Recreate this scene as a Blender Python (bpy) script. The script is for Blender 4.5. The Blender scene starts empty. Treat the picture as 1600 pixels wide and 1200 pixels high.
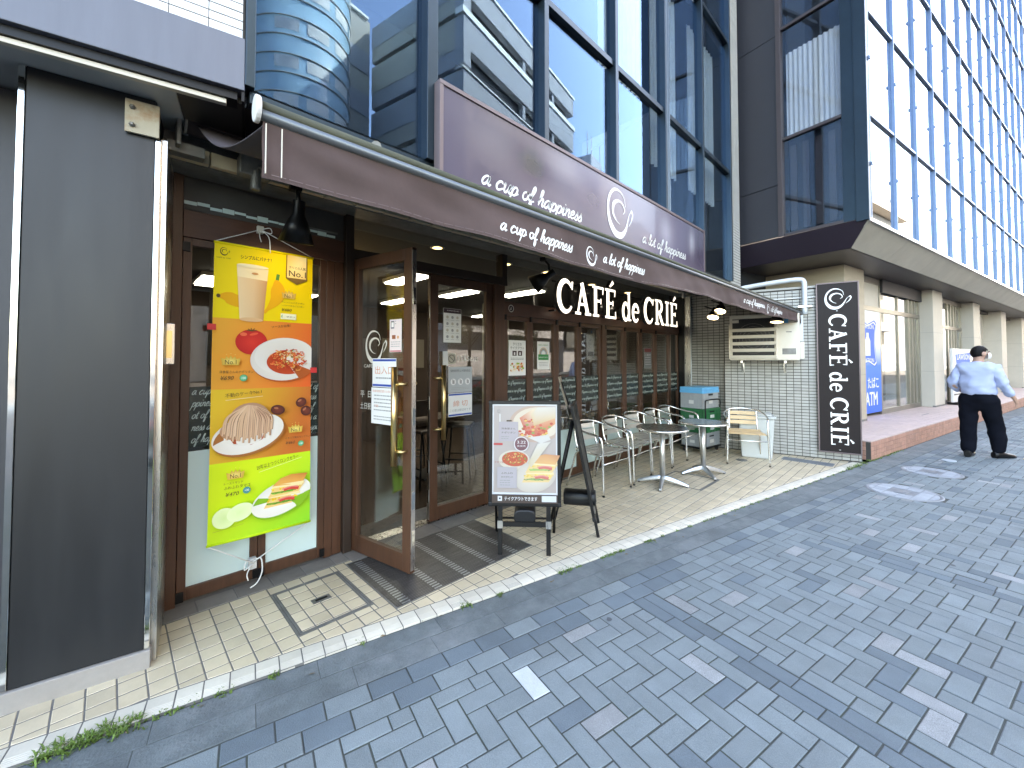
import bpy, math, random
from mathutils import Vector, Matrix
random.seed(7)
rad = math.radians
sc = bpy.context.scene
C = sc.collection

# ------------------------------------------------------------------ camera, sky, sun, exposure
YAW, PITCH = rad(45.5), rad(1.5)
F = Vector((math.cos(YAW)*math.cos(PITCH), math.sin(YAW)*math.cos(PITCH), math.sin(PITCH)))
Rt = Vector((math.sin(YAW), -math.cos(YAW), 0.0))
Up = Rt.cross(F)
cam = bpy.data.cameras.new('camera')
camo = bpy.data.objects.new('camera', cam); C.objects.link(camo)
camo.matrix_world = Matrix(((Rt.x, Up.x, -F.x, 0), (Rt.y, Up.y, -F.y, 0), (Rt.z, Up.z, -F.z, 1.5), (0, 0, 0, 1)))
cam.sensor_width = 36.0
cam.lens = 639.0/1600*36
cam.shift_y = -54.7/1600
cam.clip_start = 0.05
cam.clip_end = 1500
sc.camera = camo

SUN_HEAD, SUN_EL = 28.0, 48.0
w = bpy.data.worlds.new('World'); sc.world = w; w.use_nodes = True
nt = w.node_tree
bg = nt.nodes['Background']
sky = nt.nodes.new('ShaderNodeTexSky'); sky.sky_type = 'NISHITA'; sky.sun_disc = False
sky.sun_elevation = rad(SUN_EL); sky.sun_rotation = rad(90-SUN_HEAD)
sky.air_density = 1.0; sky.dust_density = 1.6; sky.ozone_density = 1.0
nt.links.new(sky.outputs[0], bg.inputs[0]); bg.inputs[1].default_value = 0.15
sun = bpy.data.lights.new('sun', 'SUN'); sun.energy = 3.2; sun.angle = rad(0.53); sun.color = (1.0, 0.95, 0.87)
suno = bpy.data.objects.new('sun', sun); C.objects.link(suno)
sd = Vector((math.cos(rad(SUN_HEAD))*math.cos(rad(SUN_EL)), math.sin(rad(SUN_HEAD))*math.cos(rad(SUN_EL)), math.sin(rad(SUN_EL))))
suno.rotation_euler = sd.to_track_quat('Z', 'Y').to_euler()
sc.view_settings.view_transform = 'Standard'
sc.view_settings.look = 'None'
sc.view_settings.gamma = 1.0
sc.view_settings.use_curve_mapping = False
sc.view_settings.exposure = 3.8
sc.view_settings.use_white_balance = True      # the camera's white balance: open shade
sc.view_settings.white_balance_temperature = 8200
sc.view_settings.white_balance_tint = 12
sc.render.engine = 'CYCLES'
sc.cycles.max_bounces = 10
sc.cycles.transparent_max_bounces = 16
sc.cycles.caustics_reflective = False
sc.cycles.caustics_refractive = False
sc.cycles.use_denoising = True

# ------------------------------------------------------------------ materials
def lin(c):
    return tuple((x/12.92 if x <= 0.04045 else ((x+0.055)/1.055)**2.4) for x in c)
def hexc(h):
    return lin(tuple(int(h[i:i+2], 16)/255 for i in (0, 2, 4)))
MATS = {}
def mat(name, col, rough=0.6, metal=0.0, var=0.0, scale=8.0, bump=0.0, bscale=60.0, island=0.0, stain=0.0, stain_scale=1.5,
        stain_col=(0.1, 0.09, 0.08), stretch=(1, 1, 1), emit=None, spec=0.5, speck=0.0, rvar=0.0, coat=0.0):
    m = bpy.data.materials.new(name); m.use_nodes = True
    N, L = m.node_tree.nodes, m.node_tree.links
    b = N['Principled BSDF']
    b.inputs['Base Color'].default_value = (*col, 1); b.inputs['Roughness'].default_value = rough
    b.inputs['Metallic'].default_value = metal; b.inputs['Specular IOR Level'].default_value = spec
    if coat: b.inputs['Coat Weight'].default_value = coat
    cur = None
    tc = N.new('ShaderNodeTexCoord'); mp = N.new('ShaderNodeMapping'); mp.inputs['Scale'].default_value = stretch
    oi = N.new('ShaderNodeObjectInfo')
    ad = N.new('ShaderNodeVectorMath'); ad.operation = 'ADD'
    mu = N.new('ShaderNodeMath'); mu.operation = 'MULTIPLY'; mu.inputs[1].default_value = 37.0
    L.new(oi.outputs['Random'], mu.inputs[0]); L.new(tc.outputs['Object'], ad.inputs[0]); L.new(mu.outputs[0], ad.inputs[1])
    L.new(ad.outputs[0], mp.inputs['Vector'])
    def val_mult(fac_sock, lo, hi):
        nonlocal cur
        mr = N.new('ShaderNodeMapRange'); mr.inputs['To Min'].default_value = lo; mr.inputs['To Max'].default_value = hi
        L.new(fac_sock, mr.inputs['Value'])
        mx = N.new('ShaderNodeMix'); mx.data_type = 'RGBA'; mx.blend_type = 'MULTIPLY'; mx.inputs['Factor'].default_value = 1
        if cur is None: mx.inputs['A'].default_value = (*col, 1)
        else: L.new(cur, mx.inputs['A'])
        L.new(mr.outputs[0], mx.inputs['B']); cur = mx.outputs['Result']
    if var:
        n = N.new('ShaderNodeTexNoise'); n.inputs['Scale'].default_value = scale; n.inputs['Detail'].default_value = 6
        n.inputs['Roughness'].default_value = 0.65
        L.new(mp.outputs[0], n.inputs['Vector']); val_mult(n.outputs['Fac'], 1-var*1.6, 1+var*1.6)
        if rvar:
            mr = N.new('ShaderNodeMapRange'); mr.inputs['To Min'].default_value = rough-rvar; mr.inputs['To Max'].default_value = rough+rvar
            L.new(n.outputs['Fac'], mr.inputs['Value']); L.new(mr.outputs[0], b.inputs['Roughness'])
    if speck:
        n = N.new('ShaderNodeTexNoise'); n.inputs['Scale'].default_value = 420; n.inputs['Detail'].default_value = 2
        L.new(mp.outputs[0], n.inputs['Vector']); val_mult(n.outputs['Fac'], 1-speck*2, 1+speck*2)
    if island:
        g = N.new('ShaderNodeNewGeometry')
        a2 = N.new('ShaderNodeMath'); a2.operation = 'ADD'; L.new(g.outputs['Random Per Island'], a2.inputs[0]); L.new(oi.outputs['Random'], a2.inputs[1])
        fr = N.new('ShaderNodeMath'); fr.operation = 'FRACT'; L.new(a2.outputs[0], fr.inputs[0])
        val_mult(fr.outputs[0], 1-island, 1+island)
    if stain:
        n = N.new('ShaderNodeTexNoise'); n.inputs['Scale'].default_value = stain_scale; n.inputs['Detail'].default_value = 8
        n.inputs['Roughness'].default_value = 0.7
        g2 = N.new('ShaderNodeNewGeometry'); L.new(g2.outputs['Position'], n.inputs['Vector'])
        mr = N.new('ShaderNodeMapRange'); mr.inputs['From Min'].default_value = 0.48; mr.inputs['From Max'].default_value = 0.75
        mr.inputs['To Max'].default_value = stain; L.new(n.outputs['Fac'], mr.inputs['Value'])
        mx = N.new('ShaderNodeMix'); mx.data_type = 'RGBA'; L.new(mr.outputs[0], mx.inputs['Factor'])
        if cur is None: mx.inputs['A'].default_value = (*col, 1)
        else: L.new(cur, mx.inputs['A'])
        mx.inputs['B'].default_value = (*stain_col, 1); cur = mx.outputs['Result']
    if cur is not None: L.new(cur, b.inputs['Base Color'])
    if bump:
        n = N.new('ShaderNodeTexNoise'); n.inputs['Scale'].default_value = bscale; n.inputs['Detail'].default_value = 5
        L.new(mp.outputs[0], n.inputs['Vector'])
        bp = N.new('ShaderNodeBump'); bp.inputs['Strength'].default_value = bump; bp.inputs['Distance'].default_value = 0.01
        L.new(n.outputs['Fac'], bp.inputs['Height']); L.new(bp.outputs[0], b.inputs['Normal'])
    if emit:
        b.inputs['Emission Color'].default_value = (*emit[0], 1); b.inputs['Emission Strength'].default_value = emit[1]
    MATS[name] = m
    return m
def glass(name, f0=0.05, tint=(0.9, 0.93, 0.92), gloss=(1, 1, 1), rough=0.0, power=5.0, wav=0.0, wsc=0.6):
    """thin glazing: angle-dependent mirror over a tinted see-through layer"""
    m = bpy.data.materials.new(name); m.use_nodes = True
    N, L = m.node_tree.nodes, m.node_tree.links
    N.remove(N['Principled BSDF']); out = N['Material Output']
    lw = N.new('ShaderNodeLayerWeight'); lw.inputs['Blend'].default_value = 0.5
    pw = N.new('ShaderNodeMath'); pw.operation = 'POWER'; pw.inputs[1].default_value = power; L.new(lw.outputs['Facing'], pw.inputs[0])
    ma = N.new('ShaderNodeMath'); ma.operation = 'MULTIPLY_ADD'; ma.inputs[1].default_value = 1-f0; ma.inputs[2].default_value = f0
    L.new(pw.outputs[0], ma.inputs[0])
    tr = N.new('ShaderNodeBsdfTransparent'); tr.inputs[0].default_value = (*tint, 1)
    gl = N.new('ShaderNodeBsdfGlossy'); gl.inputs[0].default_value = (*gloss, 1); gl.inputs['Roughness'].default_value = rough
    mx = N.new('ShaderNodeMixShader'); L.new(ma.outputs[0], mx.inputs[0]); L.new(tr.outputs[0], mx.inputs[1]); L.new(gl.outputs[0], mx.inputs[2])
    L.new(mx.outputs[0], out.inputs[0])
    if wav:
        tc = N.new('ShaderNodeNewGeometry')
        n = N.new('ShaderNodeTexNoise'); n.inputs['Scale'].default_value = wsc; n.inputs['Detail'].default_value = 1
        L.new(tc.outputs['Position'], n.inputs['Vector'])
        bp = N.new('ShaderNodeBump'); bp.inputs['Strength'].default_value = wav; bp.inputs['Distance'].default_value = 0.05
        L.new(n.outputs['Fac'], bp.inputs['Height']); L.new(bp.outputs[0], gl.inputs['Normal'])
    MATS[name] = m
    return m
def printmat(name, rough=0.5, translucent=0.0, emit=0.0, coat=0.0, dim=1.0):
    m = bpy.data.materials.new(name); m.use_nodes = True
    N, L = m.node_tree.nodes, m.node_tree.links
    b = N['Principled BSDF']; a = N.new('ShaderNodeAttribute'); a.attribute_name = 'Col'
    vm = N.new('ShaderNodeVectorMath'); vm.operation = 'SCALE'; vm.inputs['Scale'].default_value = dim
    L.new(a.outputs['Color'], vm.inputs[0]); L.new(vm.outputs[0], b.inputs['Base Color']); b.inputs['Roughness'].default_value = rough
    if emit:
        L.new(a.outputs['Color'], b.inputs['Emission Color']); b.inputs['Emission Strength'].default_value = emit
    if coat: b.inputs['Coat Weight'].default_value = coat; b.inputs['Coat Roughness'].default_value = 0.05
    MATS[name] = m
    return m

M_pave = mat('paver_concrete', (0.158, 0.192, 0.203), 0.85, var=0.2, scale=4, bump=0.35, bscale=180, island=0.09, speck=0.25, stain=0.45, stain_scale=1.1, stain_col=(0.09, 0.1, 0.11))
M_pave_d = mat('paver_dark', (0.105, 0.135, 0.155), 0.85, var=0.16, scale=5, bump=0.35, bscale=180, island=0.12, speck=0.2)
M_pave_l = mat('paver_light_granite', (0.225, 0.24, 0.245), 0.85, var=0.2, scale=9, bump=0.3, bscale=180, island=0.15, speck=0.4)
M_pave_w = mat('paver_white', (0.42, 0.46, 0.49), 0.8, var=0.16, scale=6, bump=0.2, speck=0.15)
M_joint = mat('sand_joint', (0.045, 0.052, 0.05), 0.95, var=0.3, scale=12, stain=0.5, stain_scale=3, stain_col=(0.05, 0.07, 0.03))
M_edge = mat('edging_concrete', (0.105, 0.125, 0.13), 0.9, var=0.35, scale=6, bump=0.5, bscale=90, island=0.08, speck=0.25, stain=0.5, stain_scale=2.5, stain_col=(0.27, 0.29, 0.3))
M_tile = mat('cream_floor_tile', (0.55, 0.465, 0.325), 0.45, var=0.12, scale=7, island=0.12, bump=0.08, bscale=60, stain=0.35, stain_scale=1.3, stain_col=(0.4, 0.31, 0.2), rvar=0.12)
M_nose = mat('ribbed_edge_tile', (0.58, 0.54, 0.45), 0.5, var=0.12, scale=7, island=0.08, bump=0.08, stain=0.25, stain_scale=2, stain_col=(0.3, 0.27, 0.22))
M_grout = mat('dark_grout', (0.14, 0.135, 0.125), 0.95, var=0.3, scale=20)
M_tilegrey = mat('threshold_stone', (0.19, 0.175, 0.155), 0.8, var=0.25, scale=5, island=0.12, stain=0.4, stain_scale=3)
M_plinth = mat('plinth_stone', (0.28, 0.255, 0.23), 0.75, var=0.2, scale=4, bump=0.15, stain=0.5, stain_scale=3.5, stain_col=(0.2, 0.2, 0.19))
M_pillar = mat('charcoal_metal_panel', (0.02, 0.021, 0.023), 0.42, metal=0.3, var=0.2, scale=1.6, stretch=(4, 4, 0.5), rvar=0.16, spec=0.5)
M_steel = mat('brushed_steel', (0.55, 0.53, 0.5), 0.28, metal=1.0, var=0.12, scale=4, stretch=(8, 8, 0.7), rvar=0.08)
M_mirror = mat('polished_steel', (0.75, 0.74, 0.7), 0.07, metal=1.0, var=0.08, scale=3)
M_wood = mat('brown_wood', (0.078, 0.033, 0.017), 0.42, var=0.35, scale=3.5, stretch=(9, 9, 0.8), bump=0.12, bscale=30, rvar=0.1)
M_woodh = mat('brown_wood_header', (0.085, 0.035, 0.02), 0.42, var=0.35, scale=3.5, stretch=(0.8, 9, 9), bump=0.12, bscale=30, rvar=0.1)
M_darkwood = mat('dark_wood', (0.03, 0.018, 0.012), 0.45, var=0.3, scale=3)
M_black = mat('black_metal', (0.004, 0.004, 0.0045), 0.4, spec=0.3, var=0.2)
M_blackpl = mat('black_plastic', (0.007, 0.0075, 0.009), 0.42, spec=0.35, var=0.2, scale=12)
M_alu = mat('polished_aluminium', (0.8, 0.8, 0.78), 0.24, metal=1.0, var=0.12, scale=9, rvar=0.06)
M_alud = mat('aluminium_slat', (0.66, 0.66, 0.63), 0.4, metal=1.0, var=0.12, scale=14, rvar=0.08)
M_slatw = mat('pale_wood_slat', (0.62, 0.44, 0.24), 0.45, var=0.25, scale=5, stretch=(1, 9, 9))
M_castalu = mat('cast_aluminium', (0.42, 0.44, 0.46), 0.35, metal=0.9, var=0.15, scale=10)
M_brass = mat('brushed_brass', (0.72, 0.55, 0.27), 0.28, metal=1.0, var=0.1, scale=5)
M_wallt = mat('glazed_wall_tile', (0.36, 0.355, 0.325), 0.35, var=0.1, scale=9, island=0.1, stain=0.3, stain_scale=1.6, stain_col=(0.33, 0.31, 0.28))
M_wallg = mat('wall_grout', (0.055, 0.05, 0.045), 0.95, var=0.2)
M_coltile = mat('ribbed_column_tile', (0.52, 0.53, 0.5), 0.45, island=0.06, var=0.06)
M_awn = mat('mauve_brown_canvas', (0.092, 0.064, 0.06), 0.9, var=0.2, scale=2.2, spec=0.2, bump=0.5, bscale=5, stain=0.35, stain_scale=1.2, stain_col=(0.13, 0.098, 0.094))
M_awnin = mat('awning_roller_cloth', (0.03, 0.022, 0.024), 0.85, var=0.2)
M_bar = mat('weathered_grey_bar', (0.13, 0.14, 0.15), 0.4, metal=0.5, var=0.25, scale=3, stretch=(1, 8, 8))
M_moss = mat('mossy_bar', (0.07, 0.07, 0.045), 0.75, metal=0.1, var=0.4, scale=4, stain=0.7, stain_scale=2.5, stain_col=(0.05, 0.065, 0.025))
M_white = mat('white_plastic', (0.62, 0.62, 0.6), 0.35, var=0.05)
M_cream = mat('cream_painted_metal', (0.62, 0.58, 0.49), 0.4, var=0.07, scale=4, stain=0.3, stain_scale=4, stain_col=(0.45, 0.38, 0.28))
M_rust = mat('rusty_plate', (0.42, 0.38, 0.29), 0.7, var=0.15, scale=9, stain=0.95, stain_scale=9, stain_col=(0.3, 0.13, 0.04))
M_lint = mat('cream_lintel_brick', (0.55, 0.47, 0.33), 0.6, var=0.12, island=0.1)
M_dirty = mat('dirty_grey_metal', (0.2, 0.2, 0.19), 0.55, metal=0.5, var=0.35, scale=10, stain=0.6, stain_scale=8, stain_col=(0.1, 0.08, 0.06))
M_fascia = mat('blue_grey_fascia', (0.115, 0.125, 0.155), 0.45, var=0.12, scale=2.2, stretch=(5, 5, 0.5), stain=0.3, stain_scale=2, stain_col=(0.11, 0.12, 0.15))
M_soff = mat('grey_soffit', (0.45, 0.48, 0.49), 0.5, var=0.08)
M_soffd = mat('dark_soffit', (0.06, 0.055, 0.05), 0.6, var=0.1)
M_creamtrim = mat('cream_trim', (0.6, 0.56, 0.47), 0.4)
M_whitetile = mat('white_facade_tile', (0.72, 0.73, 0.72), 0.35, island=0.04, var=0.04)
M_mull = mat('dark_blue_mullion', (0.03, 0.048, 0.062), 0.3, metal=0.6, var=0.1)
M_mullb = mat('blue_bank_mullion', (0.14, 0.22, 0.36), 0.35, metal=0.4, var=0.1)
M_mullt = mat('pale_blue_transom', (0.4, 0.48, 0.6), 0.35, metal=0.4)
M_bankdk = mat('bank_side_panel', (0.021, 0.022, 0.028), 0.5, var=0.14, scale=1.5, bump=0.03)
M_bankfr = mat('bank_brown_frame', (0.07, 0.055, 0.055), 0.4, metal=0.3)
M_bevel = mat('bronze_soffit_bevel', (0.46, 0.43, 0.36), 0.45, metal=0.1, var=0.18, scale=2)
M_stone = mat('travertine_column', (0.42, 0.365, 0.28), 0.55, var=0.14, scale=2.5, stretch=(1, 1, 3), stain=0.3, stain_scale=1.5, stain_col=(0.4, 0.33, 0.24))
M_stonew = mat('pale_stone_column', (0.5, 0.465, 0.4), 0.55, var=0.08, scale=2.5)
M_brick = mat('step_brick', (0.4, 0.21, 0.15), 0.6, var=0.12, island=0.12, scale=9)
M_brickt = mat('pink_step_paver', (0.5, 0.38, 0.34), 0.6, var=0.1, island=0.06, scale=9)
M_doorfr = mat('bronze_door_frame', (0.26, 0.24, 0.2), 0.35, metal=0.7, var=0.1)
M_curt = mat('white_curtain', (0.62, 0.62, 0.6), 0.9, var=0.08)
M_inner = mat('interior_wall', (0.07, 0.048, 0.035), 0.8, var=0.2, scale=1)
M_innerl = mat('interior_pale_wall', (0.24, 0.21, 0.16), 0.8, var=0.1, scale=1)
M_ceil = mat('interior_ceiling', (0.12, 0.112, 0.1), 0.85)
M_floor = mat('interior_floor', (0.05, 0.035, 0.026), 0.25, var=0.3, scale=3)
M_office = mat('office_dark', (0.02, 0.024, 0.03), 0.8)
M_lamp = mat('fluorescent_diffuser', (0.9, 0.9, 0.9), 0.5, emit=((0.95, 1.0, 0.97), 1.9))
M_warm = mat('warm_lamp', (0.9, 0.8, 0.6), 0.5, emit=((1.0, 0.72, 0.36), 0.55))
M_spot = mat('spot_lamp_face', (0.9, 0.85, 0.7), 0.5, emit=((1.0, 0.84, 0.55), 1.2))
M_letter = mat('lit_letter_face', (0.9, 0.9, 0.9), 0.4, emit=((1.0, 0.99, 0.96), 0.22))
M_lside = mat('letter_side', (0.02, 0.02, 0.02), 0.5)
M_signfr = mat('mauve_sign_frame', (0.16, 0.12, 0.12), 0.4, metal=0.2, var=0.08)
M_vsign = mat('dark_brown_sign', (0.009, 0.0045, 0.005), 0.5, var=0.06, spec=0.25)
M_vlet = mat('white_sign_letter', (0.85, 0.85, 0.82), 0.5, emit=((1, 1, 1), 0.012))
M_asph = mat('asphalt', (0.05, 0.05, 0.052), 0.9, var=0.2, scale=3, bump=0.3, bscale=90)
M_oppA = mat('opposite_grey_concrete', (0.33, 0.34, 0.38), 0.8, var=0.06, scale=0.4)
M_oppB = mat('opposite_beige_concrete', (0.42, 0.39, 0.35), 0.8, var=0.06, scale=0.4)
M_oppW = mat('opposite_white_ledge', (0.8, 0.8, 0.78), 0.7)
M_oppD = mat('opposite_dark_opening', (0.02, 0.025, 0.03), 0.5)
M_cylg = mat('stair_tower_glass', (0.36, 0.56, 0.68), 0.15, var=0.1, scale=0.5, stretch=(1, 1, 1))
M_leaf = mat('leaf', (0.05, 0.09, 0.025), 0.6, var=0.3, island=0.4)
M_bark = mat('bark', (0.09, 0.065, 0.045), 0.9, var=0.3, bump=0.4)
M_flower = mat('azalea_red', (0.5, 0.03, 0.03), 0.6, island=0.3)
M_grass = mat('weed_green', (0.10, 0.17, 0.03), 0.6, island=0.4)
M_manh = mat('manhole_cast_iron', (0.2, 0.22, 0.24), 0.5, metal=0.4, var=0.2, scale=12)
M_inlay = mat('manhole_inlay', (0.28, 0.31, 0.34), 0.75, var=0.15, island=0.1, speck=0.2)
M_strip = mat('dark_rubber', (0.025, 0.025, 0.025), 0.6, var=0.2)
M_mat = mat('grating_steel', (0.13, 0.125, 0.12), 0.4, metal=0.6, var=0.4, scale=6)
M_matl = mat('grating_bright_steel', (0.34, 0.36, 0.36), 0.35, metal=0.7, var=0.2)
M_blue = mat('blue_crate_lid', (0.1, 0.42, 0.72), 0.4, var=0.06)
M_clear = mat('grey_crate', (0.33, 0.35, 0.36), 0.4, var=0.1, scale=5)
M_green = mat('green_crate', (0.01, 0.13, 0.045), 0.45, var=0.12, scale=5)
M_binm = mat('translucent_grey_bin', (0.52, 0.54, 0.52), 0.45, var=0.08, scale=3, stain=0.25, stain_scale=4, stain_col=(0.35, 0.34, 0.3))
M_pipe = mat('grey_white_pipe', (0.56, 0.6, 0.62), 0.5, var=0.08, scale=6)
M_skin = mat('skin', (0.45, 0.27, 0.2), 0.55)
M_shirt = mat('pale_blue_shirt', (0.36, 0.42, 0.6), 0.8, var=0.05, scale=6, bump=0.25, bscale=14)
M_trous = mat('dark_trousers', (0.004, 0.005, 0.009), 0.9, spec=0.1, var=0.15, bump=0.2, bscale=20)
M_hair = mat('black_hair', (0.003, 0.0025, 0.0025), 0.6, spec=0.2, bump=0.5, bscale=120)
M_cord = mat('white_cord', (0.75, 0.75, 0.72), 0.7)
M_red = mat('red_tape', (0.65, 0.03, 0.03), 0.5)
M_banktop = mat('bank_pale_panel', (0.55, 0.52, 0.45), 0.5, var=0.05)
P_matte = printmat('printed_matte', 0.55)
P_gloss = printmat('printed_gloss', 0.4, coat=0.2, dim=0.62)
P_lit = printmat('backlit_print', 0.4, emit=0.35)
P_sign = printmat('fascia_print', 0.25, coat=0.2)
P_cloth = printmat('banner_print', 0.75, emit=0.0)
G_clear = glass('clear_glass', 0.07, (0.93, 0.95, 0.94))
G_curt = glass('curtain_wall_glass', 0.072, (0.78, 0.83, 0.86), (0.5, 0.74, 1.0), wav=0.012, wsc=0.5)
G_bank = glass('bank_mirror_glass', 0.17, (0.25, 0.3, 0.35), (0.93, 0.97, 1.0), power=3.2, wav=0.02, wsc=0.7)
G_bankd = glass('bank_side_glass', 0.06, (0.85, 0.87, 0.9))
G_film = glass('dark_window_film', 0.05, (0.25, 0.28, 0.27))
def frosted():
    m = bpy.data.materials.new('frosted_film'); m.use_nodes = True
    N, L = m.node_tree.nodes, m.node_tree.links
    b = N['Principled BSDF']; b.inputs['Base Color'].default_value = (0.72, 0.88, 0.85, 1); b.inputs['Roughness'].default_value = 0.35
    tr = N.new('ShaderNodeBsdfTransparent'); tr.inputs[0].default_value = (0.85, 0.95, 0.95, 1)
    mx = N.new('ShaderNodeMixShader'); mx.inputs[0].default_value = 0.8
    L.new(tr.outputs[0], mx.inputs[1]); L.new(b.outputs[0], mx.inputs[2]); L.new(mx.outputs[0], N['Material Output'].inputs[0])
    return m
M_frost = frosted()

# ------------------------------------------------------------------ objects and meshes
def tag(o, label=None, cat=None, group=None, kind=None):
    if label: o['label'] = label
    if cat: o['category'] = cat
    if group: o['group'] = group
    if kind: o['kind'] = kind
    return o
def empty(name, loc=(0, 0, 0), rz=0.0, parent=None):
    o = bpy.data.objects.new(name, None); C.objects.link(o)
    o.location = loc; o.rotation_euler = (0, 0, rz); o.empty_display_size = 0.1
    if parent: o.parent = parent
    return o
def thing(name, label, cat, loc=(0, 0, 0), rz=0.0, group=None):
    return tag(empty(name, loc, rz), label, cat, group)
def frame_of(p):
    if p is None: return Matrix.Identity(4)
    m = Matrix.Translation(p.location) @ p.rotation_euler.to_matrix().to_4x4()
    return (frame_of(p.parent) @ m) if p.parent else m
class MB:
    def __init__(s): s.v = []; s.f = []; s.m = []; s.c = []; s.sm = []
    def face(s, idx, m=0, c=None, sm=False): s.f.append(tuple(idx)); s.m.append(m); s.c.append(c); s.sm.append(sm)
    def box(s, a, b, m=0, X=None, c=None):
        """box between corners a and b; X an optional matrix applied"""
        x0, y0, z0 = (min(a[i], b[i]) for i in range(3)); x1, y1, z1 = (max(a[i], b[i]) for i in range(3))
        k = len(s.v)
        for z in (z0, z1):
            for x, y in ((x0, y0), (x1, y0), (x1, y1), (x0, y1)):
                p = Vector((x, y, z)); s.v.append((X @ p) if X else p)
        for q in ((3, 2, 1, 0), (4, 5, 6, 7), (0, 1, 5, 4), (1, 2, 6, 5), (2, 3, 7, 6), (3, 0, 4, 7)):
            s.face([k+i for i in q], m, c)
        return s
    def prism(s, poly, z0, z1, m=0, X=None, msides=None):
        k = len(s.v); n = len(poly)
        area = sum(poly[i][0]*poly[(i+1) % n][1]-poly[(i+1) % n][0]*poly[i][1] for i in range(n))
        if area < 0: poly = poly[::-1]
        for z in (z0, z1):
            for x, y in poly:
                p = Vector((x, y, z)); s.v.append((X @ p) if X else p)
        s.face([k+n-1-i for i in range(n)], m); s.face([k+n+i for i in range(n)], m)
        for i in range(n):
            j = (i+1) % n; s.face((k+i, k+j, k+n+j, k+n+i), m if msides is None else msides)
        return s
    def tube(s, pts, r, n=8, m=0, cap=True, radii=None, closed=False):
        pts = [Vector(p) for p in pts]; k0 = len(s.v); N = len(pts); up = None
        for i, p in enumerate(pts):
            if closed: t = pts[(i+1) % N]-pts[i-1]
            else: t = (pts[min(i+1, N-1)]-pts[max(i-1, 0)])
            t.normalize()
            if up is None: up = Vector((0, 0, 1)) if abs(t.z) < 0.9 else Vector((1, 0, 0))
            a = t.cross(up)
            if a.length < 1e-5: a = t.orthogonal()
            a.normalize(); b = t.cross(a).normalized(); up = a.cross(t).normalized() if False else -b if b.dot(up) < 0 else b
            a = t.cross(up).normalized(); b = up
            rr = radii[i] if radii else r
            for j in range(n):
                an = 2*math.pi*j/n; s.v.append(p+a*math.cos(an)*rr+b*math.sin(an)*rr)
        R = N if closed else N-1
        for i in range(R):
            for j in range(n):
                a0 = k0+i*n; a1 = k0+((i+1) % N)*n; jj = (j+1) % n
                s.face((a0+j, a0+jj, a1+jj, a1+j), m, None, True)
        if cap and not closed:
            s.face([k0+n-1-j for j in range(n)], m); s.face([k0+(N-1)*n+j for j in range(n)], m)
        return s
    def lathe(s, prof, n=20, X=None, m=0, cap=True):
        k0 = len(s.v)
        for r, z in prof:
            for j in range(n):
                an = 2*math.pi*j/n; p = Vector((r*math.cos(an), r*math.sin(an), z)); s.v.append((X @ p) if X else p)
        for i in range(len(prof)-1):
            for j in range(n):
                jj = (j+1) % n; s.face((k0+i*n+j, k0+i*n+jj, k0+(i+1)*n+jj, k0+(i+1)*n+j), m, None, True)
        if cap:
            s.face([k0+n-1-j for j in range(n)], m); s.face([k0+(len(prof)-1)*n+j for j in range(n)], m)
        return s
    def build(s, name, mats, parent=None, world=True, bevel=0.0, label=None, local=None):
        me = bpy.data.meshes.new(name)
        X = frame_of(parent).inverted() if (parent and world) else None
        vs = [((X @ Vector(p)) if X else Vector(p)) for p in s.v]
        o = bpy.data.objects.new(name, me)
        if local is None:
            if vs and parent is None:
                xs = [v.x for v in vs]; ys = [v.y for v in vs]; zs = [v.z for v in vs]
                cc = Vector(((min(xs)+max(xs))/2, (min(ys)+max(ys))/2, min(zs)))
                vs = [v-cc for v in vs]; o.location = cc
        me.from_pydata([tuple(v) for v in vs], [], s.f)
        if not isinstance(mats, (list, tuple)): mats = [mats]
        for m in mats: me.materials.append(m)
        me.polygons.foreach_set('material_index', s.m)
        me.polygons.foreach_set('use_smooth', s.sm)
        if any(c is not None for c in s.c):
            at = me.color_attributes.new('Col', 'FLOAT_COLOR', 'CORNER')
            buf = []
            for f, c in zip(s.f, s.c):
                c = c or (0.5, 0.5, 0.5)
                if isinstance(c[0], (tuple, list)):
                    for q in c: buf += [*q, 1.0]
                else: buf += [*c, 1.0]*len(f)
            at.data.foreach_set('color', buf)
        me.update()
        C.objects.link(o)
        if parent: o.parent = parent
        if bevel:
            b = o.modifiers.new('bevel', 'BEVEL'); b.width = bevel; b.segments = 2; b.limit_method = 'ANGLE'; b.harden_normals = False
        if label: o['label'] = label
        return o
def bx(name, a, b, m, parent=None, bevel=0.0, label=None, X=None):
    return MB().box(a, b, X=X).build(name, m, parent, bevel=bevel, label=label)
def struct(o): o['kind'] = 'structure'; return o
def copy_tree(o, parent=None):
    c = o.copy(); C.objects.link(c)
    if parent: c.parent = parent
    for ch in [k for k in bpy.data.objects if k.parent == o]: copy_tree(ch, c)
    return c
def axes(O, U, V):
    """matrix whose local x,y,z run along U, V and the normal UxV, at O"""
    U = Vector(U).normalized(); V = Vector(V).normalized(); N = U.cross(V)
    return Matrix(((U.x, V.x, N.x, O[0]), (U.y, V.y, N.y, O[1]), (U.z, V.z, N.z, O[2]), (0, 0, 0, 1)))
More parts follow.
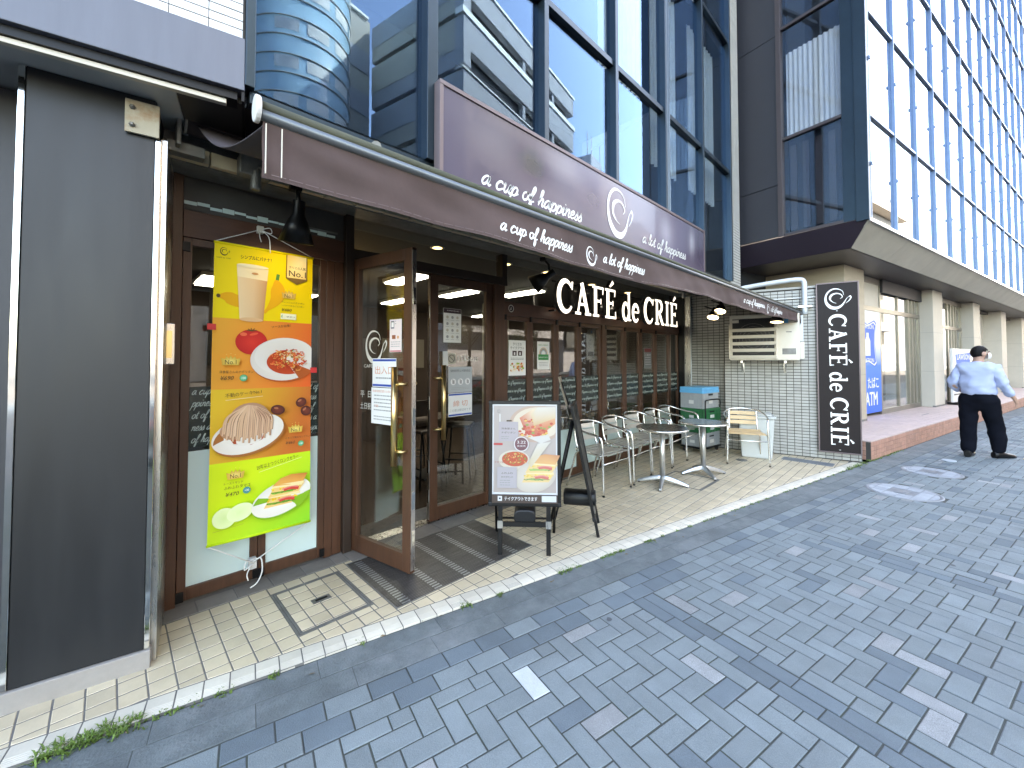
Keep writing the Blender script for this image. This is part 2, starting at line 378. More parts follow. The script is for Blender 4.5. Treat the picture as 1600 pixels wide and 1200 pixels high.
# street frame: s runs along the kerb away from the viewer, n towards the buildings
A12 = rad(-12.0)
SV = Vector((math.cos(A12), math.sin(A12), 0)); NV = Vector((-SV.y, SV.x, 0)); K0 = Vector((7.75, 0.69, 0))
ST = axes(K0, SV, NV)
def S(s, n, z=0.0): return K0+SV*s+NV*n+Vector((0, 0, z))
def to_st(x, y):
    d = Vector((x, y, 0))-K0; return d.dot(SV), d.dot(NV)
def kerb_y(x): # y of the kerb line at world x
    return K0.y+(x-K0.x)*math.tan(A12)
camp = Vector((0, 0, 1.5))
def pix(p):
    d = Vector(p)-camp; wz = d.dot(F)
    if wz < 0.05: return None
    return 800+639*d.dot(Rt)/wz, 545.3-639*d.dot(Up)/wz, wz
def onscreen(p, mg=60):
    q = pix(p); return q is not None and -mg < q[0] < 1600+mg and -mg < q[1] < 1200+mg

# ------------------------------------------------------------------ flat print: coloured layers on a plane
def catmull(pts, n=6):
    if len(pts) < 3: return [Vector(p) for p in pts]
    P = [Vector(p) for p in pts]; P = [P[0]*2-P[1]]+P+[P[-1]*2-P[-2]]; out = []
    for i in range(1, len(P)-2):
        for k in range(n):
            t = k/n
            out.append(0.5*((2*P[i])+(-P[i-1]+P[i+1])*t+(2*P[i-1]-5*P[i]+4*P[i+1]-P[i+2])*t*t+(-P[i-1]+3*P[i]-3*P[i+1]+P[i+2])*t**3))
    out.append(P[-2]); return out
TEXT = {}
def text_geo(s):
    if s in TEXT: return TEXT[s]
    cu = bpy.data.curves.new('lettering', 'FONT'); cu.body = s; cu.size = 1.0; cu.resolution_u = 2
    o = bpy.data.objects.new('lettering', cu); C.objects.link(o)
    dg = bpy.context.evaluated_depsgraph_get(); dg.update()
    me = bpy.data.meshes.new_from_object(o.evaluated_get(dg))
    vs = [(v.co.x, v.co.y) for v in me.vertices]; fs = [tuple(p.vertices) for p in me.polygons]
    bpy.data.objects.remove(o); bpy.data.curves.remove(cu); bpy.data.meshes.remove(me)
    if not vs: vs = [(0, 0), (1, 0), (0, 1)]; fs = []
    x0 = min(v[0] for v in vs); x1 = max(v[0] for v in vs); y0 = min(v[1] for v in vs); y1 = max(v[1] for v in vs)
    # orientation fix
    out = []
    for f in fs:
        a = sum(vs[f[i]][0]*vs[f[(i+1) % len(f)]][1]-vs[f[(i+1) % len(f)]][0]*vs[f[i]][1] for i in range(len(f)))
        out.append(f if a > 0 else f[::-1])
    TEXT[s] = ([((x-x0), (y-y0)) for x, y in vs], out, x1-x0, y1-y0)
    return TEXT[s]
SCRIPT = {
 'a': (1.02, [[(.74, .85), (.45, 1), (.14, .7), (.05, .25), (.28, 0), (.58, .3), (.78, .95), (.74, .25), (.88, 0), (1.08, .2)]]),
 'c': (.88, [[(.72, .75), (.6, 1), (.3, .9), (.08, .45), (.25, .03), (.55, .05), (.9, .3)]]),
 'u': (1.02, [[(.02, .7), (.2, 1), (.15, .3), (.35, 0), (.62, .3), (.8, 1), (.75, .25), (.88, 0), (1.08, .2)]]),
 'p': (.9, [[(0, .6), (.2, 1), (.12, .2), (.02, -.85)], [(.12, .45), (.4, .97), (.72, .8), (.68, .25), (.4, 0), (.15, .15)], [(.6, .1), (.95, .35)]]),
 'o': (.92, [[(.5, 1), (.15, .8), (.08, .3), (.35, 0), (.7, .25), (.74, .75), (.5, 1), (.75, .82), (1, .85)]]),
 'f': (.72, [[(0, .1), (.3, .6), (.6, 1.5), (.5, 1.95), (.3, 1.6), (.25, .4), (.2, -.7), (.35, -.85), (.45, -.3), (.4, .05), (.75, .2)]]),
 'h': (.92, [[(0, .3), (.35, 1.3), (.4, 1.9), (.2, 1.8), (.15, .8), (.12, 0)], [(.12, .2), (.4, .92), (.64, .85), (.6, .25), (.7, 0), (.95, .2)]]),
 'i': (.5, [[(0, .6), (.2, 1), (.15, .25), (.3, 0), (.55, .25)], [(.3, 1.38), (.36, 1.48)]]),
 'n': (.92, [[(.02, .7), (.2, 1), (.12, 0)], [(.12, .3), (.45, .96), (.68, .8), (.62, .25), (.74, 0), (.98, .2)]]),
 'e': (.74, [[(.05, .35), (.5, .55), (.58, .85), (.38, 1), (.12, .7), (.12, .2), (.4, 0), (.8, .25)]]),
 's': (.66, [[(0, .1), (.3, .7), (.42, 1.08), (.45, .8), (.58, .35), (.45, .04), (.2, .02), (.08, .15)], [(.5, .06), (.7, .2)]]),
 'l': (.5, [[(0, .2), (.35, 1.2), (.38, 1.85), (.2, 1.7), (.15, .3), (.3, 0), (.55, .2)]]),
 't': (.52, [[(.25, 1.6), (.15, .3), (.3, 0), (.58, .2)], [(-.05, 1.1), (.5, 1.15)]]),
 ' ': (.6, [])}
class Art:
    def __init__(s, X, m=None, step=0.00015): s.X = X; s.mb = m or MB(); s.z = 0.0; s.step = step
    def _p(s, u, v): return s.X @ Vector((u, v, s.z))
    def poly(s, pts, col, cols=None):
        s.z += s.step; k = len(s.mb.v)
        for u, v in pts: s.mb.v.append(s._p(u, v))
        s.mb.face(range(k, k+len(pts)), 0, tuple(cols) if cols else col)
    def rect(s, u0, v0, u1, v1, col, top=None):
        if top: s.poly([(u0, v0), (u1, v0), (u1, v1), (u0, v1)], None, [col, col, top, top])
        else: s.poly([(u0, v0), (u1, v0), (u1, v1), (u0, v1)], col)
    def ell(s, cu, cv, ru, rv, col, n=28, rot=0.0, edge=None):
        s.z += s.step; k = len(s.mb.v); s.mb.v.append(s._p(cu, cv))
        for i in range(n):
            a = 2*math.pi*i/n; x = math.cos(a)*ru; y = math.sin(a)*rv
            s.mb.v.append(s._p(cu+x*math.cos(rot)-y*math.sin(rot), cv+x*math.sin(rot)+y*math.cos(rot)))
        e = edge or col
        for i in range(n): s.mb.face((k, k+1+i, k+1+(i+1) % n), 0, (col, e, e))
    def ribbon(s, pts, wd, col, smooth=5, wfn=None):
        if s.mb is None: return
        P = catmull([(p[0], p[1], 0) for p in pts], smooth) if smooth else [Vector((p[0], p[1], 0)) for p in pts]
        s.z += s.step; k = len(s.mb.v); N = len(P)
        for i, p in enumerate(P):
            t = (P[min(i+1, N-1)]-P[max(i-1, 0)]); t = t.normalized() if t.length > 1e-9 else Vector((1, 0, 0))
            nn = Vector((-t.y, t.x, 0))
            ww = wfn(i/(N-1)) if wfn else (wd if not isinstance(wd, (list, tuple)) else wd[0])
            s.mb.v.append(s._p(*(p+nn*ww*0.5)[:2])); s.mb.v.append(s._p(*(p-nn*ww*0.5)[:2]))
        for i in range(N-1): s.mb.face((k+2*i, k+2*i+1, k+2*i+3, k+2*i+2), 0, col)
    def text(s, t, u, v, h, col, w=None, shear=0.0, bold=0.0, rot=0.0, anchor='l'):
        """text whose bounding box is h high (and w wide when given)"""
        vs, fs, W, H = text_geo(t)
        k1 = h/max(H, 1e-6); k2 = (w/max(W, 1e-6)) if w else k1
        if anchor == 'c': u -= W*k2/2
        ca, sa = math.cos(rot), math.sin(rot)
        for off in ((0, 0),) if not bold else ((0, 0), (bold, 0), (bold/2, bold/2)):
            s.z += s.step; k = len(s.mb.v)
            for x, y in vs:
                a = x*k2+y*k1*shear+off[0]; b = y*k1+off[1]
                s.mb.v.append(s._p(u+a*ca-b*sa, v+a*sa+b*ca))
            for f in fs: s.mb.face([k+i for i in f], 0, col)
    def script(s, t, u, v, xh, col, wd=0.16, slant=0.35, squeeze=0.8, rot=0.0, smooth=4):
        x = 0.0; ca, sa = math.cos(rot), math.sin(rot)
        for ch in t:
            adv, strokes = SCRIPT[ch]
            for st in strokes:
                pts = []
                for a, b in st:
                    X0 = (x+a)*squeeze*xh+b*xh*slant; Y0 = b*xh
                    pts.append((u+X0*ca-Y0*sa, v+X0*sa+Y0*ca))
                s.ribbon(pts, wd*xh, col, smooth, wfn=lambda q: wd*xh*(0.75+0.4*math.sin(q*math.pi)))
            x += adv
        return x*squeeze*xh
    def logo(s, cu, cv, r, col, rot=0.0):
        """the cup swirl: outer crescent with a handle tail, inner crescent"""
        ca, sa = math.cos(rot), math.sin(rot)
        def T(p): return (cu+(p[0]*ca-p[1]*sa)*r, cv+(p[0]*sa+p[1]*ca)*r)
        outer = [(.52, .38), (.38, .74), (.0, .93), (-.42, .86), (-.74, .48), (-.82, -.02), (-.66, -.52), (-.28, -.86), (.16, -.88), (.5, -.6), (.68, -.2), (.8, .12), (.98, .3)]
        s.ribbon([T(p) for p in outer], 0, col, 6, wfn=lambda q: r*(0.025+0.22*math.exp(-((q-0.60)/0.17)**2)+0.07*math.exp(-((q-0.28)/0.14)**2)+0.04*math.sin(q*math.pi)))
        tail = [(.96, .34), (1.08, .2), (.98, -.1), (.76, -.38)]
        s.ribbon([T(p) for p in tail], 0, col, 6, wfn=lambda q: r*0.13*(1-q)+r*0.02)
        inner = [(.3, .02), (.44, .2), (.28, .44), (-.06, .5), (-.4, .3), (-.46, -.08), (-.22, -.34), (.06, -.44)]
        s.ribbon([T(p) for p in inner], 0, col, 6, wfn=lambda q: r*(0.025+0.15*math.exp(-((q-0.6)/0.2)**2)+0.05*math.exp(-((q-0.25)/0.15)**2)))
    def build(s, name, m, parent=None, **k): return s.mb.build(name, m, parent, **k)

# ------------------------------------------------------------------ serif capitals for the shop name
def arc(cx, cy, rx, ry, a0, a1, n=16):
    return [(cx+rx*math.cos(rad(a0+(a1-a0)*i/n)), cy+ry*math.sin(rad(a0+(a1-a0)*i/n))) for i in range(n+1)]
def serif(ch):
    """list of (points, widths) ribbons for a unit-high slab serif letter, and its advance"""
    T, t, sf = 0.17, 0.085, 0.075
    def st(x, y0=0, y1=1): return ([(x, y0), (x, y1)], [T, T])
    def bar(x0, x1, y, w_=sf): return ([(x0, y), (x1, y)], [w_, w_])
    if ch == 'C':
        p = arc(.46, .5, .36, .46, 38, 322, 36); n = len(p)
        return [(p, [t*.9+(T*1.15-t*.9)*math.sin(math.pi*i/(n-1))**1.5 for i in range(n)]), ([(.775, .72), (.79, .97)], [.035, .075])], .9
    if ch == 'A':
        return [([(.18, .02), (.44, .98)], [t, t]), ([(.40, 1.0), (.74, .02)], [T, T]), bar(.24, .66, .33, t*.9), bar(.04, .34, sf/2), bar(.58, .92, sf/2)], .96
    if ch in 'FEÉ':
        r = [st(.24), bar(.06, .72, 1-sf/2), ([(.69, .76), (.7, .99)], [.04, .07]), bar(.24, .58, .52, t*.9), ([(.56, .43), (.56, .61)], [.045, .045])]
        if ch == 'F': r += [bar(.08, .44, sf/2)]
        else: r += [bar(.06, .76, sf/2), ([(.74, .01), (.73, .25)], [.07, .04])]
        if ch == 'É': r += [([(.36, 1.08), (.58, 1.26)], [.06, .13])]
        return r, (.78 if ch == 'F' else .84)
    if ch == 'R':
        return [st(.24), bar(.06, .5, 1-sf/2), bar(.07, .42, sf/2), (arc(.44, .74, .24, .225, 90, -90, 12), [t+(T-t)*math.sin(math.pi*i/12) for i in range(13)]),
                bar(.24, .46, .52, t*.8), ([(.42, .5), (.74, .03)], [T, T]), bar(.68, .9, sf/2)], .94
    if ch == 'I': return [st(.26), bar(.08, .44, 1-sf/2), bar(.08, .44, sf/2)], .5
    if ch == 'd':
        p = arc(.3, .33, .2, .31, 20, 340, 18); n = len(p)
        return [(p, [t*.8+(T-t)*math.sin(math.pi*i/(n-1)) for i in range(n)]), ([(.54, 0), (.54, 1.04)], [.14, .14]), bar(.4, .54, 1.0, .06), bar(.54, .7, .035, .06)], .74
    if ch == 'e':
        p = arc(.32, .33, .23, .31, 5, 320, 18); n = len(p)
        return [(p, [t*.9+(T-t)*math.sin(math.pi*i/(n-1)) for i in range(n)]), bar(.12, .54, .36, .055)], .62
    return [], .34
def serif_mesh(mb, ribbons, X, h, depth, xs=1.0, m_face=0, m_side=1):
    """extruded ribbons; X maps (u, v, outward)"""
    for q, (pts, ws) in enumerate(ribbons):
        P = [Vector((p[0]*h*xs, p[1]*h, 0)) for p in pts]; N = len(P); L_, R_ = [], []
        if N == 2: wl = list(ws)
        else: wl = [ws[min(i, len(ws)-1)] for i in range(N)]
        for i, p in enumerate(P):
            t = (P[min(i+1, N-1)]-P[max(i-1, 0)]).normalized(); nn = Vector((-t.y, t.x, 0))
            w_ = wl[i]*h/2
            sx = Vector((nn.x*(xs if abs(t.y) > abs(t.x) else 1), nn.y, 0)); L_.append(p+sx*w_); R_.append(p-sx*w_)
        zf = depth+0.0004*q; k = len(mb.v)
        for i in range(N):
            for p, z in ((L_[i], zf), (R_[i], zf), (L_[i], 0.0002*q), (R_[i], 0.0002*q)): mb.v.append(X @ Vector((p.x, p.y, z)))
        for i in range(N-1):
            a = k+4*i; b = a+4
            mb.face((a, a+1, b+1, b), m_face); mb.face((a+2, a, b, b+2), m_side); mb.face((a+1, a+3, b+3, b+1), m_side)
        mb.face((k, k+2, k+3, k+1), m_side); e = k+4*(N-1); mb.face((e+1, e+3, e+2, e), m_side)

# ------------------------------------------------------------------ ground
def clip(poly, a, b, c):
    """keep the part of poly where a*x+b*y >= c"""
    out = []
    for i in range(len(poly)):
        p, q = poly[i], poly[(i+1) % len(poly)]
        dp, dq = a*p[0]+b*p[1]-c, a*q[0]+b*q[1]-c
        if dp >= 0: out.append(p)
        if (dp >= 0) != (dq >= 0):
            t = dp/(dp-dq); out.append((p[0]+(q[0]-p[0])*t, p[1]+(q[1]-p[1])*t))
    return out
def parea(p): return abs(sum(p[i][0]*p[(i+1) % len(p)][1]-p[(i+1) % len(p)][0]*p[i][1] for i in range(len(p))))/2
def shrink(poly, d):
    n = len(poly)
    if sum(poly[i][0]*poly[(i+1) % n][1]-poly[(i+1) % n][0]*poly[i][1] for i in range(n)) < 0: poly = poly[::-1]
    r = list(poly)
    for i in range(n):
        x0, y0 = poly[i]; x1, y1 = poly[(i+1) % n]; L = math.hypot(x1-x0, y1-y0)
        if L < 1e-6: continue
        a, b = -(y1-y0)/L, (x1-x0)/L
        r = clip(r, a, b, a*x0+b*y0+d)
        if len(r) < 3: return []
    return r
def slab(mb, poly, z1, z0, ch=0.003, m=0, zr=0.0):
    """a piece with chamfered upper edges, no underside"""
    top = shrink(poly, ch)
    if len(poly) < 3: return
    n = len(poly)
    if sum(poly[i][0]*poly[(i+1) % n][1]-poly[(i+1) % n][0]*poly[i][1] for i in range(n)) < 0: poly = poly[::-1]
    dz = random.uniform(-zr, zr)
    k = len(mb.v)
    for x, y in poly: mb.v.append(Vector((x, y, z0)))
    for x, y in poly: mb.v.append(Vector((x, y, z1-ch*0.8+dz)))
    for i in range(n): j = (i+1) % n; mb.face((k+i, k+j, k+n+j, k+n+i), m)
    if len(top) == n:
        # match order: shrink keeps the rotation only for rectangles; recompute by inset of corners
        cx = sum(p[0] for p in poly)/n; cy = sum(p[1] for p in poly)/n
        tp = []
        for x, y in poly:
            b = min(top, key=lambda t: (t[0]-x)**2+(t[1]-y)**2); tp.append(b)
        k2 = len(mb.v)
        for x, y in tp: mb.v.append(Vector((x, y, z1+dz)))
        for i in range(n): j = (i+1) % n; mb.face((k+n+i, k+n+j, k2+j, k2+i), m)
        mb.face([k2+i for i in range(n)], m)
    else:
        mb.face([k+n+i for i in range(n)], m)
def lay(pieces, name, parent, mats, z1, z0, ch, zr, limit=300, X=None, stuffname=None):
    """pieces: (polygon, material index); the largest in view become parts, the rest one stuff part"""
    sc_ = []
    for q, (poly, mi) in enumerate(pieces):
        cx = sum(p[0] for p in poly)/len(poly); cy = sum(p[1] for p in poly)/len(poly)
        P = Vector((cx, cy, z1)); P = (X @ P) if X else P
        px = pix(P)
        if px is None or not (-20 < px[0] < 1620 and -20 < px[1] < 1220): w_ = 0
        else:
            w_ = parea(poly)/px[2]**2*abs((P-camp).normalized().z if X is None or abs(X[2][2]) > 0.5 else 1)
        sc_.append((w_, q))
    sc_.sort(reverse=True)
    top = set(q for w_, q in sc_[:limit] if w_ > 0)
    rest = MB(); fr = frame_of(parent).inverted(); cache = {}
    for q, (poly, mi) in enumerate(pieces):
        if q in top:
            x0 = min(p[0] for p in poly); y0 = min(p[1] for p in poly); x1 = max(p[0] for p in poly); y1 = max(p[1] for p in poly)
            isr = len(poly) == 4 and abs(parea(poly)-(x1-x0)*(y1-y0)) < 1e-7
            key = (round(x1-x0, 3), round(y1-y0, 3), mi) if isr else None
            if key and key in cache: me = cache[key]
            else:
                mb = MB(); slab(mb, [(x-x0, y-y0) for x, y in poly], z1, z0, ch, mi)
                me = bpy.data.meshes.new(name); me.from_pydata([tuple(v) for v in mb.v], [], mb.f)
                me.materials.append(mats[mi])
                if key: cache[key] = me
            o = bpy.data.objects.new(name, me); C.objects.link(o); o.parent = parent
            base = (X if X else Matrix.Identity(4)) @ Matrix.Translation((x0, y0, random.uniform(-zr, zr)))
            if zr: base = base @ Matrix.Rotation(random.uniform(-.006, .006), 4, 'X') @ Matrix.Rotation(random.uniform(-.004, .004), 4, 'Y')
            o.matrix_local = fr @ base
        else:
            k = len(rest.v); slab(rest, poly, z1, z0, ch, mi, zr)
            if X:
                for i in range(k, len(rest.v)): rest.v[i] = X @ rest.v[i]
    if rest.v:
        o = rest.build(stuffname or name, mats, parent); o['kind'] = 'stuff'
    return len(pieces)

g_ = MB().box((-400, -400, -0.5), (600, 400, -0.06)); struct(g_.build('ground', M_asph))
base = MB(); base.box((-12, -4.6, -0.05), (42, 0.0, -0.0032), X=ST)
pv = base.build('pavement', M_joint, None); struct(pv)
W_ = 0.0945
pieces = []
bands = [-5.33+1.98*i for i in range(0, 11)]
edges = [-9.0]
for b in bands: edges += [b-0.093, b+0.093]
edges += [16.5]
def rect(s0, n0, s1, n1): return [(s0, n0), (s1, n0), (s1, n1), (s0, n1)]
NTOP = -0.515
def keep(poly):
    cx = sum(p[0] for p in poly)/len(poly); cy = sum(p[1] for p in poly)/len(poly)
    P = S(cx, cy); return onscreen(P, 160)
manholes = [(6.45, 0.23, 0.33), (7.85, 0.0, 0.30)]
mh = [to_st(a, b)+(r,) for a, b, r in manholes]
gap = 0.0065
for bi in range(0, len(edges), 2):
    e0, e1 = edges[bi], edges[bi+1]
    i0 = int((e0+6.46)/W_)-2; i1 = int((e1+6.46)/W_)+2
    for i in range(i0, i1+1):
        for j in range(-48, 6):
            v = (i+j) % 4
            s0 = -6.46+i*W_; n0 = -0.88+j*W_
            if v == 0: r = (s0, n0, s0+2*W_, n0+W_)
            elif v == 2: r = (s0, n0, s0+W_, n0+2*W_)
            else: continue
            r = (max(r[0], e0), r[1], min(r[2], e1), min(r[3], NTOP))
            if r[2]-r[0] < 0.02 or r[3]-r[1] < 0.02: continue
            poly = rect(r[0]+gap/2, r[1]+gap/2, r[2]-gap/2, r[3]-gap/2)
            if not keep(poly): continue
            cc = ((r[0]+r[2])/2, (r[1]+r[3])/2)
            if any(math.hypot(cc[0]-a, cc[1]-b) < q*1.04 for a, b, q in mh): continue
            rv = random.random()
            mi = 2 if rv < 0.05 else (1 if rv > 0.94 else 0)
            if abs(cc[0]+6.32) < 0.05 and abs(cc[1]+0.68) < 0.05: mi = 3
            pieces.append((poly, mi))
for b in bands:
    for c in (0, 1):
        n = NTOP-0.03*(c % 2)-random.random()*0.09
        first = True
        while n > -5.4:
            n2 = n-0.187
            top_ = NTOP if first else n
            poly = rect(b-0.093+c*0.093+gap/2, n2+gap/2, b-0.093+(c+1)*0.093-gap/2, top_-gap/2)
            first = False; n = n2
            if not keep(poly): continue
            cc = (poly[0][0], (poly[0][1]+poly[2][1])/2)
            if any(math.hypot(cc[0]-a, cc[1]-b2) < q*1.04 for a, b2, q in mh): continue
            pieces.append((poly, 1 if random.random() < 0.75 else 0))
for row in (0, 1):
    n1 = -0.29-row*0.112; n0 = n1-0.112
    s = -9.0+row*0.09
    while s < 16.5:
        poly = rect(s+gap/2, n0+gap/2, s+0.185-gap/2, n1-gap/2); s += 0.185
        if keep(poly): pieces.append((poly, 1 if random.random() < 0.55 else 0))
lay(pieces, 'paver', pv, [M_pave, M_pave_d, M_pave_l, M_pave_w], 0.0, -0.02, 0.003, 0.0016, 300, ST)
# rough concrete edging strips between pavers and the tiled terrace
pe = []
for row, (n1, n0, L_) in enumerate([(-0.008, -0.142, 0.62), (-0.146, -0.286, 0.4)]):
    s = -9.0
    while s < 16:
        poly = rect(s+0.001, n0, s+L_-0.001, n1); s += L_
        if keep(poly): pe.append((poly, 0))
lay(pe, 'edging_slab', pv, [M_edge], 0.0, -0.02, 0.002, 0.0008, 300, ST)
# road and far kerb behind the viewer
struct(bx('road', (-60, -14.5, -0.055), (140, -4.62, -0.05), M_asph, X=ST))
struct(bx('far_pavement', (-60, -17.9, -0.05), (140, -14.5, 0.05), M_pave, X=ST))
struct(bx('bank_side_pavement', (16.52, -4.6, -0.05), (140, 0.0, -0.002), M_pave, X=ST))
# round manhole covers with paving inlay
for idx, (mx_, my_, r) in enumerate(manholes):
    lab = ['larger round manhole cover nearer the tiled terrace edge with grey paver inlay', 'round manhole cover farther along the pavement towards the walking man'][idx]
    t = thing('manhole_cover', lab, 'manhole cover', (mx_, my_, 0), A12, 'round manhole covers in the pavement')
    pr = [(r*0.9, 0.001), (r*0.905, 0.003), (r*0.985, 0.003), (r, 0.0)]
    MB().lathe([(r, -0.01)]+pr[::-1], 40, cap=True).build('rim', M_manh, t, world=False)
    mb = MB(); gsz = r*0.36
    for i in range(-3, 3):
        for j in range(-3, 3):
            x0, y0 = i*gsz, j*gsz; cc = math.hypot(x0+gsz/2, y0+gsz/2)
            poly = [(x0+.004, y0+.004), (x0+gsz-.004, y0+.004), (x0+gsz-.004, y0+gsz-.004), (x0+.004, y0+gsz-.004)]
            for a in range(24):
                an = 2*math.pi*a/24; poly = clip(poly, -math.cos(an), -math.sin(an), -r*0.88)
                if len(poly) < 3: break
            if len(poly) >= 3 and not (i in (-1, 0) and j in (-1, 0)): slab(mb, poly, 0.0055, 0.0, 0.002)
    mb.build('inlay_stones', M_inlay, t, world=False)['kind'] = 'stuff'
    MB().box((-gsz*.9, -gsz*.45, 0.001), (gsz*.9, gsz*.45, 0.0075)).build('centre_plate', M_manh, t, world=False, bevel=0.002)
for (sx, sn, ss, la) in ((1.3, -0.62, 0.08, 'small round valve lid in the pavement behind the manhole covers'), (2.4, -1.25, 0.06, 'small brass survey marker set in the pavement far right')):
    o = MB().lathe([(ss, -0.01), (ss, 0.002), (ss*.9, 0.003)], 20).build('valve_lid', M_pave_w if ss > .07 else M_brass); P = S(sx, sn); o.location = (P.x, P.y, 0.001); tag(o, la, 'valve lid')

mb = MB()
for q in range(46):
    s, n = random.uniform(-7.5, 6), random.uniform(-3.4, -.1); P = S(s, n, 0.0028); r = random.uniform(.008, .02); k = len(mb.v)
    for i in range(9): a = 6.283*i/9; rr_ = r*random.uniform(.75, 1.15); mb.v.append(P+Vector((rr_*math.cos(a), rr_*math.sin(a), 0)))
    mb.face(range(k, k+9))
tag(mb.build('gum_stains', M_strip if False else mat('trodden_gum', (.07, .08, .09), .8)), 'dark trodden gum spots scattered over the pavement', None, None, 'stuff')
mb = MB()
for q in range(70):
    s = random.uniform(-8, 4); P = S(s, random.gauss(-.03, .05), 0.004); k = len(mb.v); a = random.uniform(0, 6.28); L_ = random.uniform(.006, .018)
    d = Vector((math.cos(a), math.sin(a), 0))*L_; e = Vector((-math.sin(a), math.cos(a), 0))*L_*.35
    mb.v += [P-d, P+e+Vector((0, 0, .004)), P+d, P-e]; mb.face((k, k+1, k+2, k+3)[::-1])
tag(mb.build('leaf_litter', mat('dry_leaf', (.16, .12, .07), .8, island=.4)), 'tiny dry leaf scraps and grit lying along the kerb joint', None, None, 'stuff')
# ------------------------------------------------------------------ tiled terrace
WALLP = [(7.79, 0.70), (7.40, 2.42)]
tb = MB(); tb.prism([(-0.45, 2.43), (-0.45, 3.6), (9.0, 3.6), (9.0, 2.4), (7.80, 0.70)], -0.05, 0.0085)
terr = tb.build('terrace_floor', M_grout); struct(terr)
ZT = 0.010
tp = []
mat_r = (1.25, 2.26, 2.45, 3.0)
hatch = (0.765, 2.415, 1.165, 2.935)
hatch2 = (4.84, 1.86, 5.42, 2.40)
def in_r(cx, cy, r, m=0.0): return r[0]-m < cx < r[2]+m and r[1]-m < cy < r[3]+m
a_, b_ = NV.x, NV.y; c_ = NV.x*K0.x+NV.y*K0.y
wx, wy = WALLP[1][0]-WALLP[0][0], WALLP[1][1]-WALLP[0][1]
def cutr(polys, r):
    """remove rectangle r from each polygon"""
    out = []
    for p in polys:
        for (a, b, c) in ((-1, 0, -r[0]), (1, 0, r[2])):
            q = clip(p, a, b, c)
            if len(q) > 2: out.append(q)
        mid = clip(clip(p, 1, 0, r[0]), -1, 0, -r[2]) if len(clip(p, 1, 0, r[0])) > 2 else []
        if len(mid) > 2:
            for (a, b, c) in ((0, -1, -r[1]), (0, 1, r[3])):
                q = clip(mid, a, b, c)
                if len(q) > 2: out.append(q)
    return [q for q in out if parea(q) > 2e-4]
for i in range(-9, 80):
    for j in range(-16, 11):
        x0 = 0.35+i*0.1; y0 = 2.24+j*0.1
        poly = [(x0, y0), (x0+0.1, y0), (x0+0.1, y0+0.1), (x0, y0+0.1)]
        poly = clip(poly, a_, b_, c_+0.118)
        if len(poly) < 3: continue
        poly = clip(poly, wy*-1, wx, -wy*WALLP[0][0]+wx*WALLP[0][1]+0.0) if False else poly
        # left of the side wall line
        L_ = math.hypot(wx, wy); poly = clip(poly, -wy/L_, wx/L_, (-wy*WALLP[0][0]+wx*WALLP[0][1])/L_)
        if len(poly) < 3: continue
        poly = clip(poly, 1, 0, -0.36)
        if len(poly) < 3: continue
        ytop = 3.04 if x0 < 1.26 else (3.20 if x0 > 2.9 else 3.0)
        poly = clip(poly, 0, -1, -ytop)
        if len(poly) < 3: continue
        ps = [poly]
        for rr in (mat_r, (hatch[0]-0.012, hatch[1]-0.012, hatch[2]+0.012, hatch[3]+0.012), hatch):
            pass
        cx, cy = x0+.05, y0+.05
        if in_r(cx, cy, mat_r, 0.06): ps = cutr(ps, mat_r)
        for h_ in (hatch, hatch2):
            if in_r(cx, cy, h_, 0.07):
                o_ = (h_[0]-0.014, h_[1]-0.014, h_[2]+0.014, h_[3]+0.014)
                ins = []
                for p in ps:
                    q = p
                    for (a, b, c) in ((1, 0, h_[0]+.012), (-1, 0, -h_[2]+.012), (0, 1, h_[1]+.012), (0, -1, -h_[3]+.012)):
                        q = clip(q, a, b, c) if len(q) > 2 else []
                    if len(q) > 2: ins.append(q)
                ps = cutr(ps, o_)+ins
        for p in ps:
            p = shrink(p, 0.003)
            if len(p) > 2 and parea(p) > 3e-4 and keep([to_st(*q) for q in p]): tp.append((p, 0))
lay(tp, 'floor_tile', terr, [M_tile], ZT, 0.0, 0.0022, 0.0005, 300)
# ribbed nosing tiles along the terrace edge
no = []
mbn = MB(); s = -8.6
cnt = 0
while s < -0.02:
    s0, s1 = s+0.003, min(s+0.1, 0)-0.003; s += 0.1
    if not keep(rect(s0, 0, s1, .11)): continue
    mb = MB()
    prof = [(0.112, ZT), (0.052, ZT)]
    for q in range(4): y = 0.048-q*0.011; prof += [(y, ZT), (y-0.002, ZT-0.0012), (y-0.004, ZT-0.0012), (y-0.006, ZT)]
    prof += [(0.002, ZT-0.001), (0.0, ZT-0.006), (0.0, -0.012), (0.112, -0.012)]
    k = 0; n_ = len(prof)
    for ss in (0, s1-s0):
        for (n, z) in prof: mb.v.append(Vector((ss, n, z)))
    for i in range(n_): j = (i+1) % n_; mb.face((i, j, n_+j, n_+i))
    mb.face(list(range(n_))[::-1]); mb.face([n_+i for i in range(n_)])
    P = S(s0, 0)
    if 'nosing' not in MATS:
        o = mb.build('edge_tile', M_nose, terr, world=False, local=True); MATS['nosing'] = o
    else:
        o = MATS['nosing'].copy(); C.objects.link(o)
    X = frame_of(terr).inverted() @ Matrix.Translation(P+Vector((0, 0, random.uniform(-.0004, .0004)))) @ Matrix.Rotation(A12+random.uniform(-.004, .004), 4, 'Z')
    o.matrix_local = X; cnt += 1
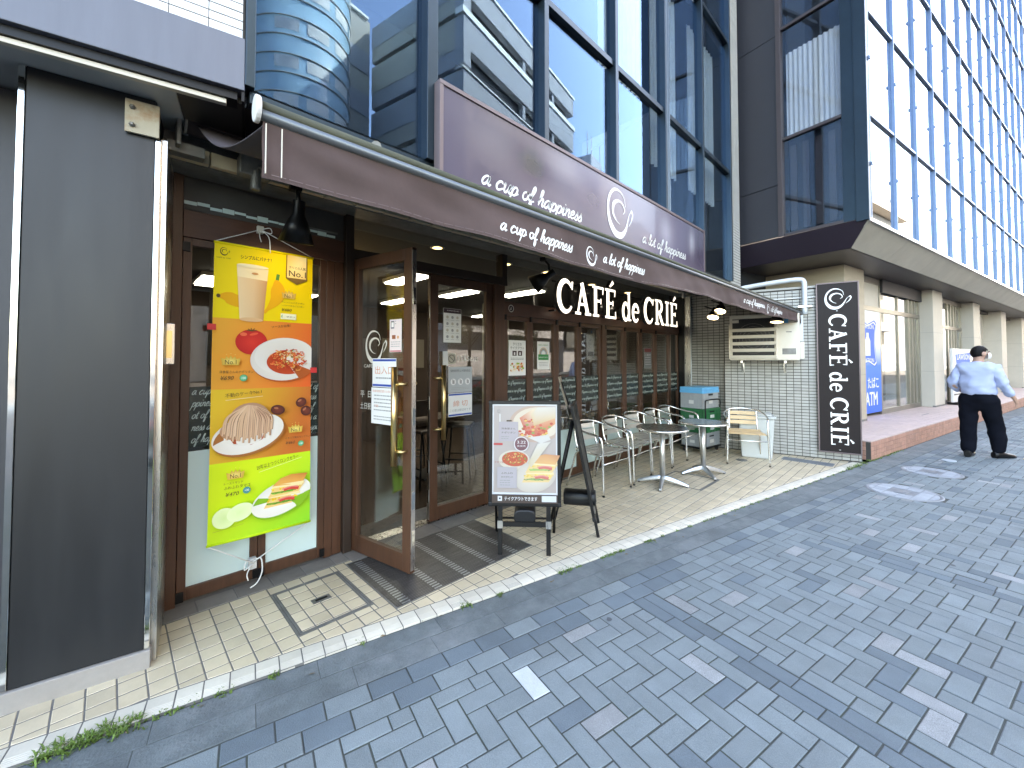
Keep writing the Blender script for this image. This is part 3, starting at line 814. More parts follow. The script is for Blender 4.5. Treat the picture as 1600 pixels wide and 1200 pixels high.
# grey threshold stones under the shop frame
th = []
x = 0.2
while x < 1.3:
    th.append(([(x+.003, 3.046), (min(x+.2, 1.3)-.003, 3.046), (min(x+.2, 1.3)-.003, 3.2), (x+.003, 3.2)], 0)); x += 0.2
x = 1.3
while x < 2.95:
    th.append(([(x+.002, 3.005), (x+.4, 3.005), (x+.4, 3.32), (x+.002, 3.32)], 0)); x += 0.404
lay(th, 'threshold_slab', terr, [M_tilegrey], 0.012, 0, 0.002, 0.0004, 300)
def hatchcover(r, label, plate=True):
    t = thing('floor_hatch', label, 'floor hatch', ((r[0]+r[2])/2, (r[1]+r[3])/2, 0), 0, None)
    fr = MB()
    for e, q in ((0.013, ZT+.001), (-0.002, ZT+.0005)):
        a0, b0, a1, b1 = r[0]-e, r[1]-e, r[2]+e, r[3]+e
        w_ = 0.008
        fr.box((a0, b0, -.002), (a1, b0+w_, q)); fr.box((a0, b1-w_, -.002), (a1, b1, q)); fr.box((a0, b0+w_, -.002), (a0+w_, b1-w_, q)); fr.box((a1-w_, b0+w_, -.002), (a1, b1-w_, q))
    fr.build('frame', M_dirty, t)
    if plate:
        cx, cy = (r[0]+r[2])/2, (r[1]+r[3])/2
        bx('lifting_plate', (cx-.055, cy-.028, ZT-.002), (cx+.055, cy+.028, ZT+.004), M_dirty, t, 0.002)
        bx('slot', (cx-.035, cy-.01, ZT+.004), (cx+.035, cy+.01, ZT+.0055), M_black, t)
hatchcover(hatch, 'tiled square floor hatch with steel frame beside the entrance grating')
hatchcover(hatch2, 'tiled floor hatch under the round metal tables', False)
# drain grating near the side wall, round drain
t = thing('drain_grating', 'grey slotted drain strip at the foot of the tiled side wall', 'drain', (7.33, 1.25, 0), math.atan2(1.4-.93, -.2) )
for q in range(14):
    bx('bar', (7.2, 0.98+q*0.042, ZT-.002), (7.42, 1.0+q*0.042, ZT+.005), M_manh, t)
bx('tray', (7.19, 0.96, 0.001), (7.43, 1.58, ZT+.001), M_manh, t)
o = MB().lathe([(0.075, 0), (0.075, 0.004), (0.06, 0.005)], 20).build('floor_drain', M_dirty); o.location = (6.72, 1.97, ZT); tag(o, 'small round metal drain lid in the cream tiles beside the wooden slat chair', 'floor drain')
# entrance grating: dark bars with bright treads
t = thing('entrance_grating', 'dark ribbed metal entrance grating in front of the open door', 'floor grating', (1.85, 2.63, 0))
bx('tray', (mat_r[0]+.006, mat_r[1]+.006, -.001), (mat_r[2]-.006, mat_r[3]-.006, 0.0092), M_black, t)
fr = MB(); e = 0.008
for a, b in (((mat_r[0], mat_r[1]), (mat_r[2], mat_r[1]+e)), ((mat_r[0], mat_r[3]-e), (mat_r[2], mat_r[3])), ((mat_r[0], mat_r[1]+e), (mat_r[0]+e, mat_r[3]-e)), ((mat_r[2]-e, mat_r[1]+e), (mat_r[2], mat_r[3]-e))):
    fr.box((*a, 0.0), (*b, ZT+.002))
fr.build('frame', M_dirty, t)
nb = 48
for q in range(nb):
    y = mat_r[1]+0.016+q*(0.74-.03)/nb
    bx('bar', (mat_r[0]+.01, y, 0.0094), (mat_r[2]-.01, y+.0085, ZT+.0015), M_mat, t)
for q in range(nb//2):
    y = mat_r[1]+0.016+(2*q)*(0.74-.03)/nb
    for c in range(5):
        x0 = mat_r[0]+0.05+c*0.235
        bx('tread_strip', (x0, y-.001, ZT), (x0+.055, y+.0095, ZT+.003), M_matl, t)
# weeds along the joint
def weeds(name, label, spots):
    mb = MB()
    for (s0, n0, ln, dens, hgt) in spots:
        for _ in range(dens):
            s = s0+random.uniform(0, ln); n = n0+random.gauss(0, 0.01+0.012*hgt/0.03); P = S(s, n, 0)
            for b in range(3):
                a = random.uniform(0, 6.28); h = hgt*random.uniform(.3, 1); r = h*random.uniform(.3, 1.6); w2 = random.uniform(.0015, .0035)
                q = Vector((math.cos(a), math.sin(a), 0)); pq = Vector((-q.y, q.x, 0)); k = len(mb.v)
                mb.v += [P-pq*w2, P+pq*w2, P+q*r*.5+pq*w2+Vector((0, 0, h*.8)), P+q*r*.5-pq*w2+Vector((0, 0, h*.8)), P+q*r+Vector((0, 0, h*.85))]
                mb.face((k, k+1, k+2, k+3)); mb.face((k+3, k+2, k+4))
    o = mb.build(name, M_grass); tag(o, label, None, None, 'stuff')
sp = [(-8.1, 0.0, .3, 190, .03), (-7.8, 0.0, .2, 70, .014), (-7.55, -0.003, .06, 24, .014), (-7.35, -0.003, .05, 26, .014), (-6.95, 0, .04, 14, .014), (-6.35, 0, .07, 50, .015), (-6.1, 0, .05, 40, .012), (-5.6, 0, .2, 110, .015), (-5.2, 0, .25, 120, .014), (-4.7, -.005, .1, 60, .013)]
for q in range(26): sp.append((-4.5+q*0.17+random.random()*.1, -.004, random.random()*.12, 22, .013))
sp += [(-.6, 0, .7, 120, .03), (0.2, 0.0, 1.5, 180, .03)]
weeds('kerb_weeds', 'short green weeds growing in the joint along the tile edge', sp)

# ------------------------------------------------------------------ cafe building
YF = 3.22      # shop front plane
YC = 2.40      # curtain wall plane above the awning
bld = thing('cafe_building', 'dark glass office building with a brown timber cafe front on its ground floor', 'building', (4, 6, 0))
B = lambda name, a, b, m, bev=0.003, label=None, par=None: bx(name, a, b, m, par or bld, bev, label)
# curtain wall: panes between mullions
mx_r = [0.197, 0.642, 1.141, 1.635, 2.145, 2.67, 3.19]
mX = [r*YC for r in mx_r]
zlev = [2.86, 1.5+1.36*YC, 1.5+2.30*YC+0.06, 8.6, 10.4, 12.6, 14.4, 16.6, 18.4, 20.6, 22.4, 24.6]
for i in range(6):
    for j in range(len(zlev)-1):
        bx('glass_pane', (mX[i]+.028, YC+.012, zlev[j]+.03), (mX[i+1]-.028, YC+.02, zlev[j+1]-.03), G_curt, bld)
for i, x in enumerate(mX):
    w_ = 0.022 if i == 0 else (0.03 if i not in (1, 4) else 0.042)
    bx('mullion', (x-w_, YC-.06, 2.86), (x+w_, YC+.06, 24.6), M_mull, bld, 0.004)
    if i == 4: bx('steel_fin', (x+w_+.002, YC-.075, 2.86), (x+w_+.014, YC-.02, 24.6), M_mirror, bld)
for j, z in enumerate(zlev[1:]):
    for i in range(6): bx('transom_bar', (mX[i]+.035, YC-.035, z-.032), (mX[i+1]-.035, YC+.04, z+.032), M_mull, bld, 0.003)
# rooms behind the glass: slabs, dark back wall, curtains at the right panes
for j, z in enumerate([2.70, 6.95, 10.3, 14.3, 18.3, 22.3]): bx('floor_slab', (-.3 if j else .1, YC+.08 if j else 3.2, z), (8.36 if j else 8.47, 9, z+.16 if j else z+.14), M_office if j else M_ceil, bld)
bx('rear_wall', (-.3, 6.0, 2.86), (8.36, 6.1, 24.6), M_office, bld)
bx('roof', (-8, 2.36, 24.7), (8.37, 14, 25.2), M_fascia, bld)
def curtain(x0, x1, z0, z1, y, parent, name='curtain', n=None):
    mb = MB(); N = n or int((x1-x0)/0.018); k = len(mb.v)
    for i in range(N+1):
        x = x0+(x1-x0)*i/N; yy = y+0.022*math.sin(i*1.05)+random.uniform(-.004, .004)
        mb.v += [Vector((x, yy, z0)), Vector((x, yy, z1))]
    for i in range(N): mb.face((k+2*i, k+2*i+2, k+2*i+3, k+2*i+1), 0, None, True)
    return mb.build(name, M_curt, parent)
for (x0, x1, z0, z1) in ((mX[3]+.05, mX[4]-.2, 4.95, 7.0), (mX[4]+.1, mX[5]-.35, 4.2, 6.9), (mX[5]+.1, mX[6]-.1, 4.2, 6.9), (mX[5]+.05, mX[6]-.6, 7.3, 10), (mX[2]+.1, mX[3]-.5, 7.2, 10)):
    curtain(x0, x1, z0, z1, YC+.22, bld)
# tiled column at the right end, ribbed with thin tiles
CX0, CX1 = 7.50, 8.37
bx('tiled_column', (CX0, YC+.03, 0), (CX1, 3.4, 2.86), M_wallg, bld)
bx('tiled_column', (mX[-1]+.05, YC+.03, 2.862), (CX1, 3.4, 24.6), M_wallg, bld)
def walltiles(X, w_, h_, pw, ph, name, parent, m, limit=300, x_off=0.0, skip=None, stuffname='tile_field', dep=0.0035, gv=0.0045):
    """tiles on a plane; X maps (u, v, out)"""
    pcs = []
    nu, nv = int(w_/pw)+2, int(h_/ph)+1
    for j in range(nv):
        for i in range(-1, nu):
            u0, u1 = max(0, x_off+i*pw), min(w_, x_off+(i+1)*pw); v0, v1 = j*ph, min(h_, (j+1)*ph)
            if u1-u0 < .012 or v1-v0 < .012: continue
            if skip and skip((u0+u1)/2, (v0+v1)/2): continue
            pcs.append(([(u0+gv*.8, v0+gv), (u1-gv*.8, v0+gv), (u1-gv*.8, v1-gv), (u0+gv*.8, v1-gv)], 0))
    lay(pcs, name, parent, [m], dep, 0.0, 0.0015, 0.0004, limit, X, stuffname)
walltiles(axes((mX[-1]+.055, YC+.03, 2.862), (1, 0, 0), (0, 0, 1)), CX1-mX[-1]-.06, 10, 0.2, 0.05, 'facade_tile', bld, M_coltile, 120)
walltiles(axes((CX0, 3.3, 0), (0, -1, 0), (0, 0, 1)), 3.3-YC-.03, 2.8, 0.095, 0.048, 'wall_tile', bld, M_wallt, 100, 0.02)
walltiles(axes((CX0, YC+.03, 0), (1, 0, 0), (0, 0, 1)), CX1-CX0, 2.8, 0.095, 0.048, 'wall_tile', bld, M_wallt, 10, 0.0)
# lintel: steel channel with cream bricks, soffit
bx('lintel_beam', (0.17, 2.99, 2.64), (7.5, 3.2, 2.86), M_dirty, bld)
x = 0.18
while x < 7.4:
    bx('lintel_brick', (x+.003, 2.945, 2.645), (x+.217, 2.988, 2.725), M_lint, bld, 0.004); x += 0.22
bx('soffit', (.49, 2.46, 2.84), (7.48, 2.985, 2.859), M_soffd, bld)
bx('fascia_edge', (0.48, YC-.02, 2.80), (7.66, YC+.05, 2.858), M_mull, bld)
# timber front
bx('side_post', (.255, YF-.03, 0.012), (.305, YF+.08, 2.64), M_wood, bld, 0.003)
bx('head_board', (.307, YF-.02, 2.262), (1.298, YF+.08, 2.43), M_woodh, bld, 0.003)
bx('head_panel', (.307, YF, 2.432), (1.298, YF+.05, 2.64), M_soffd, bld)
mb = MB()
for q in range(14):
    x0 = .31+q*.066; mb.box((x0, YF-.004, 2.47+.02*math.sin(q*1.9)*.4-q*.0018), (x0+.064, YF-.001, 2.492+.008*math.sin(q*2.3)-q*.0018))
mb.build('broken_strip', M_frost, bld)['kind'] = 'stuff'  # pale broken strip of thin pieces across the head panel
bx('conduit', (.9, YF-.012, 2.475), (1.25, YF-.002, 2.487), M_dirty, bld)
bx('post', (1.30, YF-.05, 0.012), (1.365, YF+.10, 2.64), M_darkwood, bld, 0.004)
bx('post', (1.168, YF-.015, 0.012), (1.225, YF+.06, 2.26), M_wood, bld, 0.003)
bx('post', (1.228, YF-.008, 0.012), (1.298, YF+.06, 2.26), M_wood, bld, 0.003)
def leaf(name, x0, x1, z0, z1, y, st_, rail_b, rail_t, film=None, frost=None, group=True, dep=.045, parent=bld, glassm=None):
    """a glazed timber leaf: frame with pane, films, hinges as sub-parts"""
    mb = MB()
    mb.box((x0, y-dep, z0), (x0+st_, y, z1)); mb.box((x1-st_, y-dep, z0), (x1, y, z1))
    mb.box((x0+st_, y-dep+.001, z0), (x1-st_, y-.001, z0+rail_b)); mb.box((x0+st_, y-dep+.001, z1-rail_t), (x1-st_, y-.001, z1))
    lf = mb.build(name, M_wood, parent, bevel=0.003)
    yc = y-dep/2
    MB().box((x0+st_-.004, yc-.003, z0+rail_b-.004), (x1-st_+.004, yc+.003, z1-rail_t+.004)).build('pane', glassm or G_clear, lf, world=False, local=True)
    for o in lf.children: o.data.transform(frame_of(parent).inverted())
    return lf, yc
def sub(par, name, a, b, m, bev=0.0):
    o = MB().box(a, b).build(name, m, par, world=False, local=True, bevel=bev); o.data.transform(frame_of(bld).inverted()); return o
TXT = 'a cup of happiness a lot of happiness '
def textband(par, x0, x1, y, z0, z1, xh, rows, seed):
    sub(par, 'window_film', (x0, y-.0015, z0), (x1, y, z1), G_film2)
    ar = Art(axes((x0, y-.0032, z0), (1, 0, 0), (0, 0, 1)), step=0.00001)
    wd = x1-x0
    for r in range(rows):
        v = (rows-1-r+.35)*(z1-z0)/rows
        t = (TXT*3)[(seed*7+r*11) % 38:]
        # only letters that fit
        x = 0.012; out = ''
        for ch in t:
            adv = SCRIPT[ch][0]*.8*xh
            if x+adv > wd-.012: break
            out += ch; x += adv
        ar.script(out, .012, v, xh, (0.45, 0.53, 0.5), wd=.15, smooth=2)
    o = ar.mb.build('film_lettering', P_matte, par, world=False, local=True); o.data.transform(frame_of(bld).inverted())
def film2():
    m = bpy.data.materials.new('chalkboard_film'); m.use_nodes = True
    N, L = m.node_tree.nodes, m.node_tree.links
    b = N['Principled BSDF']; b.inputs['Base Color'].default_value = (0.035, 0.05, 0.046, 1); b.inputs['Roughness'].default_value = 0.25
    tr = N.new('ShaderNodeBsdfTransparent'); tr.inputs[0].default_value = (0.8, 0.85, 0.83, 1)
    mx = N.new('ShaderNodeMixShader'); mx.inputs[0].default_value = 0.72
    L.new(tr.outputs[0], mx.inputs[1]); L.new(b.outputs[0], mx.inputs[2]); L.new(mx.outputs[0], N['Material Output'].inputs[0])
    return m
G_film2 = film2()
for q, (x0, x1, g0, g1) in enumerate(((.309, .735, .045, .045), (.738, 1.166, .045, .035))):
    lf, yc = leaf('window_leaf', x0, x1, 0.03, 2.258, YF+.03, g0, .075, .045)
    sub(lf, 'frosted_film', (x0+g0, yc-.006, .105), (x1-g1, yc-.0045, .93), M_frost)
    textband(lf, x0+g0, x1-g1, yc-.005, .955, 1.33, .027, 5, q)
    for z in (2.2, .06): sub(lf, 'hinge', (x0-.006, YF-.03, z-.03), (x0+.035, YF-.0145, z+.03), M_black, .003)
    sub(lf, 'hinge', (x1-.03, YF-.03, .035), (x1+.004, YF-.0145, .09), M_black, .003)
# doorway: header, transom glazing, right door leaf, posts
bx('head_board', (1.367, YF-.03, 2.30), (2.995, YF+.07, 2.385), M_darkwood, bld, 0.003)
bx('transom_pane', (1.367, YF+.01, 2.387), (2.995, YF+.016, 2.64), G_clear, bld)
bx('transom_pane', (3.07, YF+.01, 2.135), (7.45, YF+.016, 2.64), G_clear, bld)
bx('post', (2.87, YF-.045, 0.012), (2.93, YF+.09, 2.298), M_wood, bld, 0.003)
bx('post', (2.933, YF-.03, 0.012), (3.03, YF+.09, 2.298), M_wood, bld, 0.003)
bx('post', (2.997, YF-.025, 2.3), (3.07, YF+.08, 2.64), M_darkwood, bld, 0.003)
bx('head_board', (3.032, YF-.03, 1.985), (7.5, YF+.08, 2.13), M_woodh, bld, 0.003)
bx('threshold', (1.37, YF-.02, 0.012), (2.87, YF+.1, 0.016), M_steel, bld)
def door(hinge, ang, L_, z0, z1, name, lab, mirror=False):
    """door leaf built along local +x from its hinge"""
    t = empty(name, (0, 0, 0), 0, bld); t['label'] = lab
    t.location = frame_of(bld).inverted() @ Vector(hinge); t.rotation_euler = (0, 0, ang)
    d = .042; st_ = .085
    mb = MB(); mb.box((0, -d/2, z0), (st_, d/2, z1)); mb.box((L_-st_, -d/2, z0), (L_, d/2, z1))
    mb.box((st_, -d/2+.001, z0), (L_-st_, d/2-.001, z0+.12)); mb.box((st_, -d/2+.001, z1-.085), (L_-st_, d/2-.001, z1))
    mb.build('frame', M_wood, t, world=False, bevel=0.003)
    MB().box((st_-.004, -.004, z0+.116), (L_-st_+.004, .004, z1-.081)).build('pane', G_clear, t, world=False)
    xs = L_-st_*.5 if not mirror else st_*.5
    for sy in (-1, 1):
        hb = MB(); xo = xs-(.07 if not mirror else -.055)
        hb.tube([(xo, sy*.075, .76), (xo, sy*.075, 1.45)], .0225, 16)
        for z in (.86, 1.33): hb.tube([(xo, sy*.075, z), (xs, sy*.06, z), (xs, sy*.02, z)], .011, 8)
        hb.build('handle', M_brass, t, world=False)
    mb = MB(); e = L_ if not mirror else 0
    MB().box((L_-.0005, -.018, z0+.02), (L_+.003, .018, z1-.02)).build('edge_strip', M_steel, t, world=False)
    for z in (.25, .52, 1.1, 1.95): MB().box((L_+.003, -.012, z-.06), (L_+.006, .012, z+.06)).build('lock_plate', M_mirror, t, world=False)
    return t
DA = rad(-78.5)
door1 = door((1.385, YF-.01, 0), DA, .69, .02, 2.295, 'door', 'open glazed door leaf swung out over the grating')
door2 = door((2.865, YF+.01, 0), math.pi, .765, .02, 2.295, 'door', 'closed glazed door leaf with notices on its glass')
# folding windows
fx = [(3.033, 3.44), (3.443, 3.91), (3.913, 4.385), (4.388, 4.90), (4.99, 5.53), (5.533, 6.02), (6.023, 6.52), (6.523, 7.06)]
for q, (x0, x1) in enumerate(fx):
    lf, yc = leaf('window_leaf', x0, x1, 0.03, 1.983, YF+.03, .05, .09, .05)
    sub(lf, 'frosted_film', (x0+.05, yc-.006, .12), (x1-.05, yc-.0045, .62), M_frost)
    textband(lf, x0+.05, x1-.05, yc-.005, .94, 1.285, .02, 4, q+3)
    sub(lf, 'hinge', (x0-.012, YF-.034, 1.93), (x0+.02, YF-.0145, 1.99), M_black, .002)
bx('post', (4.902, YF-.03, 0.012), (4.988, YF+.05, 1.984), M_wood, bld, .003)
lf, yc = leaf('side_light', 7.07, 7.42, 0.03, 1.983, YF+.03, .03, .09, .03)
textband(lf, 7.1, 7.39, yc-.005, .94, 1.285, .02, 4, 5)
bx('steel_jamb', (7.425, YF-.12, 0.012), (7.45, YF+.08, 2.64), M_black, bld)
bx('steel_jamb', (7.452, YF-.22, 0.012), (7.49, YF-.12, 2.64), M_steel, bld)
o = MB().tube([(7.455, 2.99, .012), (7.455, 2.99, 2.7)], .012, 8).build('downpipe', M_pipe, bld)
# interior shell
bx('interior_floor', (.2, YF+.1, -.03), (8.37, 9.5, 0.008), M_floor, bld)
bx('interior_back_wall', (.2, 8.9, 0.01), (8.46, 9.0, 2.695), M_inner, bld)
bx('interior_side_wall', (.15, YF+.09, 0.01), (.25, 8.9, 2.69), M_inner, bld)
bx('interior_side_wall', (8.38, 3.42, 0.01), (8.46, 8.89, 2.695), M_inner, bld)
bx('counter', (.5, 5.6, .01), (1.9, 6.3, 1.0), M_darkwood, bld, .01)
bx('counter_top', (.45, 5.55, 1.002), (1.95, 6.35, 1.05), M_innerl, bld, .005)
bx('partition', (3.4, 6.9, .01), (3.5, 8.88, 1.9), M_inner, bld)
bx('menu_board', (4.2, 8.84, 1.3), (5.6, 8.88, 2.0), M_innerl, bld)
bx('menu_board', (1.2, 8.84, 1.4), (2.2, 8.88, 2.2), M_black, bld)
bx('pillar', (5.6, 6.2, .01), (6.0, 6.6, 2.69), M_innerl, bld)
fl = [(1.0, 7.3), (3.0, 5.2), (4.3, 5.7), (5.05, 4.9), (4.0, 7.3), (2.5, 8.0), (6.9, 8.0)]
for q, (x, y) in enumerate(fl):
    t = thing('ceiling_light', ['fluorescent ceiling light seen through the leftmost window leaf', 'fluorescent ceiling light just above the open doorway', 'fluorescent ceiling light above the closed door leaf', 'fluorescent ceiling light just left of the lit letter C', 'fluorescent ceiling light in the gap between the two door leaves', 'fluorescent ceiling light deepest inside behind the open door leaf', 'fluorescent ceiling light far inside behind the folding windows'][q], 'ceiling light', (x, y, 2.6), 0, 'fluorescent lights on the cafe ceiling')
    bx('housing', (x-.14, y-.46, 2.645), (x+.14, y+.46, 2.698), M_white, t)
    bx('diffuser', (x-.11, y-.43, 2.625), (x+.11, y+.43, 2.643), M_lamp, t)
for q, (x, y) in enumerate([(1.44, 3.62), (2.45, 3.62), (3.49, 3.65), (4.2, 3.6), (5.4, 3.7), (6.5, 3.7)]):
    t = thing('downlight', ['round warm downlight nearest the left post above the open door', 'round warm downlight above the closed door leaf', 'round warm downlight left of the lit letter C', 'round warm downlight above the letter A', 'round warm downlight above the word de', 'round warm downlight farthest right above the letter R'][q], 'downlight', (x, y, 2.68), 0, 'warm downlights behind the shop front')
    MB().lathe([(.075, 2.69), (.078, 2.684), (.055, 2.682)], 20, Matrix.Translation((x, y, 0))).build('ring', M_cream, t)
    MB().lathe([(.05, 2.683), (.05, 2.68)], 16, Matrix.Translation((x, y, 0))).build('lamp', M_warm, t)
for q, (x, y) in enumerate([(1.75, 4.6), (2.35, 5.8)]):
    t = thing('pendant_lamp', ['warm glowing half dome wall lamp seen through the open door glass', 'second smaller half dome lamp deeper inside behind the open door glass'][q], 'lamp', (x, y, 2.1), 0, 'dome lamps inside')
    MB().tube([(x, y, 2.69), (x, y, 2.3)], .006, 6).build('stem', M_brass, t)
    MB().lathe([(.02, 2.3), (.1, 2.26), (.13, 2.2), (.12, 2.14), (.06, 2.09), (.01, 2.08)], 18, Matrix.Translation((x, y, 0))).build('shade', M_warm, t)
# interior stools and tables
def stool(x, y, rz, lab, grp):
    t = thing('bar_stool', lab, 'stool', (x, y, 0.01), rz, grp)
    MB().box((-.17, -.17, .62), (.17, .17, .66)).build('seat', M_darkwood, t, world=False, bevel=.01)
    for a in (-1, 1):
        for b in (-1, 1): MB().tube([(a*.19, b*.19, 0), (a*.13, b*.13, .62)], .012, 6).build('leg', M_black, t, world=False)
    for a in (-1, 1): MB().tube([(a*.18, -.17, .22), (a*.18, .17, .22)], .009, 6).build('stretcher', M_black, t, world=False)
    MB().box((-.16, .15, .78), (.16, .17, .98)).build('backrest', M_darkwood, t, world=False, bevel=.006)
    return t
for q, (x, y, l) in enumerate([(2.75, 4.3, 'dark stool just inside the doorway behind the closed door leaf'), (3.3, 4.35, 'dark stool behind the first folding window'), (3.0, 4.9, 'dark stool on the far side of the high table inside'), (2.1, 5.3, 'dark stool seen through the gap of the open door'), (4.6, 4.5, 'dark stool behind the third folding window'), (5.8, 4.6, 'dark stool behind the sixth folding window')]):
    stool(x, y, q*.7, l, 'stools inside the cafe')
for q, (x, y, l) in enumerate([(3.0, 4.6, 'high dark table just inside the doorway'), (2.3, 6.0, 'dark table deep inside the doorway'), (5.2, 4.7, 'dark table behind the folding windows')]):
    t = thing('cafe_table', l, 'table', (x, y, 0.01), 0, 'tables inside the cafe')
    MB().box((-.35, -.3, .72), (.35, .3, .75)).build('table_top', M_inner, t, world=False, bevel=.005)
    MB().tube([(0, 0, .02), (0, 0, .72)], .03, 8).build('pedestal', M_black, t, world=False)
    MB().box((-.22, -.22, 0), (.22, .22, .02)).build('foot', M_black, t, world=False)

# ------------------------------------------------------------------ pillar at the left and corner building overhang
t = thing('pillar', 'wide charcoal metal clad pillar with steel edges and stone plinth at the left', 'pillar', (-.07, 2.95, 0))
PA = math.atan2(2.681-2.758, .161+.298); pd = Vector((math.cos(PA), math.sin(PA), 0)); pn_ = Vector((-pd.y, pd.x, 0)); p0 = Vector((-.298, 2.758, 0))
PX = axes(p0, pd, pn_); PX = Matrix(((pd.x, pn_.x, 0, p0.x), (pd.y, pn_.y, 0, p0.y), (0, 0, 1, 0), (0, 0, 0, 1)))
WP = .466
bx('core', (.0, .02, .11), (WP-.02, .52, 2.80), M_pillar, t, X=PX)
bx('panel', (.012, .004, .098), (WP-.022, .018, 2.795), M_pillar, t, 0.002, X=PX)
bx('plinth', (-.01, -.012, .0), (WP+.006, .53, .095), M_plinth, t, 0.004, X=PX)
bx('edge_trim', (-.012, .0, .1), (.01, .2, 2.795), M_mirror, t, 0.002, X=PX)
bx('edge_trim', (WP-.02, .0, .1), (WP, .03, 2.6), M_mirror, t, 0.002, X=PX)
o = bx('side_sheet', (WP-.018, .032, .1), (WP-.004, .5, 2.6), M_steel, t, 0.002, X=PX)
mb = MB(); mb.prism([(.165, 2.72), (.19, 2.715), (.258, 3.2), (.2, 3.22)], .012, 2.62); mb.build('steel_jamb', M_steel, t)
t2 = thing('wall_box', 'small steel box with a brass label plate on the pillar side beside the folding window', 'wall box', (.23, 3.0, 1.5))
bx('case', (.205, 2.93, 1.475), (.255, 3.03, 1.70), M_steel, t2, .003)
bx('label_plate', (.215, 2.926, 1.51), (.243, 2.9295, 1.66), M_brass, t2)
t3 = thing('rusty_plate', 'cream bracket plate with rust stains and two bolts at the top of the pillar', 'bracket plate', (.1, 2.7, 2.6))
bx('plate', (.335, -.022, 2.60), (.462, -.006, 2.76), M_rust, t3, .002, X=PX)
for z in (2.635, 2.722): MB().lathe([(.012, -.0), (.012, .008), (.006, .012), (.006, .018)], 6, PX @ Matrix.Translation((.362, -.0225, z)) @ Matrix.Rotation(rad(90), 4, 'X')).build('bolt', M_dirty, t3)
cb = thing('corner_building', 'left hand building edge with blue grey fascia, white tiles above and a grey soffit', 'building', (-2, 4, 0))
# overhang parallel to the street; its end at x .45
FX = axes(Vector((.45, 2.345, 0)), SV, NV)
bx('fascia', (-9, 0, 2.83), (0, .12, 3.09), M_fascia, cb, .003, X=FX)
bx('shadow_gap', (-9, .03, 2.79), (-.03, .12, 2.828), M_black, cb, X=FX)
bx('trim_strip', (-9, .045, 2.765), (-.075, .075, 2.788), M_creamtrim, cb, .002, X=FX)
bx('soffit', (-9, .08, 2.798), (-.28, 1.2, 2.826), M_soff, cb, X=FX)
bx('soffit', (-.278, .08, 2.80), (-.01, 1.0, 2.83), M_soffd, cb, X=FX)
bx('end_board', (-.012, .01, 2.78), (.0, .9, 2.829), M_black, cb, X=FX)
bx('wall', (-9, .014, 3.092), (-.004, .12, 9.0), M_wallg, cb, X=FX)
walltiles(FX @ axes((-3.0, .014, 3.094), (1, 0, 0), (0, 0, 1)), 2.99, 1.6, .148, .043, 'facade_tile', cb, M_whitetile, 150, 0.04, gv=0.0022)
bx('ground_wall', (-9, .55, 0), (-.95, .7, 2.79), M_office, cb, X=FX)
bx('shop_panel', (-9, .50, .1), (-.8, .51, 2.78), M_bankdk, cb, X=FX)
bx('stone_base', (-9, .3, 0), (-.83, .52, .1), M_plinth, cb, X=FX)
bx('rear_wall', (-9, 2.5, 0), (-.9, 2.7, 9), M_fascia, cb, X=FX)

# ------------------------------------------------------------------ awning
aw = thing('awning', 'long mauve brown canvas awning with printed valance over the terrace', 'awning', (4, 2, 2.3))
AX0, AX1, AY = 0.30, 7.55, 1.36
zb0 = 2.182
def sag(t, x):  # cloth profile from roller (t=0) to bar (t=1)
    y = 2.84+(AY+.03-2.84)*t; z = 2.82+(zb0+.03-2.82)*t-0.10*math.sin(math.pi*t)*(1 if x < 2 else .7)
    return y, z
mb = MB(); NX, NT = 60, 14; k = 0
for i in range(NX+1):
    x = AX0+.02+(AX1-AX0-.04)*i/NX
    for j in range(NT+1):
        y, z = sag(j/NT, x); mb.v.append(Vector((x, y, z)))
for i in range(NX):
    for j in range(NT):
        a = i*(NT+1)+j; mb.face((a, a+1, a+NT+2, a+NT+1), 0, None, True)
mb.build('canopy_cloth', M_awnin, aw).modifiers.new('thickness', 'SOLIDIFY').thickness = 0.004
zl = zb0+.014
def vz(x): return 2.024+.012*math.sin(x*2.1)+(.03*(x-AX0)/(AX1-AX0)) 
def vy(x, q): # ripples towards the hem
    return AY-.012+q*(.012*math.sin(x*3.3)+.008*math.sin(x*7.7+1)+.006*math.sin(x*15))+math.sin(math.pi*min(1, q*1.1))*(.007*math.sin(x*11-q*5)*math.exp(-(x-AX0)/1.3)+.0035*math.sin(x*6.1+q*4)+.0025*math.sin(x*23-q*3))
mb = MB(); NX, NQ = 300, 8
for i in range(NX+1):
    x = AX0+.005+(AX1-AX0-.01)*i/NX
    for j in range(NQ+1):
        q = j/NQ; mb.v.append(Vector((x, vy(x, q), zl+(vz(x)-zl)*q)))
for i in range(NX):
    for j in range(NQ):
        a = i*(NQ+1)+j; mb.face((a, a+1, a+NQ+2, a+NQ+1), 0, None, True)
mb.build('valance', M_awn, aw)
mb = MB()
for xx in (AX0+.01, AX0+.052):
    mb.box((xx, AY-.026, 2.04), (xx+.0025, AY-.0205, zl-.01))
mb.build('seam_stitching', M_cream, aw)['kind'] = 'stuff'
mb = MB()
for i in range(150):
    x = AX0+.03+i*(AX1-AX0-.06)/150; w2 = .04
    k = len(mb.v)
    for xx in (x, x+w2):
        for dz in (.012, .0145): mb.v.append(Vector((xx, vy(xx, 1)-.0014, vz(xx)+dz)))
    mb.face((k, k+2, k+3, k+1))
mb.build('hem_stitching', M_signfr, aw)['kind'] = 'stuff'
X_ = Matrix(((0, 0, 1, AX0), (1, 0, 0, AY), (0, 1, 0, zb0), (0, 0, 0, 1)))
mb = MB(); L_ = AX1-AX0
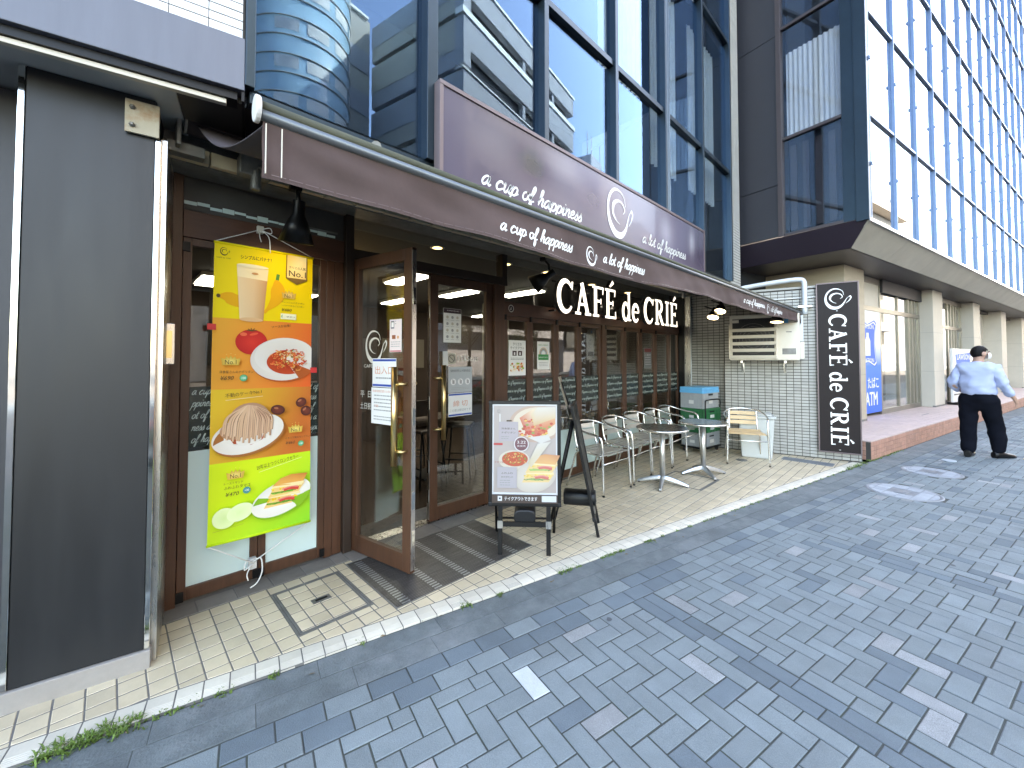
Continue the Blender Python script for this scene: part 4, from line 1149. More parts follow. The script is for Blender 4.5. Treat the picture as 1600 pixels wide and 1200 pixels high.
def hbar(m, y, z, ry, rz, mt, nm):
    mb = MB(); n = 14; k = 0
    for x in (AX0, AX1):
        for i in range(n): a = 2*math.pi*i/n; mb.v.append(Vector((x, y+ry*math.cos(a), z+rz*math.sin(a))))
    for i in range(n): j = (i+1) % n; mb.face((i, n+i, n+j, j), 0, None, True)
    mb.face(range(n)); mb.face([n+n-1-i for i in range(n)])
    return mb.build(nm, mt, aw)
hbar(0, AY+.004, zb0+.062, .022, .017, M_moss, 'top_rail')
hbar(0, AY-.012, zb0+.032, .018, .015, M_bar, 'front_bar')
mb = MB()
for i in range(16):
    a = 2*math.pi*i/16
mb.prism([(AY-.006+.03*math.cos(2*math.pi*i/20), zb0+.047+.04*math.sin(2*math.pi*i/20)) for i in range(20)], AX0-.016, AX0-.001, X=Matrix(((0, 0, 1, 0), (1, 0, 0, 0), (0, 1, 0, 0), (0, 0, 0, 1))))
mb.build('end_cap', M_white, aw, bevel=.004)
mb = MB(); mb.tube([(AX0-.02, 2.84, 2.80), (AX1, 2.84, 2.80)], .052, 16); mb.build('roller', M_awnin, aw)
mb = MB(); mb.tube([(AX0-.035, 2.84, 2.80), (AX0-.022, 2.84, 2.80)], .056, 16); mb.build('roller_cap', M_dirty, aw)
for x in (AX0-.055, 3.7, 7.4):
    mb = MB(); mb.box((x-.012, 2.80, 2.66), (x+.008, 2.93, 2.86)); mb.box((x-.05, 2.86, 2.64), (x+.12, 2.935, 2.70)); mb.build('bracket', M_dirty, aw, bevel=.004)
mb = MB(); mb.lathe([(.01, 0), (.03, .004), (.03, .02), (.01, .026)], 14, Matrix.Translation((AX0-.075, 2.80, 2.83)) @ Matrix.Rotation(rad(90), 4, 'Y')); mb.tube([(AX0-.1, 2.8, 2.83), (AX0-.05, 2.8, 2.83)], .006, 8); mb.build('gear_wheel', M_steel, aw)
for ax, lab in ((.62, None), (6.9, None)):
    for (p, q, r) in (((ax, 2.9, 2.68), (ax+.55 if ax < 3 else ax-.55, 2.2, 2.50), .022), ((ax+.55 if ax < 3 else ax-.55, 2.2, 2.50), (ax+.05, AY+.02, 2.27), .018)):
        MB().tube([p, q], r, 10).build('folding_arm', M_dirty, aw)
    mb = MB(); mb.box((ax-.09, 2.86, 2.62), (ax+.08, 2.94, 2.74)); mb.tube([(ax, 2.88, 2.54), (ax, 2.88, 2.66)], .03, 10); mb.build('arm_shoulder', M_dirty, aw, bevel=.01)
# valance print follows the cloth
class ValArt(Art):
    def _p(s, u, v):
        x = u; z = v; q = max(0, min(1, (zl-z)/(zl-vz(x)))); return Vector((x, vy(x, q)-.0016-s.z, z))
WHT = (.72, .74, .72)
def vprint(nm, fn):
    va = ValArt(Matrix.Identity(4), step=.00001); fn(va); va.build(nm, P_matte, aw)
vprint('lettering', lambda va: va.script('a cup of happiness', 1.235, 2.085, .034, WHT, wd=.24, squeeze=1.12))
vprint('cup_logo', lambda va: va.logo(1.962, 2.095, .056, WHT))
vprint('lettering', lambda va: va.script('a lot of happiness', 2.09, 2.083, .034, WHT, wd=.24, squeeze=1.12))
vprint('lettering', lambda va: va.script('a cup of happiness', 4.74, 2.105, .034, WHT, wd=.24, squeeze=1.5))
vprint('cup_logo', lambda va: va.logo(5.67, 2.115, .055, WHT))
vprint('lettering', lambda va: va.script('a lot of happiness', 5.8, 2.1, .034, WHT, wd=.24, squeeze=1.25))
# fascia sign on the curtain wall
SY = YC-.12
fs = thing('fascia_sign', 'long purple brown sign box with white cup logo above the awning', 'sign', (4, SY, 3))
sx0, sx1, sz0, sz1 = .68*SY, 2.722*SY, 1.5+.50*SY, 1.5+.832*SY
bx('sign_box', (sx0, SY, sz0), (sx1, YC-.062, sz1), M_signfr, fs, .004)
for a, b in (((sx0, SY-.012, sz1-.03), (sx1, SY-.001, sz1)), ((sx0, SY-.012, sz0), (sx0+.03, SY-.001, sz1-.031)), ((sx1-.02, SY-.012, sz0), (sx1, SY-.001, sz1-.031))): bx('frame', a, b, M_signfr, fs, .002)
fa = Art(axes((0, SY-.002, 0), (1, 0, 0), (0, 0, 1)), step=.00012)
nu, nv = 60, 10
def reflection_col(u, v):  # cloudy reflections painted into the sign face colours
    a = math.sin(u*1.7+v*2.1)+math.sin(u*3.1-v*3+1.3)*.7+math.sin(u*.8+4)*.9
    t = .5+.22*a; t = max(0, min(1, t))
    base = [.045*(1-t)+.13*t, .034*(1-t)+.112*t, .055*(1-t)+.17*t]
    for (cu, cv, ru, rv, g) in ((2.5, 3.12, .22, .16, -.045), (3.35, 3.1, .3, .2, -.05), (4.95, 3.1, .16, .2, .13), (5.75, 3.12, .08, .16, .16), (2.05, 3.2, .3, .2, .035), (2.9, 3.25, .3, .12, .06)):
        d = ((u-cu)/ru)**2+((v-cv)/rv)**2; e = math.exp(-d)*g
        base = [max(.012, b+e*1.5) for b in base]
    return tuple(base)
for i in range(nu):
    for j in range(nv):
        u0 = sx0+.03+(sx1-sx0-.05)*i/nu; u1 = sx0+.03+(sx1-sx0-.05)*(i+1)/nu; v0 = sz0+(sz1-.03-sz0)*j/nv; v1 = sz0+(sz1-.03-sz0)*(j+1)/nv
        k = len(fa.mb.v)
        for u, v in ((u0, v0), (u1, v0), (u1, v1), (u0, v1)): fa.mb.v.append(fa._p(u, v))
        fa.mb.face((k, k+1, k+2, k+3), 0, (reflection_col(u0, v0), reflection_col(u1, v0), reflection_col(u1, v1), reflection_col(u0, v1)))
fa.z = .0005
fa.script('a cup of happiness', 1.92, 2.80, .072, WHT, wd=.23, squeeze=1.18)
fa.logo(3.83, 3.055, .26, WHT)
fa.script('a lot of happiness', 4.33, 2.85, .068, WHT, wd=.23, squeeze=1.28)
fa.build('face_print_and_reflections', P_sign, fs)
# lit channel letters
cl = thing('channel_letters', 'row of lit white serif channel letters mounted over the folding windows', 'sign letters', (5.5, 3.1, 2.07))
LY = 3.02
txt = 'CAFÉ de CRIÉ'
tot = sum(serif(c)[1] for c in txt)
LX0, LX1, LZ = 3.70, 6.98, 2.06
H_ = .40; xs = (LX1-LX0)/(tot*H_)
u = 0
for ch in txt:
    rb, adv = serif(ch)
    if rb:
        mb = MB(); Xm = axes((LX0+u*H_*xs, LY+.055, LZ), (1, 0, 0), (0, 0, 1))
        serif_mesh(mb, rb, Xm, H_ if ch not in 'de' else H_*.97, .055, xs)
        mb.build('letter', [M_letter, M_lside], cl)
    u += adv
for z in (LZ+.06, LZ+.36): bx('rail', (LX0, LY+.06, z), (LX1, LY+.075, z+.015), M_black, cl)
for x in (LX0+.05, LX1-.1, 5.3): bx('bracket', (x, LY+.078, LZ+.02), (x+.03, YF+.0, LZ+.04), M_black, cl)
# spot lamps on the lintel
def spot(x, z, tilt, lab, y=2.86, lit=True, sc_=1.25, rz=0):
    t = thing('spot_lamp', lab, 'spot lamp', (x, y, z), rz, 'spot lamps under the awning')
    t.rotation_euler = (0, 0, rz)
    R = Matrix.Rotation(tilt, 4, 'X')
    MB().lathe([(.082*sc_, -.16*sc_), (.085*sc_, -.165*sc_), (.052*sc_, -.06*sc_), (.03*sc_, -.02*sc_), (.03*sc_, .05*sc_)], 22, R, cap=False).build('shade', M_black, t, world=False)
    MB().lathe([(.07*sc_, -.157*sc_), (.001, -.152*sc_)], 18, R).build('lamp', M_spot if lit else M_mirror, t, world=False)
    if lit:
        L = bpy.data.lights.new('lamp_light', 'SPOT'); L.energy = 1.0; L.spot_size = rad(75); L.spot_blend = .6; L.color = (1.0, .86, .62); L.shadow_soft_size = .05
        lo = bpy.data.objects.new('lamp_light', L); C.objects.link(lo); lo.parent = t; lo.location = (0, .02, -.175); lo.rotation_euler = (rad(14), 0, 0)
    MB().tube([(0, 0, .03), (0, .01, .11), (0, .06, .17)], .013, 8).build('arm', M_black, t, world=False)
    MB().box((-.035, .04, .15), (.035, .1, .19)).build('mounting_box', M_black, t, world=False, bevel=.004)
spot(.86, 2.47, rad(12), 'black cone spot lamp hanging above the yellow menu banner')
spot(3.38, 2.42, rad(60), 'black spot lamp head tilted sideways in front of the letter C', lit=False, rz=.5)
# ------------------------------------------------------------------ tiled side wall with everything on it
WD = Vector((WALLP[1][0]-WALLP[0][0], WALLP[1][1]-WALLP[0][1], 0)); WL = WD.length; wd_ = WD.normalized()
# local x runs from the inner corner to the street end, y = up, z = out towards the terrace
WO = Vector((WALLP[1][0], WALLP[1][1], 0)); WX = axes(WO, -wd_, (0, 0, 1))
if WX[0][2] > 0: print('WALL NORMAL WRONG')
sw = thing('side_wall', 'white glazed tile wall closing the terrace on the right', 'wall', (WO.x, WO.y, 0))
mb = MB().box((0, 0, -.15), (WL, 2.60, 0), X=WX); mb.build('core', M_wallg, sw)
MB().box((-.0, 2.602, -.16), (WL+.01, 2.635, .012), X=WX).build('coping', M_wallt, sw, bevel=.003)
walltiles(WX @ Matrix.Translation((0, .02, 0)), WL, 2.575, .0955, .0475, 'wall_tile', sw, M_wallt, 300, .01)
EX = axes(WO-wd_*WL, wd_.cross(Vector((0, 0, 1)))*1.0, (0, 0, 1))
EX = axes(WO-wd_*(WL+.0)+Vector(WX.col[2][:3])*0.0, -Vector(WX.col[2][:3]), (0, 0, 1))
walltiles(EX, .15, 2.6, .075, .0475, 'end_tile', sw, M_wallt, 110, 0.0)
# vertical sign
vs = thing('vertical_sign', 'tall dark brown vertical cafe sign with white cup logo on the tiled wall end', 'sign', (7.75, 1, .12))
VX0, VX1, VZ0, VZ1 = WL-.50, WL-.005, .13, 2.645
MB().box((VX0, VZ0, .008), (VX1, VZ1, .065), X=WX).build('sign_box', M_vsign, vs, bevel=.004)
for a, b in (((VX0-.004, VZ0-.004, .03), (VX0+.012, VZ1+.004, .074)), ((VX1-.012, VZ0-.004, .03), (VX1+.004, VZ1+.004, .074)), ((VX0+.0125, VZ1-.012, .03), (VX1-.0125, VZ1+.004, .074)), ((VX0+.0125, VZ0-.004, .03), (VX1-.0125, VZ0+.012, .074))):
    MB().box(a, b, X=WX).build('frame', M_signfr, vs, bevel=.002)
for z in (VZ0-.02, VZ1+.005): pass
cxv = (VX0+VX1)/2
la = Art(WX @ Matrix.Translation((0, 0, .0662)), step=.0002)
la.logo(cxv-.01, VZ1-.24, .155, (.85, .85, .82), rot=rad(-8))
la.ell(cxv-.005, VZ1-.42, .009, .009, (.5, .5, .5), 10); la.ell(cxv, VZ0+.045, .012, .006, (.4, .4, .38), 10)
la.build('logo', P_matte, vs)
u = 0.0; top = VZ1-.47; length = top-(VZ0+.10); tot = sum(serif(c)[1] for c in txt); hh = .205; kx = length/(tot*hh)
for ch in txt:
    rb, adv = serif(ch)
    if rb:
        O = WX @ Vector((cxv-hh*.5-.0, top-u*hh*kx, .0655))
        # text runs downwards, letter tops point right
        Xd = Matrix((( -WX[0][1], WX[0][0], WX[0][2], O.x), (-WX[1][1], WX[1][0], WX[1][2], O.y), (-WX[2][1], WX[2][0], WX[2][2], O.z), (0, 0, 0, 1)))
        mb = MB(); serif_mesh(mb, rb, Xd, hh if ch not in 'de' else hh*.97, .004, kx); mb.build('letter', [M_vlet, M_vlet], vs)
    u += adv
# air conditioner outdoor unit
ac = thing('air_conditioner', 'cream outdoor air conditioner unit on brackets on the tiled wall', 'air conditioner', (7.2, 1.9, 1.47))
a0, a1, z0, z1, d0, d1 = .12, 1.04, 1.49, 2.2, .06, .37
def WB(name, a, b, m, par, bev=.003): return MB().box(a, b, X=WX).build(name, m, par, bevel=bev)
WB('casing', (a0, z0, d0), (a1, z1, d1), M_cream, ac, .012)
WB('fan_recess', (a0+.04, z0+.05, d1+.0005), (a0+.60, z1-.06, d1+.004), M_black, ac, 0)
mb = MB()
for q in range(5): mb.lathe([(.05+q*.045, 0), (.053+q*.045, 0), (.053+q*.045, .003), (.05+q*.045, .003)], 28, WX @ Matrix.Translation((a0+.32, z0+.34, d1+.005)), cap=False)
mb.build('fan_guard', M_dirty, ac)
WB('top_vent_cover', (a0+.0, z1-.05, d1+.001), (a0+.63, z1-.005, d1+.03), M_cream, ac)
for q in range(5):
    z = z0+.03+q*.105
    mb = MB(); X2 = WX @ Matrix.Translation((a0-.0, z, d1+.03)) @ Matrix.Rotation(rad(22), 4, 'X'); mb.box((0, 0, 0), (.63, .052, .012), X=X2); mb.build('louvre', M_cream, ac, bevel=.003)
WB('louvre_side', (a0+.615, z0+.02, d1+.002), (a0+.645, z1-.15, d1+.05), M_cream, ac, .006)
WB('louvre_side', (a0-.01, z0+.02, d1+.002), (a0+.01, z1-.15, d1+.05), M_cream, ac, .006)
WB('label_plate', (a0+.70, z0+.09, d1+.001), (a0+.87, z0+.18, d1+.0025), M_dirty, ac, 0)
WB('badge', (a0+.75, z0+.42, d1+.001), (a0+.82, z0+.435, d1+.0025), M_dirty, ac, 0)
WB('blue_sticker', (a0+.73, z0+.56, d1+.001), (a0+.78, z0+.62, d1+.002), M_blue, ac, 0)
WB('logo_plate', (a0+.04, z1-.12, d1+.005), (a0+.13, z1-.075, d1+.009), M_cream, ac, 0)
WB('valve_cover', (a1+.002, z0+.02, d0+.03), (a1+.06, z0+.28, d0+.2), M_cream, ac, .008)
WB('pipe_cover', (a1+.002, z0+.29, d0+.02), (a1+.055, z1-.02, d0+.09), M_pipe, ac, .008)
for x in (a0+.15, a0+.72):
    mb = MB(); mb.box((x, z0-.04, .01), (x+.03, z0-.005, .42), X=WX); mb.box((x, z0-.2, .01), (x+.03, z0-.041, .03), X=WX); mb.tube([WX @ Vector((x+.015, z0-.19, .03)), WX @ Vector((x+.015, z0-.04, .36))], .011, 6); mb.build('bracket', M_steel, ac)
# drain pipe over the wall
pp = thing('wall_pipe', 'thick pale grey insulated pipe bending over the top of the tiled wall', 'pipe', (7.6, 1.5, 2.2))
pts = [(-.2, 2.60, .05), (.4, 2.69, .055), (.9, 2.735, .06), (1.06, 2.735, .06), (1.11, 2.70, .06), (1.12, 2.6, .06), (1.12, 2.2, .06)]
P3 = catmull([(p[0], p[1], p[2]) for p in pts], 6); MB().tube([WX @ p for p in P3], .036, 14).build('pipe', M_pipe, pp)
WB('clip', (1.03, 2.3, .004), (1.21, 2.33, .1), M_steel, pp)
WB('thin_conduit', (.2, 2.45, .008), (1.27, 2.466, .024), M_white, pp)
# lamps lighting the wall
for q, (lx, lz, ld, lab, tl) in enumerate([(.28, 2.19, .62, 'lit spot lamp under the awning nearest the tiled wall, upper of the pair', 18), (.18, 2.12, .50, 'lit spot lamp under the awning, lower left of the pair near the tiled wall', 16), (1.0, 2.24, .52, 'lit spot lamp peeking below the valance in front of the air conditioner', 0)]):
    P = [(6.7, 2.24, 2.24), (6.66, 2.33, 2.15), (6.75, 1.50, 2.03)][q]
    t = thing('spot_lamp', lab, 'spot lamp', P, 0, 'spot lamps under the awning')
    R = Matrix.Rotation(rad(tl+8), 4, 'Y')
    MB().lathe([(.085, -.0), (.088, .002), (.06, .09), (.03, .12), (.03, .17)], 20, R, cap=False).build('shade', M_black, t, world=False)
    MB().lathe([(.078, .006), (.001, .008)], 18, R).build('lamp', M_spot, t, world=False)
    MB().tube([(.1, 0, .12), (.12, .05, .15), (.1, .16, .2)], .012, 8).build('arm', M_black, t, world=False)
# crates on a hand cart, bin
def crate(name, lab, x, y, z, w_, d_, h_, m, rz, lid=None, ribs=5, grp='crates stacked beside the wall'):
    t = thing(name, lab, 'crate', (x, y, z), rz, grp)
    mb = MB(); e = .012
    mb.box((-w_/2, -d_/2, 0), (w_/2, d_/2, .02)); mb.box((-w_/2, -d_/2, .0205), (w_/2, -d_/2+e, h_)); mb.box((-w_/2, d_/2-e, .0205), (w_/2, d_/2, h_))
    mb.box((-w_/2, -d_/2+e, .0205), (-w_/2+e, d_/2-e, h_)); mb.box((w_/2-e, -d_/2+e, .0205), (w_/2, d_/2-e, h_))
    mb.build('body', m, t, world=False, bevel=.004)
    mb = MB()
    for z_ in (h_-.03, h_*.55): mb.box((-w_/2-.007, -d_/2-.007, z_), (w_/2+.007, -d_/2-.0005, z_+.014)); mb.box((-w_/2-.007, -d_/2-.0004, z_), (-w_/2-.0005, d_/2, z_+.014))
    for i in range(ribs+1):
        x_ = -w_/2+i*(w_/ribs); mb.box((x_-.005, -d_/2-.005, .0), (x_+.005, -d_/2-.0006, h_-.031)); y_ = -d_/2+i*(d_/ribs); mb.box((-w_/2-.005, y_-.005, 0), (-w_/2-.0006, y_+.005, h_-.031))
    o = mb.build('ribs', m, t, world=False); o['kind'] = 'stuff'
    MB().box((-.06, -d_/2-.0095, h_*.25), (.06, -d_/2-.0075, h_*.5)).build('paper_tag', M_white, t, world=False)
    MB().box((-w_/2-.0095, -.04, h_*.25), (-w_/2-.0075, .04, h_*.45)).build('paper_tag', M_white, t, world=False)
    MB().box((-.07, -d_/2-.0085, h_*.7), (.07, -d_/2-.0074, h_*.8)).build('hand_hole', M_black, t, world=False)
    if lid:
        MB().box((-w_/2-.012, -d_/2-.012, h_), (w_/2+.012, d_/2+.012, h_+.05)).build('lid', lid, t, world=False, bevel=.006)
        MB().box((-w_/2-.016, -d_/2-.016, h_-.045), (w_/2+.016, d_/2+.016, h_-.001)).build('rim', lid, t, world=False, bevel=.004)
        for s_ in (-1, 1): MB().box((s_*w_*.25-.04, -d_/2-.02, h_-.03), (s_*w_*.25+.04, -d_/2-.0165, h_+.02)).build('latch', lid, t, world=False)
    return t
cr = (6.98, 2.66); CRZ = rad(-8)
tt = thing('hand_cart', 'low black flat cart with a bent tube handle under the crates', 'cart', (*cr, ZT), CRZ)
MB().box((-.28, -.2, .07), (.28, .2, .095)).build('deck', M_black, tt, world=False, bevel=.006)
for a in (-1, 1):
    for b in (-1, 1): MB().lathe([(.005, -.012), (.035, -.012), (.035, .012), (.005, .012)], 12, Matrix.Translation((a*.22, b*.15, .035)) @ Matrix.Rotation(rad(90), 4, 'X')).build('castor', M_blackpl, tt, world=False)
MB().tube(catmull([(-.29, -.24, .09), (-.3, -.25, .5), (-.3, -.25, .80), (-.25, -.25, .85), (.1, -.25, .85), (.16, -.25, .80), (.16, -.24, .72)], 5), .011, 8).build('handle', M_black, tt, world=False)
crate('plastic_crate', 'grey clear plastic crate at the bottom of the stack on the cart', *cr, ZT+.097, .50, .36, .22, M_clear, CRZ)
crate('plastic_crate', 'dark green plastic crate above the bottom grey crate', *cr, ZT+.32, .52, .38, .18, M_green, CRZ+.02)
crate('plastic_crate', 'dark green plastic crate directly under the folding crate with blue lid', cr[0]+.01, cr[1], ZT+.503, .52, .38, .2, M_green, CRZ-.02)
crate('folding_crate', 'grey folding crate with bright blue lid on top of the stack', cr[0]+.0, cr[1]+.01, ZT+.706, .50, .36, .29, M_clear, CRZ+.01, M_blue)
bn = thing('waste_bin', 'tall translucent grey plastic bin with lid against the tiled wall', 'bin', (7.14, 1.88, ZT), rad(-76))
mb = MB()
for z_, w2, d2 in ((0, .2, .14), (.60, .235, .165)):
    for a, b in ((-1, -1), (1, -1), (1, 1), (-1, 1)): mb.v.append(Vector((a*w2, b*d2, z_)))
mb.face((3, 2, 1, 0)); mb.face((4, 5, 6, 7))
for q in ((0, 1, 5, 4), (1, 2, 6, 5), (2, 3, 7, 6), (3, 0, 4, 7)): mb.face(q)
mb.build('body', M_binm, bn, world=False, bevel=.02)
MB().box((-.235, -.185, .602), (.235, .185, .64)).build('rim', M_binm, bn, world=False, bevel=.01)
MB().box((-.2, -.15, .641), (.2, .15, .67)).build('lid', M_binm, bn, world=False, bevel=.012)
for a in (-1, 1): MB().box((a*.235, -.05, .59), (a*.262, .05, .63)).build('grip', M_binm, bn, world=False, bevel=.006)

# ------------------------------------------------------------------ terrace furniture
def make_chair(wood, lab, loc, rz):
    """stacking cafe armchair facing local -Y"""
    t = thing('armchair', lab, 'chair', loc, rz, 'metal armchairs on the terrace')
    # arm loop with the front legs
    pts = [(-.265, -.23, 0), (-.255, -.215, .32), (-.25, -.2, .58), (-.262, -.14, .645), (-.275, 0, .665), (-.255, .16, .70), (-.17, .25, .735), (0, .285, .75),
           (.17, .25, .735), (.255, .16, .70), (.275, 0, .665), (.262, -.14, .645), (.25, -.2, .58), (.255, -.215, .32), (.265, -.23, 0)]
    MB().tube(catmull(pts, 5), .0125, 10).build('arm_frame', M_alu, t, world=False)
    for s_ in (-1, 1):
        MB().tube(catmull([(s_*.24, -.19, .425), (s_*.225, .0, .43), (s_*.215, .17, .42), (s_*.225, .235, .26), (s_*.245, .31, 0)], 5), .0115, 8).build('leg', M_alu, t, world=False)
        MB().tube(catmull([(s_*.19, .10, .40), (s_*.185, .19, .46), (s_*.185, .225, .56), (s_*.18, .245, .735)], 5), .0105, 8).build('back_upright', M_alu, t, world=False)
        MB().tube([(s_*.265, -.23, 0), (s_*.265, -.23, .012)], .0145, 8).build('foot_cap', M_blackpl, t, world=False)
    MB().tube([(-.255, -.216, .34), (.255, -.216, .34)], .008, 8).build('stretcher', M_alu, t, world=False)
    MB().tube([(-.235, .255, .2), (.235, .255, .2)], .008, 8).build('stretcher', M_alu, t, world=False) if False else None
    ms = M_slatw if wood else M_alud
    for q in range(7):
        y = -.215+q*.062; zz = .44-.012*math.sin(q/6*math.pi) - (.012 if q == 0 else 0)
        MB().box((-.235+.004*q*.5, y, zz), (.235-.004*q*.5, y+.05, zz+.009)).build('seat_slat', ms, t, world=False, bevel=.003)
    for q in range(3):
        z = .52+q*.068; y = .208+q*.014
        mb = MB(); N = 8
        for i in range(N+1):
            x = -.185+.37*i/N; b = .018*(1-(2*i/N-1)**2)
            for dy, dz in ((0, 0), (.009, 0), (.009, .052), (0, .052)): mb.v.append(Vector((x, y+b+dy+(0.01 if dz else 0), z+dz)))
        for i in range(N):
            for a in range(4): c = (a+1) % 4; mb.face((4*i+a, 4*i+c, 4*i+4+c, 4*i+4+a))
        mb.face((3, 2, 1, 0)); mb.face((4*N, 4*N+1, 4*N+2, 4*N+3))
        mb.build('back_slat', ms, t, world=False)
    return t
ch0 = make_chair(False, 'silver slatted armchair nearest the standing signs, first of the row along the windows', (4.12, 2.71, ZT), rad(-3))
labs = ['silver slatted armchair second in the row, its arm overlapping the first chair', 'silver slatted armchair in the middle of the row behind the nearer round table', 'silver slatted armchair fourth in the row between the two round tables', 'silver slatted armchair at the far end of the row beside the green crates']
for (x, y, a), l in zip([(4.72, 2.72, 3), (5.28, 2.74, -4), (5.86, 2.75, 2), (6.38, 2.76, 0)], labs):
    c = copy_tree(ch0); c.location = (x, y, ZT); c.rotation_euler = (0, 0, rad(a)); c['label'] = l
make_chair(True, 'armchair with pale wooden slats facing the round table near the bin', (6.66, 1.90, ZT), rad(-66))
def make_table(lab, loc, rz):
    t = thing('round_table', lab, 'table', loc, rz, 'round metal tables')
    MB().lathe([(.285, .655), (.30, .66), (.302, .672), (.296, .681), (.285, .68), (.10, .678), (.001, .678)], 40, cap=False).build('table_top', M_alu, t, world=False)
    MB().lathe([(.284, .654), (.001, .654)], 30, cap=False).build('underside', M_castalu, t, world=False)
    MB().tube([(0, 0, .09), (0, 0, .654)], .032, 16).build('pedestal', M_alud, t, world=False)
    for q in range(4):
        a = q*math.pi/2; mb = MB(); L = .27; N = 8
        for i in range(N+1):
            f = i/N; r = .02+L*f; w2 = .030*(1-f*.35); zt = .115-.085*f**1.4; zb = .07-.062*f
            for dx, z in ((-w2, zb), (w2, zb), (w2*.6, zt), (-w2*.6, zt)): mb.v.append(Vector((r*math.cos(a)-dx*math.sin(a), r*math.sin(a)+dx*math.cos(a), z)))
        for i in range(N):
            for b in range(4): c = (b+1) % 4; mb.face((4*i+b, 4*i+c, 4*i+4+c, 4*i+4+b), 0, None, b != 0)
        mb.face((3, 2, 1, 0)); mb.face((4*N, 4*N+1, 4*N+2, 4*N+3)); mb.build('foot', M_castalu, t, world=False, bevel=.003)
        MB().lathe([(.012, 0), (.014, .012)], 10, Matrix.Translation((.275*math.cos(a), .275*math.sin(a), 0))).build('foot_pad', M_blackpl, t, world=False)
    return t
tb1 = make_table('round metal table nearer the standing signs', (4.73, 2.25, ZT), rad(20))
tb2 = copy_tree(tb1); tb2.location = (5.54, 2.08, ZT); tb2.rotation_euler = (0, 0, rad(48)); tb2['label'] = 'round metal table farther off beside the wooden slat chair'

# ------------------------------------------------------------------ menu banner on the left folding window
def Hx(h): return hexc(h)
def mixc(a, b, t): return tuple(a[i]*(1-t)+b[i]*t for i in range(3))
BW, BH = .59, 1.905
bt = thing('menu_banner', 'tall yellow orange and green menu banner with food pictures tied over the left windows', 'banner', (.74, 3.1, .35))
BXm = axes((.441, 3.098, .355), (1, 0, 0), (0, .0, 1)) @ Matrix.Rotation(rad(-.6), 4, 'Z') @ Matrix.Rotation(rad(-2.0), 4, 'X')
class BanArt(Art):
    def _p(s, u, v): return s.X @ Vector((u, v, s.z+.006*math.sin(v*3.1+u*2)+.004*math.sin(u*9)))
ba = BanArt(BXm, step=.00012)
def grid_rect(ar, u0, v0, u1, v1, f, nu=10, nv=10):
    ar.z += ar.step
    for i in range(nu):
        for j in range(nv):
            q = [(u0+(u1-u0)*(i+a)/nu, v0+(v1-v0)*(j+b)/nv) for a, b in ((0, 0), (1, 0), (1, 1), (0, 1))]
            k = len(ar.mb.v)
            for u, v in q: ar.mb.v.append(ar._p(u, v))
            ar.mb.face((k, k+1, k+2, k+3), 0, tuple(f(u, v) for u, v in q))
u_ = lambda a: a*BW
v_ = lambda a: a*BH
Yw, Or, Br, Gr = Hx('f2de10'), Hx('f0a030'), Hx('e0a030'), Hx('c4e41c')
grid_rect(ba, 0, v_(.742), BW, BH, lambda u, v: mixc(Hx('f7dc1a'), Hx('f3cd00'), u/BW))
grid_rect(ba, 0, v_(.503), BW, v_(.742), lambda u, v: mixc(Hx('f3ae3a'), Hx('ea5f22'), min(1, max(0, u/BW*.9-(v/BH-.55)*.6+.1))))
grid_rect(ba, 0, v_(.262), BW, v_(.503), lambda u, v: mixc(Hx('f0c632'), Hx('cc6a26'), min(1, max(0, u/BW*1.05-(v/BH-.4)*1.2+.05))))
grid_rect(ba, 0, 0, BW, v_(.262), lambda u, v: mixc(Hx('d2ea20'), Hx('86d228'), min(1, max(0, (u/BW*.8-(v/BH-.1)*3)))))
DK = Hx('4a3418')
ba.z = .0004
ba.logo(u_(.09), v_(.968), .026, DK); ba.text('CAFÉ de CRIÉ', u_(.02), v_(.944), .009, DK, w=.075)
ba.text('シンプルにバナナ！', u_(.24), v_(.952), .026, DK, w=.18, rot=rad(2), bold=.0008)
# banana behind, glass
ba.ribbon([(u_(.62), v_(.915)), (u_(.605), v_(.885))], .02, Hx('4d8a35'), 0)
ba.ribbon([(u_(.60), v_(.893)), (u_(.62), v_(.86)), (u_(.60), v_(.82)), (u_(.48), v_(.77))], 0, Hx('eead10'), 8, wfn=lambda q: .02+.07*math.sin(math.pi*min(1, q*1.1)))
ba.ribbon([(u_(.05), v_(.815)), (u_(.12), v_(.815)), (u_(.2), v_(.805)), (u_(.3), v_(.8))], 0, Hx('eead10'), 8, wfn=lambda q: .018+.06*min(1, q*2.2))
ba.ell(u_(.045), v_(.816), .011, .013, Hx('5c4a24'), 10)
def gl(u, v): 
    t = (u-u_(.2))/(u_(.3)); return mixc(Hx('f2d6a6'), Hx('cf9a68'), max(0, min(1, t*1.2-.2)))
ba.z += .0001
n = 18
k0 = [(u_(.205), v_(.93)), (u_(.255), v_(.742)), (u_(.46), v_(.738)), (u_(.515), v_(.925))]
for i in range(n):
    a, b = i/n, (i+1)/n
    L0 = (u_(.205+.035*a), v_(.93-.185*a)); R0 = (u_(.515-.045*a), v_(.925-.185*a)); L1 = (u_(.205+.035*b), v_(.93-.185*b)); R1 = (u_(.515-.045*b), v_(.925-.185*b))
    light = i < 4
    cL, cR = (Hx('f6e2b6'), Hx('f4dca8')) if light else (Hx('f0d2a4'), Hx('cb9560'))
    M0 = ((L0[0]*.45+R0[0]*.55), (L0[1]+R0[1])/2); M1 = ((L1[0]*.45+R1[0]*.55), (L1[1]+R1[1])/2)
    cM = mixc(cL, cR, .35)
    ba.poly([L1, M1, M0, L0], None, [cL, cM, cM, cL]); ba.poly([M1, R1, R0, M0], None, [cM, cR, cR, cM])
